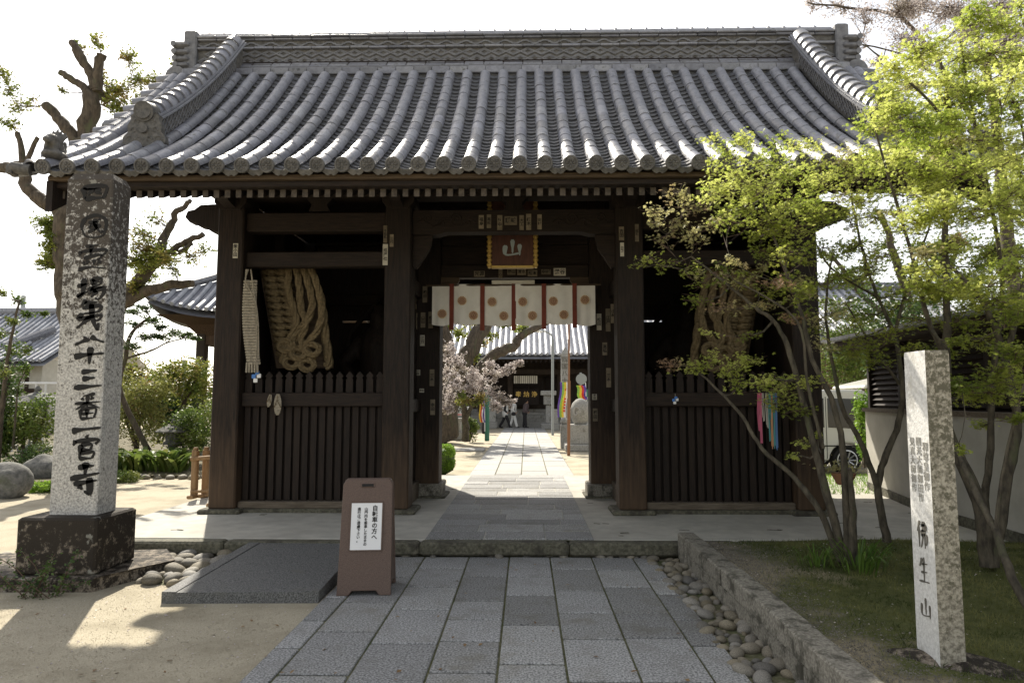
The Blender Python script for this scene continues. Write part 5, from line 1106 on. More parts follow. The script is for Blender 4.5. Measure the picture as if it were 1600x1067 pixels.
m = MB(); m.lathe([(.18, 0), (.26, .12), (.32, .32), (.315, .48), (.25, .66), (.13, .78), (.04, .81)], 24, c=(c0.x, 21.5, c0.z)); m.build('egg', 'stone_mid', t, smooth=True); m = MB(); m.tube([(c0.x - .16 + .12 * (1 - i / 26) * math.cos(i / 3.2), 21.5 - .29 - .02 * math.sin(i / 6), c0.z + .38 + .2 * (1 - i / 26) * math.sin(i / 3.2)) for i in range(24)], .028, 5); m.build('swirl', 'granite_pale', t, smooth=True)
m = MB(); m.bbox(c0.x - .36, c0.x + .36, 21.15, 21.9, .22, c0.z + .005, .02); m.bbox(c0.x - .5, c0.x + .6, 21.0, 22.1, 0, .22, .03); m.build('pedestal', 'stone_mid', t)
t = thing('loudspeaker', 'white horn loudspeaker on a pole above the round stone', 'loudspeaker', at(908, 660, Y=26)); q = at(908, 590, Y=26)
m = MB(); m.lathe([(.05, 0), (.07, .12), (.20, .30), (.21, .32)], 16, T=Matrix.Translation(q + Vector((0, .2, 0))) @ Matrix.Rotation(math.radians(100), 4, 'X')); m.build('horn', 'pole_grey', t, smooth=True); m = MB(); m.tube([(q.x, 26.2, 0), (q.x, 26.2, q.z + .2)], .04, 8); m.build('post', 'pole_grey', t)
t = thing('green_notice', 'small dark green notice board behind the banner', 'sign', at(916, 640, Y=27)); bx_at(908, 932, 608, 620, 27, .04, 'board', 'sign_green', t); bx_at(918, 920, 620, 668, 27.02, .05, 'post', 'pole_grey', t)
def pedestal_pillar(px, py, Y, hpx, wpx, name, label, tx=None):
    t = thing(name, label, 'monument', at(px, py, Y=Y)); a = at(px, py, Y=Y); s_ = Y / F; w_ = wpx * s_ / 2
    m = MB(); m.bbox(a.x - w_ * 1.5, a.x + w_ * 1.5, Y - w_ * 1.5, Y + w_ * 1.5, 0, .34, .03); m.build('base', 'stone_mid', t); m = MB(); m.bbox(a.x - w_, a.x + w_, Y - w_, Y + w_, .34, hpx * s_, .02); m.build('shaft', 'stone_mid', t); m = MB(); m.bbox(a.x - w_ * 1.25, a.x + w_ * 1.25, Y - w_ * 1.25, Y + w_ * 1.25, hpx * s_, hpx * s_ + .1, .02); m.build('cap', 'stone_mid', t)
    if tx: inst(text_mesh('\n'.join(tx), w_ * 1.3, 'ink_faint', .004), 'lettering', t, Matrix.Translation(Vector((a.x, Y - w_ - .01, hpx * s_ * .70)) - wp(t)) @ FACE)
pedestal_pillar(769.5, 667, 37.5, 46, 10, 'stone_marker', 'square stone marker with two carved characters left of the hall steps', '新峰'); pedestal_pillar(713, 682, 27, 30, 15, 'stone_pedestal', 'plain squat stone pedestal behind the parking sign'); pedestal_pillar(868, 672, 35, 30, 8, 'stone_block', 'low grey stone block right of the hall steps')
t = thing('stone_lantern', 'small stone lantern at the right of the hall steps', 'lantern', at(855, 668, Y=37)); a = at(857, 668, Y=37)
for nm, z0, z1, w_ in (('base', 0, .3, .4), ('shaft', .3, 1.3, .14), ('light_box', 1.3, 1.8, .26), ('cap', 1.8, 2.05, .42)): m = MB(); m.bbox(a.x - w_, a.x + w_, 37 - w_, 37 + w_, z0, z1, .03); m.build(nm, 'stone_mid', t)
t = thing('teal_post', 'blue green metal post left of the path by the banner', 'pole', at(761, 690, Y=25)); m = MB(); m.tube([at(761, 689, Y=25), at(761, 600, Y=25)], .085, 8); m.build('tube', 'sign_green', t)
def shrub(name, label, c, rad, n_, lm, size, kind='leaf', cat='shrub', tilt=.8, hollow=.55, lobes=7, seed=1, group=None, stems=4, bark='bark'):
    """foliage as several uneven lobes of leaves on a few stems"""
    Rn = random.Random(seed); c = Vector(c); rad = Vector(rad); t = thing(name, label, cat, (c.x, c.y, max(0, c.z - rad.z)), group=group); P_ = []
    L_ = [(c + Vector((Rn.uniform(-.6, .6) * rad.x, Rn.uniform(-.6, .6) * rad.y, Rn.uniform(-.5, .6) * rad.z)), Rn.uniform(.35, .6)) for i in range(lobes)] + [(c, .7)]
    for i in range(n_):
        q, k = Rn.choice(L_); d = Vector((Rn.gauss(0, 1), Rn.gauss(0, 1), Rn.gauss(0, 1))).normalized() * Rn.uniform(hollow, 1.05); P_.append(q + Vector((d.x * rad.x * k, d.y * rad.y * k, d.z * rad.z * k)))
    leaves('foliage', P_, size, kind, lm, t, tilt); m = MB(); b0 = Vector((c.x, c.y, max(0, c.z - rad.z)))
    for i in range(stems): q = Rn.choice(L_)[0]; m.tube(smoothp([b0 + Vector((Rn.uniform(-.1, .1), Rn.uniform(-.1, .1), -.02)), b0.lerp(q, .5) + vtx(.15 * rad.x, Rn), q]), [.03] * 8 + [.012], 6)
    m.build('stems', bark, t, smooth=True); return t
shrub('wreath_shrub', 'dark leafy shrub climbing around a ring below the parking sign', at(737, 670, Y=25.5), (.35, .3, .45), 900, 'leaf_shrub', .09, seed=3)
shrub('cherry_underbush', 'low dark bush at the foot of the big dark tree', at(700, 672, Y=28), (.8, .6, .6), 1500, 'leaf_dark', .12, seed=4)
# people at the foot of the hall steps
def person(px, Y, facing, label, top, legs, hat=None, vest=None, bag=False, stride=.26, h=1.55, hair=True, flip=1, bent=0.):
    a = at(px, 667, Y=Y); s_ = h / 1.6; t = thing('person', label, 'person', (a.x, Y, 0), 0)
    def q(x, y, z): return Vector((x * flip, y, z)) * s_
    B = [(q(0, 0, .86), q(.01, 0, .98), .135, .125), (q(.01, 0, .98), q(.03 + bent, 0, 1.26), .125, .145), (q(.03 + bent, 0, 1.26), q(.04 + bent, 0, 1.36), .08, .05), (q(.055 + bent, 0, 1.48), (.085, .08, .108), (0, 0, 0)), (q(.14 + bent, 0, 1.47), (.02, .015, .02), (0, 0, 0)),
         (q(0, -.07, .84), q(stride * .55, -.07, .46), .085, .06), (q(stride * .55, -.07, .46), q(stride * .9, -.07, .09), .055, .04), (q(stride * .9, -.07, .05), q(stride * .9 + .13, -.07, .04), .045, .035),
         (q(0, .07, .84), q(-stride * .3, .07, .46), .085, .06), (q(-stride * .3, .07, .46), q(-stride * .95, .07, .11), .055, .04), (q(-stride * .95, .07, .06), q(-stride * .95 + .13, .07, .035), .045, .035),
         (q(.03 + bent, -.17, 1.27), q(-.02 + bent, -.21, 1.03), .05, .042), (q(-.02 + bent, -.21, 1.03), q(.14 + bent, -.19, .88), .038, .03), (q(.03 + bent, .17, 1.27), q(.05 + bent, .2, 1.03), .05, .042), (q(.05 + bent, .2, 1.03), q(.2 + bent, .17, .93), .038, .03), (q(.16 + bent, -.185, .85), (.035, .03, .04), (0, 0, 0)), (q(.22 + bent, .165, .92), (.035, .03, .04), (0, 0, 0))]
    o = link(blob_mesh('body', B, .02, 'skin', 1), 'body', t)
    def cl(nm, parts, mt): link(blob_mesh(nm, parts, .02, mt, 1), nm, t)
    cl('trousers', [(q(0, 0, .84), q(0, 0, .92), .155, .15), (q(0, -.07, .84), q(stride * .55, -.07, .46), .10, .08), (q(stride * .55, -.07, .46), q(stride * .9, -.07, .12), .078, .068), (q(0, .07, .84), q(-stride * .3, .07, .46), .10, .08), (q(-stride * .3, .07, .46), q(-stride * .95, .07, .14), .078, .068)], legs)
    cl('shirt', [(q(.01, 0, .90), q(.03 + bent, 0, 1.27), .16, .168), (q(.03 + bent, -.17, 1.27), q(-.02 + bent, -.21, 1.03), .07, .062), (q(-.02 + bent, -.21, 1.03), q(.10 + bent, -.19, .92), .058, .05), (q(.03 + bent, .17, 1.27), q(.05 + bent, .2, 1.03), .07, .062), (q(.05 + bent, .2, 1.03), q(.16 + bent, .17, .95), .058, .05)], top)
    cl('shoes', [(q(stride * .9, -.07, .045), q(stride * .9 + .13, -.07, .04), .055, .045), (q(-stride * .95, .07, .055), q(-stride * .95 + .13, .07, .04), .055, .045)], 'dark_cloth')
    if vest: cl('vest', [(q(.0, 0, .78), q(.03 + bent, 0, 1.27), .185, .18)], vest)
    if hat: cl('hat', [(q(.05 + bent, 0, 1.56), (.12, .12, .05), (0, .15, 0)), (q(.05 + bent, 0, 1.60), (.09, .09, .06), (0, 0, 0))], hat)
    elif hair: cl('hair', [(q(.035 + bent, 0, 1.51), (.09, .09, .095), (0, 0, 0))], 'hair')
    if bag: cl('shoulder_bag', [(q(.02, -.24, .82), (.14, .05, .11), (0, 0, 0))], 'dark_cloth'); m = MB(); m.tube([q(.02 + .1, -.24, .86), q(.05 + bent, -.17, 1.25), q(.05 + bent, .12, 1.36)], .014, 5); m.build('bag_strap', 'dark_cloth', t, local=True)
    return t
person(789, 38.0, 1, 'person in a white vest and pink patterned hat walking right before the hall', 'dark_cloth', 'dark_cloth', 'pink', 'white_robe', stride=.30)
person(802, 37.9, 1, 'person all in white with a dark shoulder bag beside the steps', 'white_robe', 'white_robe', bag=True, stride=.22)
person(820, 37.9, -1, 'person in a grey jacket and dark trousers standing alone at the steps', 'grey_cloth', 'dark_cloth', stride=.08, bent=.05)
person(702, 33.5, 1, 'person in a dark jacket partly behind the cherry trunk', 'grey_cloth', 'dark_cloth', stride=.05, h=1.6); person(766, 31.8, -1, 'person in dark clothes half hidden behind the small banner', 'dark_cloth', 'dark_cloth', stride=.05, h=1.6).location.x -= .3

# ================================================================ GARDEN ON THE LEFT
gb = MB(); v = [(-30, 12.8), (-9.5, 12.3), (-8.2, 13.9), (-5.2, 13.9), (-4.9, 20), (-4.9, 34), (-30, 34)]
gb.add([(x, y, .0) for x, y in v] + [(x, y, .06) for x, y in v], [tuple(range(7, 14))] + [(i, (i + 1) % 7, (i + 1) % 7 + 7, i + 7) for i in range(7)]); struct(gb.build('garden_bed', 'garden_soil'))
gs = thing('garden_stone_edge', 'row of pale rounded stones edging the garden behind the fence', 'edging', (-6.8, 13.8, 0)); Rn = random.Random(6)
for i in range(30):
    x = -8.4 + i * .125; s_ = Rn.uniform(.07, .13); inst(Rn.choice(cob), 'edge_stone', gs, Matrix.Translation(Vector((x, 13.75 + .18 * (i % 2) + Rn.uniform(-.05, .05), s_ * .3)) - wp(gs)) @ Matrix.Rotation(Rn.uniform(0, 6), 4, 'Z') @ Matrix.Scale(s_, 4))
def boulder(px, py, Y, sx, sz, label, seed):
    a = at(px, py, Y=Y); Rn = random.Random(seed); B = [((a.x, Y, sz * .45), (sx, sx * .7, sz * .55), (0, .1, .2))] + [((a.x + Rn.uniform(-.4, .4) * sx, Y + Rn.uniform(-.3, .3) * sx, sz * Rn.uniform(.3, .65)), (sx * .6, sx * .5, sz * .4), (Rn.random(), Rn.random(), Rn.random())) for i in range(4)]
    o = link(blob_mesh('boulder', B, .045, 'boulder', 3), 'boulder', None); tag(o, label, 'rock')
boulder(10, 775, 11.2, .40, .58, 'large smooth grey boulder at the left edge of the sand', 1); boulder(75, 740, 13.6, .5, .45, 'low dark boulder half hidden behind the tall pillar', 2)
tree('pruned_camphor', 'tall hard pruned tree with stubby limbs and tufts of leaves behind the pillar', (-8.7, 13, 0),
    [([(-8.45, 13, -.05), V_(150, 640, 13), V_(138, 560, 13), V_(120, 500, 13), V_(106, 430, 13), V_(104, 360, 13), V_(118, 300, 13), V_(128, 240, 13), V_(140, 185, 13), V_(152, 140, 13.1)],   .36, .15),
     ([V_(110, 360, 13), V_(92, 328, 13), V_(62, 312, 13), V_(42, 290, 13), V_(34, 262, 13), V_(10, 262, 13.2), V_(-20, 262, 13.3)], .15, .10), ([V_(36, 272, 13), V_(34, 240, 13), V_(27, 208, 13)], .07, .05), ([V_(38, 262, 13), V_(50, 232, 13), V_(60, 215, 13)], .05, .04),
     ([V_(128, 235, 13), V_(108, 205, 13), V_(90, 185, 13), V_(72, 163, 13)], .13, .09), ([V_(148, 158, 13), V_(132, 138, 13), V_(112, 124, 13), V_(94, 113, 13)], .09, .06), ([V_(150, 140, 13), V_(140, 112, 13), V_(128, 92, 13), V_(112, 66, 13)], .10, .07), ([V_(138, 108, 13), V_(128, 100, 13), V_(115, 78, 13)], .05, .05), ([V_(152, 145, 13), V_(154, 112, 13), V_(158, 86, 13)], .10, .09),
     ([(-8.6, 13.0, 1.2), V_(150, 540, 13), V_(190, 470, 13.2), V_(222, 435, 13.2), V_(246, 400, 13.2), V_(262, 360, 13.3), V_(278, 330, 13.3), V_(300, 314, 13.3)], .20, .04), ([V_(196, 472, 13.2), V_(230, 455, 13.2), V_(262, 446, 13.1), V_(300, 442, 13.1)], .13, .07), ([V_(236, 420, 13.2), V_(262, 398, 13.2), V_(290, 378, 13.2), V_(318, 367, 13.2)], .08, .05), ([V_(262, 398, 13.2), V_(285, 392, 13.2), V_(300, 380, 13.2)], .05, .04), ([V_(150, 215, 13.2), V_(165, 200, 13.3), V_(178, 190, 13.4)], .10, .08)],
    [(V_(x, y, 13 + Rn.uniform(-.6, .6)), r_ * 1.35 * 13 / F, int(n1 * 3), int(n2 * 1.7), 'a') for x, y, r_, n1, n2 in ((80, 355, 22, 26, 12), (85, 390, 20, 24, 12), (78, 410, 16, 18, 10), (95, 375, 16, 16, 10), (225, 365, 24, 12, 7), (240, 395, 26, 22, 10), (215, 405, 24, 20, 10), (262, 405, 20, 14, 8), (228, 430, 20, 16, 9), (210, 445, 16, 12, 9), (300, 400, 20, 8, 5), (320, 390, 14, 6, 5), (240, 340, 20, 8, 5), (165, 150, 20, 16, 8), (188, 140, 20, 14, 8), (200, 90, 18, 10, 6), (215, 125, 22, 14, 7), (185, 165, 18, 14, 8), (250, 130, 18, 10, 6), (275, 105, 14, 6, 5), (150, 62, 16, 8, 5), (125, 75, 12, 6, 5), (5, 115, 14, 8, 6), (15, 140, 16, 8, 6), (30, 165, 16, 8, 5), (50, 155, 14, 6, 4), (8, 190, 14, 6, 5), (20, 195, 12, 5, 4), (155, 120, 14, 10, 7), (225, 160, 16, 8, 6), (95, 140, 8, 4, 4))],
    'leaf_camphor', .062, seed=12, bark='bark', twig_r=.006, flatten=.9, sides=9, branch_r=.012)
tree('small_evergreen', 'small evergreen with flat leafy layers between the pillar and the gate', (-8.2, 15.5, 0), [([(-8.3, 15.5, 0), V_(190, 620, 15.5), V_(196, 560, 15.5), V_(206, 520, 15.5), V_(235, 495, 15.5)], .07, .03), ([V_(196, 560, 15.5), V_(235, 548, 15.5), V_(262, 535, 15.4), V_(290, 528, 15.3)], .03, .012)],
    [(V_(x, y, 15.4 + Rn.uniform(-.5, .5)), r_ * 15.5 / F, 24, 12, 'a') for x, y, r_ in ((205, 485, 18), (225, 480, 16), (215, 505, 22), (240, 500, 18), (225, 525, 22), (250, 525, 16), (205, 540, 18), (270, 518, 16), (290, 522, 15), (305, 528, 9), (250, 510, 14))], 'leaf_dark', .06, seed=9, bark='bark', flatten=.30, sides=7)
shrub('young_red_maple', 'garden shrub with yellow green and reddish young leaves behind the plants', at(215, 640, Y=16.5), (1.0, .6, 1.0), 5200, 'leaf_young', .075, seed=5, lobes=11, hollow=.3, cat='shrub')
shrub('garden_shrub', 'yellow green garden shrub right beside the gate column', at(285, 600, Y=17.5), (1.0, .7, .8), 5200, 'leaf_camphor', .075, seed=6, lobes=11, hollow=.3)
shrub('garden_shrub', 'mid green dense garden shrub behind the low wooden fence', at(310, 665, Y=15.8), (.75, .6, .75), 5200, 'leaf_shrub', .06, seed=7, lobes=9, hollow=.3)
shrub('garden_shrub', 'dark shrub filling the back of the garden left of the gate', at(250, 640, Y=19.5), (1.6, .7, .95), 5200, 'leaf_dark', .09, seed=17, lobes=12, hollow=.2)
shrub('garden_shrub', 'pale green tall garden shrub near the edge of the pillar', at(205, 600, Y=18.5), (.9, .6, 1.0), 3500, 'leaf_camphor', .075, seed=18, lobes=10, hollow=.3)
shrub('groundcover_bush', 'low dark green bush under the red leaved shrub', at(205, 725, Y=14.9), (.55, .4, .35), 2200, 'leaf_dark', .05, seed=8)
shrub('silvery_bush', 'low grey green bush just right of the tall pillar', at(195, 745, Y=13.2), (.45, .3, .18), 1800, 'leaf_shrub', .04, seed=9)
shrub('groundcover_bush', 'light green leafy clump beside the large boulder', at(72, 762, Y=11.9), (.45, .35, .16), 2200, 'leaf_box', .05, seed=10)
shrub('groundcover_bush', 'dark rounded bush behind the large boulder', at(60, 722, Y=14.2), (.7, .5, .42), 3200, 'leaf_dark', .045, seed=11)
shrub('garden_shrub', 'glossy leaved shrub in front of the white rail', at(35, 670, Y=15.2), (.95, .6, .75), 5200, 'leaf_shrub', .075, seed=13, lobes=10)
shrub('garden_shrub', 'bushy camellia at the far left edge', at(-10, 640, Y=15.0), (.7, .6, 1.6), 4500, 'leaf_dark', .08, seed=14, lobes=10)
tree('slender_tree', 'slender leafy tree with a curved trunk at the left edge before the house', (-11.2, 14.5, 0), [([V_(-8, 760, 14.5), V_(5, 620, 14.5), V_(12, 560, 14.5), V_(22, 510, 14.5), V_(30, 470, 14.5)], .06, .02), ([V_(20, 700, 14.6), V_(25, 640, 14.6), V_(30, 600, 14.6), V_(45, 570, 14.6)], .025, .008)],
    [(V_(x, y, 14.5 + Rn.uniform(-.5, .5)), r_ * 14.5 / F, 14, 9, 'a') for x, y, r_ in ((5, 455, 12), (28, 470, 12), (45, 490, 12), (20, 500, 14), (0, 520, 16), (18, 545, 16), (42, 545, 14), (5, 580, 18), (40, 575, 12), (25, 610, 16), (70, 490, 6))], 'leaf_shrub', .07, seed=14, bark='bark', flatten=.8)
ap = thing('aspidistra_clump', 'clump of long glossy arching leaves behind the sandy yard', 'plant', at(235, 735, Y=14.6)); Rn = random.Random(15)
for i in range(110):
    bx_, by_ = Rn.uniform(-.75, .75), Rn.uniform(-.35, .35); c0 = Vector((wp(ap).x + bx_, 14.7 + by_, .05)); a = Rn.uniform(0, 2 * PI); L_ = Rn.uniform(.5, .85); lean = Rn.uniform(.35, .8); d = Vector((math.cos(a), math.sin(a), 0)); n_ = Vector((-d.y, d.x, 0)); vs = []
    for k in range(6):
        t_ = k / 5; p = c0 + d * (lean * L_ * t_ ** 1.4) + Vector((0, 0, L_ * (t_ * 1.15 - .55 * t_ ** 2.4))); w_ = .055 * math.sin(PI * min(1, t_ * .92 + .06)) ** .8 + .004; vs += [p - n_ * w_, p + Vector((0, 0, -.012)), p + n_ * w_]
    m = MB(); m.add(vs, [(3 * k + j, 3 * k + j + 1, 3 * k + j + 4, 3 * k + j + 3) for k in range(5) for j in range(2)]); m.build('leaf', 'leaf_shrub', ap, origin=tuple(c0), smooth=True, fix=False)
def lantern(px, py, Y, s_, label):
    a = at(px, py, Y=Y); t = thing('garden_lantern', label, 'lantern', (a.x, Y, 0)); 
    for nm, pr_ in (('base', [(.28, 0), (.30, .1), (.14, .16)]), ('shaft', [(.12, .16), (.10, .45), (.13, .62)]), ('light_box', [(.24, .62), (.25, .68), (.19, .72), (.19, .92), (.22, .95)]), ('cap', [(.46, .95), (.47, .98), (.30, 1.08), (.10, 1.16), (.05, 1.18), (.07, 1.24), (.02, 1.30)])):
        m = MB(); m.lathe([(r_ * s_, z * s_) for r_, z in pr_], 8 if nm != 'shaft' else 12, c=(a.x, Y, .04)); m.build(nm, 'boulder', t)
lantern(270, 690, 15.6, .85, 'low mossy stone lantern with a round cap among the shrubs'); lantern(58, 640, 20, 1.5, 'larger stone lantern with flared roof before the house wall'); lantern(8, 640, 21, 1.3, 'stone lantern at the far left edge before the house')
lf = thing('low_fence', 'low pale wooden fence with round posts beside the left gate column', 'fence', (-4.75, 9.95, PZ))
for i, (px, b_) in enumerate(((303, 778), (320, 776), (334, 790))):
    a = at(px, b_, Z=PZ); m = MB(); m.bbox(a.x - .042, a.x + .042, a.y - .042, a.y + .042, PZ, .86, .012); m.build('post', 'wood_pale', lf, origin=(a.x, a.y, PZ)); m = MB(); m.lathe([(.035, .86), (.04, .875), (.03, .895)], 8, c=(a.x, a.y, 0)); m.build('post_cap', 'wood_pale', lf)
    m = MB(); m.bbox(a.x - .05, a.x + .05, a.y - .13, a.y + .13, PZ, PZ + .05, .01); m.build('foot', 'wood_pale', lf)
m = MB(); m.tube([at(298, 717, Y=9.92), at(345, 713, Y=9.98)], .03, 8); m.build('rail', 'wood_pale', lf); m = MB(); m.tube([at(298, 768, Y=9.92), at(345, 766, Y=9.98)], .022, 8); m.build('rail', 'wood_pale', lf)
hs = thing('temple_residence', 'white walled house with a blue grey tiled roof behind the left garden', 'building', (-25, 34, 0))
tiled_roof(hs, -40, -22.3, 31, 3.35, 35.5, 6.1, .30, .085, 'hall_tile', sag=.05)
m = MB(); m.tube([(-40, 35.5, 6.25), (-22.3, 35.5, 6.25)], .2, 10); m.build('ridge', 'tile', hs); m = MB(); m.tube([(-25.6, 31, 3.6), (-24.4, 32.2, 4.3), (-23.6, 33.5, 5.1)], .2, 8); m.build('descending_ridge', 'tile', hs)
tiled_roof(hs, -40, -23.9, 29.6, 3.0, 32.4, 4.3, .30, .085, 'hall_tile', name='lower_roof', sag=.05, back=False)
m = MB(); m.bbox(-39, -23, 32, 38, 0, 3.5, .02); m.build('wall', 'plaster', hs)
for x in np.arange(-38, -23.2, 1.3): m = MB(); m.bbox(x - .09, x + .09, 31.95, 32.0, 0, 3.3, .01); m.build('post', 'hall_wood', hs)
m = MB(); m.bbox(-39, -23, 31.93, 31.97, 1.9, 2.1, .01); m.bbox(-39, -23, 31.92, 31.99, 0, 1.2, .01); m.build('wainscot', 'hall_wood', hs)
hr = thing('handrail', 'thin white metal handrail in front of the left house', 'railing', (-16, 21, 0))
for (x0_, y0_, x1_, y1_) in ((-30, 598, 100, 599), (55, 640, 100, 641)): m = MB(); m.tube([V_(x0_, y0_, 20), V_(x1_, y1_, 20)], .035, 6); m.build('rail', 'f_white', hr)
for px in (-20, 25, 57, 72): a = V_(px, 598, 20); m = MB(); m.tube([(a.x, 20, 0), a], .03, 6); m.build('post', 'f_white', hr)
# pavilion with upswept corners
pv = thing('bell_pavilion', 'open pavilion with an upswept tiled roof, its corner showing left of the gate', 'building', (-8.4, 24, 0))
cxp, cyp, hp = -8.7, 24.6, 3.45
def pav(u, v, t):          # u,v in -1..1 on the eave square, t toward the apex
    c_ = max(abs(u), abs(v)); z = 4.35 + .55 * (min(abs(u), abs(v)) / max(c_, .01)) ** 3 * (1 - t) ** 2 + 2.9 * (t * .62 + .38 * t * t); return Vector((cxp + u * hp * (1 - t), cyp + v * hp * (1 - t), z))
m = MB()
for side in range(4):
    k, n_ = 6, 12; vs = []
    for i in range(k + 1):
        for j in range(n_ + 1):
            e = -1 + 2 * j / n_; u, v = ((e, -1), (1, e), (-e, 1), (-1, -e))[side]; vs.append(pav(u, v, i / k * .9))
    fs = [(i * (n_ + 1) + j, i * (n_ + 1) + j + 1, (i + 1) * (n_ + 1) + j + 1, (i + 1) * (n_ + 1) + j) for i in range(k) for j in range(n_)]; m.add(vs, fs)
    m.add([Vector((cxp + (q.x - cxp) * .97, cyp + (q.y - cyp) * .97, q.z - .22)) for q in vs], [f[::-1] for f in fs])
pr2 = m.build('roof', 'tile', pv, fix=False)
m = MB()
for side in (0, 3, 1):
    for e in np.linspace(-.96, .96, 25):
        P_ = []
        for i in range(8):
            t_ = i / 7 * (1 - abs(e)) * .95; ee = e / (1 - t_) if t_ < 1 else e
            if abs(ee) > 1.02: break
            u, v = ((ee, -1), (1, ee), (-ee, 1), (-1, -ee))[side]; P_.append(pav(u, v, t_) + Vector((0, 0, .04)))
        if len(P_) > 1: m.tube(P_, .075, 7)
stuff(m.build('roof_tiles', 'hall_tile', pr2, smooth=True, fix=False))
for sx, sy in ((-1, -1), (1, -1), (1, 1), (-1, 1)):
    m = MB(); m.tube([pav(sx, sy, t_) + Vector((0, 0, .16)) for t_ in np.linspace(.0, .9, 9)], .13, 8); m.tube([pav(sx, sy, 0) + Vector((0, 0, .1)), pav(sx, sy, 0) + Vector((sx * .28, sy * .28, .24))], [.09, .05], 8); m.build('hip_ridge', 'tile', pr2, smooth=True)
    m = MB(); m.bbox(cxp + sx * 2.1 - .15, cxp + sx * 2.1 + .15, cyp + sy * 2.1 - .15, cyp + sy * 2.1 + .15, 0, 4.3, .02); m.build('post', 'hall_wood', pv)
m = MB(); m.add([(cxp + sx * k_, cyp + sy * k_, z) for k_, z in ((3.2, 4.3), (2.5, 4.05), (2.2, 3.7), (2.2, 3.4)) for sx, sy in ((-1, -1), (1, -1), (1, 1), (-1, 1))], [(l * 4 + i, l * 4 + (i + 1) % 4, l * 4 + 4 + (i + 1) % 4, l * 4 + 4 + i) for l in range(3) for i in range(4)] + [(0, 1, 2, 3), (15, 14, 13, 12)]); m.build('bracket_frame', 'wood_worn', pv)
for px, py0, py1, Y, lab in ((288, 562, 640, 40, 'distant utility pole above the shrubs left of the gate'), (37, 462, 560, 42, 'distant utility pole behind the left house roof')):
    a = V_(px, py0, Y); t = thing('utility_pole', lab, 'pole', (a.x, Y, 0)); m = MB(); m.tube([(a.x, Y, 0), a], .13, 8); m.build('pole', 'pole_grey', t); m = MB(); m.bbox(a.x - .5, a.x + .9, Y - .05, Y + .05, a.z - .9, a.z - .8, .01); m.build('crossarm', 'pole_grey', t)
# distant greenery closes the horizon
Rn = random.Random(31); P_ = []
for i in range(150):
    X_ = -75 + i * 1.05; c0 = Vector((X_, 62 + Rn.uniform(-4, 6), 0)); hh = Rn.uniform(1.6, 3.4)
    for j in range(130): P_.append(c0 + Vector((Rn.gauss(0, 1.1), Rn.gauss(0, .8), hh * Rn.random() ** .7)))
leaves('far_trees', P_, .62, 'leaf', 'leaf_dark', None, .9, origin=(0, 62, 0)); stuff(bpy.data.objects['far_trees'])

# ================================================================ RIGHT SIDE
wl = thing('garden_wall', 'plastered garden wall with a dark coping behind the maple trees', 'wall', (5.1, 8.5, PZ))
WPt = [(5.55, 11.2), (5.05, 8.6), (4.95, 6.6), (4.85, 3.6), (4.8, 1.0)]
for i in range(4):
    a, b_ = Vector((*WPt[i], 0)), Vector((*WPt[i + 1], 0)); d = (b_ - a).normalized(); n_ = Vector((-d.y, d.x, 0)) * .07
    for nm, z0, z1, k, mt in (('wall_panel', .12, 1.40, 1, 'wall_plaster'), ('footing', .05, .28, 1.25, 'kerb'), ('coping', 1.402, 1.46, 1.7, 'wood_sill')):
        m = MB(); m.add([a + n_ * k + Vector((0, 0, z0)), b_ + n_ * k + Vector((0, 0, z0)), b_ - n_ * k + Vector((0, 0, z0)), a - n_ * k + Vector((0, 0, z0)), a + n_ * k + Vector((0, 0, z1)), b_ + n_ * k + Vector((0, 0, z1)), b_ - n_ * k + Vector((0, 0, z1)), a - n_ * k + Vector((0, 0, z1))], [(3, 2, 1, 0), (4, 5, 6, 7), (0, 1, 5, 4), (1, 2, 6, 5), (2, 3, 7, 6), (3, 0, 4, 7)]); m.build(nm, mt, wl)
lv = thing('louvred_building', 'dark timber building with horizontal louvre boards rising behind the garden wall', 'building', (7.2, 8, 0))
for i, (p0, p1) in enumerate((((6.0, 12.0), (5.65, 8.4)), ((5.65, 8.4), (5.5, 1.5)))):
    a, b_ = Vector((*p0, 0)), Vector((*p1, 0)); d = (b_ - a); L_ = d.length; ang_ = math.atan2(d.y, d.x); T = Matrix.Translation(a) @ Matrix.Rotation(ang_, 4, 'Z')
    m = MB(); m.box(0, L_, .05, .09, 0, 2.5, T); m.build('backing', 'hall_wood', lv)
    for k in range(24):
        m = MB(); z = .35 + k * .088; m.add([T @ Vector(q) for q in ((0, -.03, z), (L_, -.03, z), (L_, .045, z + .075), (0, .045, z + .075), (0, -.018, z - .006), (L_, -.018, z - .006), (L_, .05, z + .06), (0, .05, z + .06))], [(3, 2, 1, 0), (4, 5, 6, 7), (0, 1, 5, 4), (1, 2, 6, 5), (2, 3, 7, 6), (3, 0, 4, 7)]); m.build('louvre_board', 'wood_h', lv, fix=True)
    x = .0
    while x < L_ + .1: m = MB(); m.bbox(x - .045, x + .045, -.06, .05, 0, 2.5, .006, T); m.build('post', 'wood', lv); x += 1.2
m = MB(); m.bbox(5.45, 9.5, 1.2, 12.2, 2.5, 2.6, .02); m.build('eave', 'hall_wood', lv)
m = MB(); m.add([(5.3, 1.0, 2.66), (5.3, 12.5, 2.66), (8, 12.5, 3.0), (8, 1.0, 3.0), (9.8, 12.5, 2.7), (9.8, 1.0, 2.7), (5.3, 1.0, 2.602), (5.3, 12.5, 2.602), (9.8, 12.5, 2.602), (9.8, 1, 2.602)], [(0, 1, 2, 3), (3, 2, 4, 5), (0, 6, 7, 1), (1, 7, 8, 4, 2), (0, 3, 5, 9, 6), (6, 9, 8, 7)]); m.build('roof', 'hall_tile', lv)
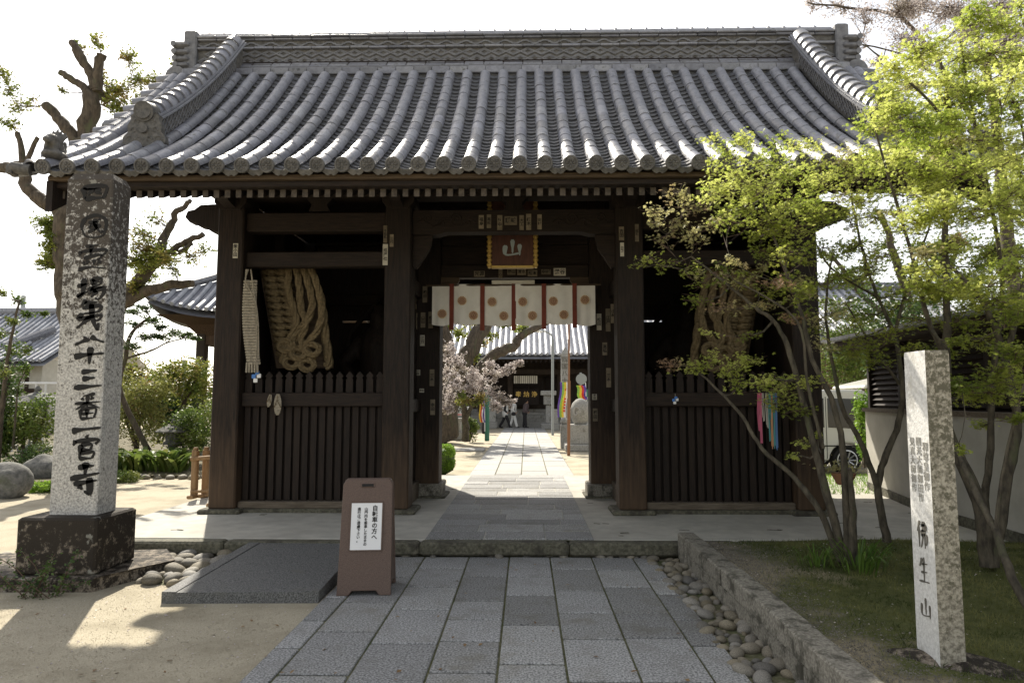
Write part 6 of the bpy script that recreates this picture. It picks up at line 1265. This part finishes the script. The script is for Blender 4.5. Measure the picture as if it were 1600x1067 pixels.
# tiled house far right behind
h2 = thing('far_tiled_house', 'brown house with a sunlit grey tiled roof glimpsed between the maples', 'building', (16, 27, 0))
a0, a1 = at(1275, 520, Y=25), at(1420, 505, Y=25)
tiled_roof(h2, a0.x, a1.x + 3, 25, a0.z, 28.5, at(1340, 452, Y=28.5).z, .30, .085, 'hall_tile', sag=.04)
m = MB(); m.bbox(a0.x + .6, a1.x + 2.4, 26, 31, 0, a0.z, .02); m.build('wall', 'wood_worn', h2); m = MB(); m.tube([(a0.x, 28.5, at(1340, 452, Y=28.5).z + .1), (a1.x + 3, 28.5, at(1340, 452, Y=28.5).z + .1)], .2, 8); m.build('ridge', 'tile', h2)
for i in range(3): bx_at(1290 + i * 40, 1312 + i * 40, 535, 560, 25.9, .08, 'window', 'glass', h2)
# van with its tailgate up
vn = thing('parked_van', 'beige white minivan with its tailgate raised, parked beyond the right gate column', 'van', (6.1, 15.4, 0))
vx0, vx1, vy0, vy1 = 2.9, 7.42, 14.75, 16.4
m = MB(); P = [(vx0, .35), (vx0 + .05, .85), (vx0 + .9, 1.02), (vx0 + 1.45, 1.68), (vx0 + 1.8, 1.80), (vx1 - .25, 1.80), (vx1 - .10, 1.72), (vx1 + .02, 1.0), (vx1 + .06, .80), (vx1 + .06, .38), (vx1 - .1, .28)]
def arch(cx_, r_, n_=9): return [(cx_ + r_ * math.cos(PI * i / n_), .30 + r_ * math.sin(PI * i / n_)) for i in range(n_ + 1)]
P = P + [(cx_, max(z, .28)) for cx_, z in arch(vx1 - .62, .37)] + [(cx_, max(z, .28)) for cx_, z in arch(vx0 + .85, .37)] + [(vx0 + .1, .28)]
m.prism(P, vy0, vy1); bo = m.build('body', 'car', vn); bv = bo.modifiers.new('b', 'BEVEL'); bv.width = .05; bv.segments = 3; bv.limit_method = 'ANGLE'; bv.angle_limit = .6
for q_ in ([(vx1 - .30, 1.60), (vx1 - .22, 1.02), (vx1 - .55, .98), (vx1 - 1.0, 1.0), (vx1 - 1.0, 1.62)], [(vx1 - 1.08, 1.62), (vx1 - 1.08, 1.0), (vx1 - 2.05, 1.0), (vx1 - 2.05, 1.62)], [(vx1 - 2.13, 1.62), (vx1 - 2.13, 1.0), (vx0 + 1.15, 1.03), (vx0 + 1.6, 1.60)]):
    m = MB(); m.prism(q_, vy0 - .008, vy0 + .02); m.build('side_window', 'glass', vn)
m = MB(); m.bbox(vx0 + .4, vx1, vy0 - .012, vy0, .60, .625, .003); m.build('side_moulding', 'rubber', vn)
for x in (vx1 - 1.04, vx1 - 2.09): m = MB(); m.box(x - .006, x + .006, vy0 - .004, vy0 + .003, .35, 1.65); m.build('door_gap', 'rubber', vn)
m = MB(); m.bbox(vx1 - 1.3, vx1 - 1.12, vy0 - .03, vy0, .92, .955, .01); m.build('door_handle', 'car', vn)
m = MB(); m.bbox(vx1 - .04, vx1 + .075, vy0 - .01, vy0 + .14, .72, 1.12, .02); m.build('tail_light', 'tail_red', vn); m = MB(); m.bbox(vx1 - .02, vx1 + .05, vy0 + .1, vy1 - .1, .8, 1.65, .01); m.build('boot_opening', 'rubber', vn)
m = MB(); m.bbox(vx1 - .3, vx1 + .16, vy0 - .01, vy1 + .01, .28, .62, .04); m.build('rear_bumper', 'car', vn)
for x in (vx1 - .62, vx0 + .85):
    for y in (vy0 + .02, vy1 - .22):
        T = Matrix.Translation((x, y, .31)) @ Matrix.Rotation(-PI / 2, 4, 'X'); m = MB(); m.lathe([(.18, 0), (.29, .0), (.31, .03), (.31, .17), (.29, .2), (.18, .2)], 24, T=T); wo = m.build('wheel', 'rubber', vn, smooth=True)
        m = MB(); m.lathe([(.21, -.004), (.215, .02), (.05, .05)], 24, T=T); m.build('rim_back', 'rubber', wo); m = MB()
        for k in range(10): a = k * PI / 5; m.tube([T @ Vector((.03 * math.cos(a), .03 * math.sin(a), -.01)), T @ Vector((.20 * math.cos(a), .20 * math.sin(a), -.012))], .015, 5)
        m.tube([T @ Vector((.205 * math.cos(a), .205 * math.sin(a), -.008)) for a in np.linspace(0, 2 * PI, 25)], .014, 5); m.build('rim', 'alloy', wo, smooth=True)
Tt = Matrix.Translation((vx1 - .18, 0, 1.82)) @ Matrix.Rotation(math.radians(-13), 4, 'Y'); m = MB(); m.bbox(0, 1.02, vy0 + .06, vy1 - .06, -.0, .07, .03, Tt); tg = m.build('tailgate', 'car', vn); m = MB(); m.bbox(.12, .62, vy0 + .2, vy1 - .2, -.02, .0, .005, Tt); m.build('tailgate_glass', 'glass', tg)
for y in (vy0 + .12, vy1 - .12): m = MB(); m.tube([(vx1 - .05, y, 1.35), Tt @ Vector((.5, y, -.01))], .012, 5); m.build('gas_strut', 'pole_grey', vn)
# sunlit grass strip and shrubs around the van
gp_ = MB(); gp_.add([(3.95, 9.9, .17), (6.2, 11.6, .17), (9.5, 14.6, .02), (5.2, 14.6, .02), (4.2, 13.2, .02)], [(0, 1, 2, 3, 4)]); 
Rn = random.Random(41); P_ = []
for i in range(9000):
    x, y = Rn.uniform(4.3, 9.5), Rn.uniform(10.6, 14.4)
    if x > 5.4 and y < 11.4: continue
    P_.append((x, y, (PZ if y < 13.1 else 0) + .0))
leaves('sunlit_grass', P_, .075, 'blade', 'leaf_box', None, .35, origin=(6, 12, 0)); stuff(bpy.data.objects['sunlit_grass'])
shrub('garden_shrub', 'bright green bush between the van and the garden wall', V_(1352, 670, 13.2), (.2, .4, .7), 2200, 'leaf_box', .06, seed=51, hollow=.3)
shrub('garden_shrub', 'grey green shrub rising behind the van roof', V_(1300, 560, 19), (1.6, .8, 1.2), 5200, 'leaf_shrub', .09, seed=52, lobes=11, hollow=.3)
shrub('garden_shrub', 'dark shrub mass behind the louvred building corner', V_(1400, 540, 15), (1.4, .8, 1.5), 5200, 'leaf_dark', .09, seed=53, lobes=11, hollow=.3)
t = thing('potted_bonsai_pine', 'brown pot on a stand between the maple stems', 'pot', V_(1318, 745, 7.5)); a = V_(1318, 742, 7.5); m = MB(); m.lathe([(.07, -.10), (.12, .0), (.125, .02), (.11, .02)], 12, c=a); m.build('pot', 'rust', t); m = MB(); m.tube([a - Vector((0, 0, .1)), Vector((a.x, a.y, .2))], .025, 6); m.build('stand', 'bark', t)
P_ = [a + Vector((Rn.gauss(0, .10), Rn.gauss(0, .08), .04 + abs(Rn.gauss(0, .05)))) for i in range(260)]; leaves('foliage', P_, .035, 'leaf', 'leaf_maple_red', t, .8)

# ---- maples
Rn = random.Random(77)
def C(lst, Y, dy, nt0=16, nl=11, b='g', rs=1.22):
    out = []
    for e in lst:
        x, y, r_ = e[:3]; yy_ = Y + Rn.uniform(-dy, dy); k = (r_ / 40.) ** 1.5
        out.append((V_(x, y, yy_), r_ * rs * yy_ / F, max(6, int(nt0 * k * 1.9)), int(nl * 1.35), e[3] if len(e) > 3 else b))
    return out
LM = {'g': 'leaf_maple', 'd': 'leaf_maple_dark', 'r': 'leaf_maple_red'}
def fill(boxes, seed):
    Rq = random.Random(seed); out = []
    for x0, x1, y0, y1, n_, rr, b in boxes:
        for i in range(n_): out.append((Rq.uniform(x0, x1), Rq.uniform(y0, y1), Rq.uniform(rr * .7, rr * 1.2), b))
    return out
def maple(name, label, base, stems, cls, seed, size=.027, **kw):
    stems = [(a_, b_ * .8, c_ * .75) for a_, b_, c_ in stems]; cls = [(a_, b_ * 1.22, int(c_ * .85), int(d_ * .75), e_) for a_, b_, c_, d_, e_ in cls]
    t = thing(name, label, 'tree', base, group='maples in the mossy bed'); o_ = grow(t, stems, cls, seed=seed, twig_r=.0028, flatten=.5, sides=7, branch_r=.009, **kw)
    for i, (b_, p_) in enumerate(o_.items()): leaves('crown', p_, size, 'maple', LM[b_], t, .45, .4)
    return t
bs = V_(1318, 872, 5.75)
maple('maple_tree', 'multi stemmed maple with one long limb leaning left across the right bay', bs,
    [([V_(1312, 876, 5.75), V_(1282, 800, 5.8), V_(1240, 745, 5.9), V_(1190, 700, 6.0), V_(1160, 650, 6.1), V_(1112, 600, 6.25), V_(1085, 575, 6.3)], .040, .010),
     ([V_(1318, 878, 5.75), V_(1292, 770, 5.7), V_(1270, 690, 5.7), V_(1240, 570, 5.8), V_(1215, 510, 5.9), V_(1180, 480, 6.0), V_(1130, 440, 6.1), V_(1080, 400, 6.2)], .048, .010),
     ([V_(1325, 874, 5.72), V_(1320, 740, 5.6), V_(1305, 640, 5.6), V_(1268, 560, 5.65), V_(1250, 480, 5.7), V_(1220, 400, 5.8), V_(1190, 310, 5.9)], .042, .010),
     ([V_(1330, 880, 5.7), V_(1333, 800, 5.6), V_(1326, 730, 5.5)], .050, .022), ([V_(1286, 700, 5.7), V_(1262, 600, 5.6), V_(1244, 500, 5.55), V_(1150, 440, 5.7)], .022, .008)],
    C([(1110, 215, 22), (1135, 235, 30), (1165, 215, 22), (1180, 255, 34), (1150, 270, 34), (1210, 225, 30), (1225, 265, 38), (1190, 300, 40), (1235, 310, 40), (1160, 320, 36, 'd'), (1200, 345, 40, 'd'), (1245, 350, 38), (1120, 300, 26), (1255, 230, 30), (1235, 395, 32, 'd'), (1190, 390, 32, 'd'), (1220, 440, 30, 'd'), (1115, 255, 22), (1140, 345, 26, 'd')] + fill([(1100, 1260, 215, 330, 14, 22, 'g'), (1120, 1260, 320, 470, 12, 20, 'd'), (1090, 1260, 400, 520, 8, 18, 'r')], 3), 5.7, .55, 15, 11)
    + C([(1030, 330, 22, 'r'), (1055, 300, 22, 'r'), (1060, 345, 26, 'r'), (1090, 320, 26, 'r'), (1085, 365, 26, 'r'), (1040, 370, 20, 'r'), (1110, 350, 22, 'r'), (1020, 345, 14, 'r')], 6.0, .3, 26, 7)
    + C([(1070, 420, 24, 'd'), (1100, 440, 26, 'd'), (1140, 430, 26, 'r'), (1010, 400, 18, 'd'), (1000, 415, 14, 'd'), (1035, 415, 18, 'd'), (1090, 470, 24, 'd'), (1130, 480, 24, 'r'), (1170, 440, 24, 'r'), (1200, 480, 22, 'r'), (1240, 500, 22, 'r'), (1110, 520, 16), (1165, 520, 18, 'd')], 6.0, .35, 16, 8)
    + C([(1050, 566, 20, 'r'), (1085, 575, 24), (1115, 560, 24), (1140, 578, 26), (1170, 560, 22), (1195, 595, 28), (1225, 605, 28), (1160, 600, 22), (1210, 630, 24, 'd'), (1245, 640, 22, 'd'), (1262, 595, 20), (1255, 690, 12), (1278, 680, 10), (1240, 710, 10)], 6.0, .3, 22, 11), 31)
maple('maple_tree', 'slender maple at the back of the bed beside the sunlit post', V_(1388, 842, 6.5),
    [([V_(1386, 846, 6.5), V_(1372, 770, 6.5), V_(1380, 720, 6.5), V_(1404, 660, 6.5), V_(1410, 600, 6.5), V_(1396, 520, 6.5), V_(1370, 460, 6.5), V_(1345, 380, 6.4), V_(1330, 300, 6.4)], .050, .012), ([V_(1372, 762, 6.5), V_(1345, 690, 6.4), V_(1318, 640, 6.4), V_(1300, 560, 6.4), V_(1290, 480, 6.3), V_(1300, 400, 6.3)], .038, .010), ([V_(1398, 520, 6.5), V_(1420, 440, 6.5), V_(1450, 360, 6.6), V_(1470, 280, 6.6)], .022, .008), ([V_(1372, 465, 6.5), V_(1300, 420, 6.3), V_(1270, 370, 6.2)], .018, .007), ([V_(1405, 600, 6.5), V_(1350, 520, 6.4), V_(1320, 470, 6.4)], .018, .007)],
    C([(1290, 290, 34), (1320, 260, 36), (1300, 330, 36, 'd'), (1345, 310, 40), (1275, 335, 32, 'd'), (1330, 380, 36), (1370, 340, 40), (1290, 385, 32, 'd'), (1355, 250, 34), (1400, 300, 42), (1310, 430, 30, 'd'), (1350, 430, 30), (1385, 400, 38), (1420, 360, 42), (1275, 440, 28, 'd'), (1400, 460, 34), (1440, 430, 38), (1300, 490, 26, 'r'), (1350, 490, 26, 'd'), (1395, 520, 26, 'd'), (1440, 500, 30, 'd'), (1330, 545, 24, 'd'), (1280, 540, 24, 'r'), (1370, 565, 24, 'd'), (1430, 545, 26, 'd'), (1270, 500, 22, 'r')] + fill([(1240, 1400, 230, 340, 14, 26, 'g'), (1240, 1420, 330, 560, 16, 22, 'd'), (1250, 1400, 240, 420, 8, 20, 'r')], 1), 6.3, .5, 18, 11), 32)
b3 = V_(1545, 880, 5.5)
maple('maple_tree', 'large spreading maple with thick stems to the right of the stone post', b3,
    [([V_(1543, 885, 5.5), V_(1532, 800, 5.5), V_(1500, 720, 5.5), V_(1480, 660, 5.5), V_(1478, 560, 5.5), V_(1480, 460, 5.5), V_(1476, 340, 5.5), V_(1484, 200, 5.5), V_(1470, 90, 5.5)], .075, .014), ([V_(1550, 885, 5.5), V_(1572, 760, 5.5), V_(1588, 660, 5.5), V_(1570, 560, 5.5), V_(1540, 480, 5.4), V_(1500, 430, 5.3), V_(1450, 400, 5.3)], .060, .014), ([V_(1546, 880, 5.6), V_(1540, 780, 5.7), V_(1548, 680, 5.7), V_(1552, 580, 5.7), V_(1566, 440, 5.7), V_(1545, 300, 5.7), V_(1520, 180, 5.6), V_(1500, 60, 5.6)], .045, .010),
     ([V_(1570, 560, 5.5), V_(1600, 440, 5.5), V_(1610, 300, 5.5), V_(1590, 160, 5.5)], .034, .010), ([V_(1480, 560, 5.5), V_(1450, 500, 5.4), V_(1425, 400, 5.3), V_(1390, 280, 5.2), V_(1360, 180, 5.2)], .030, .008), ([V_(1545, 300, 5.7), V_(1470, 180, 5.4), V_(1400, 110, 5.2), V_(1350, 70, 5.2)], .020, .006)],
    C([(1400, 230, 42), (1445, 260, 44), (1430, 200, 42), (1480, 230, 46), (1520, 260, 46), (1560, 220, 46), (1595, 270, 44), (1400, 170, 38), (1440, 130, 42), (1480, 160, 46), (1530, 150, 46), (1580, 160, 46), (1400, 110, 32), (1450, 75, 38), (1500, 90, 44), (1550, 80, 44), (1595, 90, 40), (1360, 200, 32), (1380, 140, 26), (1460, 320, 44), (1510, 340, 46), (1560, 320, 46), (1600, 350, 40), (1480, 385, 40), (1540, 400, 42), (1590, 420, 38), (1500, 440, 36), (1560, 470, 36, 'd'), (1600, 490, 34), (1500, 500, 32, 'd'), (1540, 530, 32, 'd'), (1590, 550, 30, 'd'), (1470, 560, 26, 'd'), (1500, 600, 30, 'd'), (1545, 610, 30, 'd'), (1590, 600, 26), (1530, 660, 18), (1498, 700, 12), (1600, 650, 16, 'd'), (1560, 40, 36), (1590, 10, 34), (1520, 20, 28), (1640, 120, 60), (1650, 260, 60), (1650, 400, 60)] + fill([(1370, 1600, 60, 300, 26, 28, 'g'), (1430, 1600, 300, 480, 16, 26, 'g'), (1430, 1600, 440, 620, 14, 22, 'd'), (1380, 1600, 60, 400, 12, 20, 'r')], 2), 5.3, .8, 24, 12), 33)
# small leaning trunk nearest the frame edge
maple('maple_tree', 'thin knotty maple trunk leaning left from the right edge of the frame', V_(1650, 985, 4.3),
    [([V_(1640, 990, 4.3), V_(1590, 920, 4.4), V_(1555, 830, 4.6), V_(1520, 760, 4.8), V_(1494, 700, 5.0)], .042, .020), ([V_(1555, 830, 4.6), V_(1570, 720, 4.6), V_(1600, 600, 4.6)], .018, .008)], C([(1600, 560, 26), (1620, 600, 30), (1590, 620, 20)], 4.6, .2, 14, 10), 34)
# pale pinkish budding tree high on the right, beyond the maples
tree('budding_tree', 'tall fine twigged tree with pinkish buds above the right maples', (9.5, 12.5, 0), [([(9.4, 12.5, 0), V_(1580, 420, 12.5), V_(1560, 250, 12.5), V_(1540, 100, 12.5), V_(1500, 20, 12.5)], .16, .04), ([V_(1560, 260, 12.5), V_(1480, 120, 12.3), V_(1410, 30, 12.2), V_(1340, 15, 12.1), V_(1262, 5, 12)], .06, .012), ([V_(1500, 150, 12.3), V_(1420, 90, 12.2), V_(1340, 68, 12.1)], .03, .01)],
    C([(1270, 6, 18), (1310, 12, 22), (1350, 20, 26), (1400, 20, 34), (1440, 5, 34), (1480, 20, 40), (1520, 40, 40), (1560, 10, 40), (1340, 62, 20), (1370, 100, 20), (1410, 60, 30), (1590, 50, 36)] + fill([(1380, 1600, 0, 120, 16, 30, 'p')], 4), 12.2, .5, 32, 9, 'p'), {'p': 'blossom'}, .038, 'petal', seed=55, bark='bark', twig_r=.006, flatten=.8, branch_r=.012)
tree('background_tree', 'dark leaning trees behind the garden wall on the right', (9.5, 17, 0), [([(8.6, 17, 0), V_(1400, 560, 17), V_(1420, 500, 17), V_(1400, 400, 17), V_(1370, 330, 17)], .20, .06), ([(8.7, 17, 0), V_(1415, 540, 17), V_(1345, 460, 17), V_(1300, 400, 17)], .12, .04), ([V_(1420, 500, 17), V_(1470, 440, 17), V_(1500, 380, 17)], .10, .04)],
    C([(1300, 400, 20), (1340, 440, 22), (1380, 380, 22), (1420, 420, 26), (1470, 420, 26), (1450, 470, 26), (1500, 380, 26), (1520, 440, 30), (1560, 470, 30), (1400, 480, 24), (1340, 500, 24), (1290, 470, 18), (1310, 520, 24), (1450, 520, 30), (1530, 500, 30), (1590, 460, 34), (1370, 540, 24), (1560, 400, 30)] + fill([(1275, 1600, 380, 560, 26, 26, 'k'), (1380, 1600, 480, 620, 12, 30, 'k')], 9), 17, .8, 26, 11, 'k'), {'k': 'leaf_shrub'}, .085, seed=56, bark='bark', twig_r=.008, flatten=.6, branch_r=.02)
# tufts at the foot of the maples, petals, moss blades, grit
def tuft(x, y, n_, h_, name, label, rad=.12, seed=1):
    Rn = random.Random(seed); t = thing(name, label, 'plant', (x, y, bed_z(x, y) - .01)); m = MB(); z0 = bed_z(x, y) - .01
    for i in range(n_):
        a = Rn.uniform(0, 6.28); r_ = Rn.uniform(0, rad); b0 = Vector((x + r_ * math.cos(a), y + r_ * math.sin(a), z0)); d = Vector((math.cos(a), math.sin(a), 0)) * Rn.uniform(.3, 1) * h_; n2_ = Vector((-d.y, d.x, 0)).normalized() * .006; hh = h_ * Rn.uniform(.6, 1.1)
        P_ = [b0, b0 + d * .3 + Vector((0, 0, hh * .65)), b0 + d * .75 + Vector((0, 0, hh)), b0 + d * 1.15 + Vector((0, 0, hh * .8))]
        m.add([q + n2_ * w_ for q, w_ in zip(P_, (1, 1, .7, .1))] + [q - n2_ * w_ for q, w_ in zip(P_, (1, 1, .7, .1))], [(k, k + 1, k + 5, k + 4) for k in range(3)])
    stuff(m.build('blades', 'leaf_big', t, fix=False))
tuft(2.62, 5.55, 70, .24, 'grass_tuft', 'grass tuft at the foot of the leftmost maple', .2, 1); tuft(2.35, 5.7, 40, .16, 'grass_tuft', 'smaller grass tuft left of the leftmost maple foot', .13, 2)
def scatter(name, region, n_, size, kind, lm, z=lambda x, y: .004, seed=3, tilt=.25, excl=None):
    Rn = random.Random(seed); P_ = []
    while len(P_) < n_:
        x, y = Rn.uniform(region[0], region[1]), Rn.uniform(region[2], region[3])
        if excl and excl(x, y): continue
        P_.append((x, y, z(x, y)))
    leaves(name, P_, size, kind, lm, None, tilt, origin=((region[0] + region[1]) / 2, (region[2] + region[3]) / 2, 0)); stuff(bpy.data.objects[name])
inbed = lambda x, y: bed_z(x, y) + .004
scatter('moss_blades', (1.75, 4.85, 2.2, 6.9), 42000, .034, 'blade', 'grass', inbed, 4, .5, lambda x, y: x < 2.05 + .12 * math.sin(y * 2.3) + rng.uniform(-.25, .25))
scatter('bed_grit', (1.68, 3.6, 2.0, 6.9), 12000, .008, 'grit', 'cobble', inbed, 5, .4, lambda x, y: x > 2.0 + .12 * math.sin(y * 2.3) + rng.uniform(-.3, .3))
scatter('fallen_petals', (1.7, 4.8, 2.4, 6.9), 750, .013, 'petal', 'blossom', lambda x, y: bed_z(x, y) + .014, 6)
yard = lambda x, y: (x > -2.95 and y > 5.4) or (x < -3.4 and y > 5.7) or x > -1.62 - .0
scatter('yard_petals', (-6.5, -1.62, 2.6, 6.2), 1300, .015, 'petal', 'blossom', lambda x, y: .006, 7, .25, yard)
scatter('yard_grit', (-6.5, -1.62, 2.6, 6.4), 26000, .0065, 'grit', 'grit', lambda x, y: .001, 8, .4, yard)
scatter('joint_moss', (-1.62, 1.27, 2.6, 7.0), 9000, .016, 'blade', 'grass', lambda x, y: -.012 + .018, 9, .6, lambda x, y: min(abs(x - l) for l in (-1.44, -1.02, -.575, -.17, .235, .65, 1.06)) > .012 or math.sin(y * 3 + x * 7) < -.2)
scatter('fallen_leaves', (-6, 1.2, 2.8, 6.9), 150, .035, 'leaf', 'leaf_litter', lambda x, y: .03 if x > -1.62 else .008, 17, .2, lambda x, y: (x < -1.6 and y > 5.4))
# weed in front of the pillar plinth
wd_ = thing('small_weed', 'small dark weed with tiny leaves growing in front of the pillar slab', 'plant', (-3.98, 5.6, 0)); m = MB(); Rn = random.Random(9); P_ = []
for i in range(11):
    b0 = Vector((-3.95 + Rn.uniform(-.12, .12), 5.62 + Rn.uniform(-.05, .05), 0)); e = b0 + Vector((Rn.uniform(-.4, .32), Rn.uniform(-.15, .05), Rn.uniform(.08, .40))); mid = b0.lerp(e, .5) + Vector((0, 0, .05)); m.tube([b0, mid, e], [.005, .004, .002], 4)
    for k in range(55): t_ = Rn.random(); q = b0.lerp(mid, t_ * 2) if t_ < .5 else mid.lerp(e, t_ * 2 - 1); P_.append(q + vtx(.035, Rn))
m.build('stems', 'twig', wd_, fix=False); leaves('foliage', P_, .028, 'leaf', 'leaf_dark', wd_, .9)
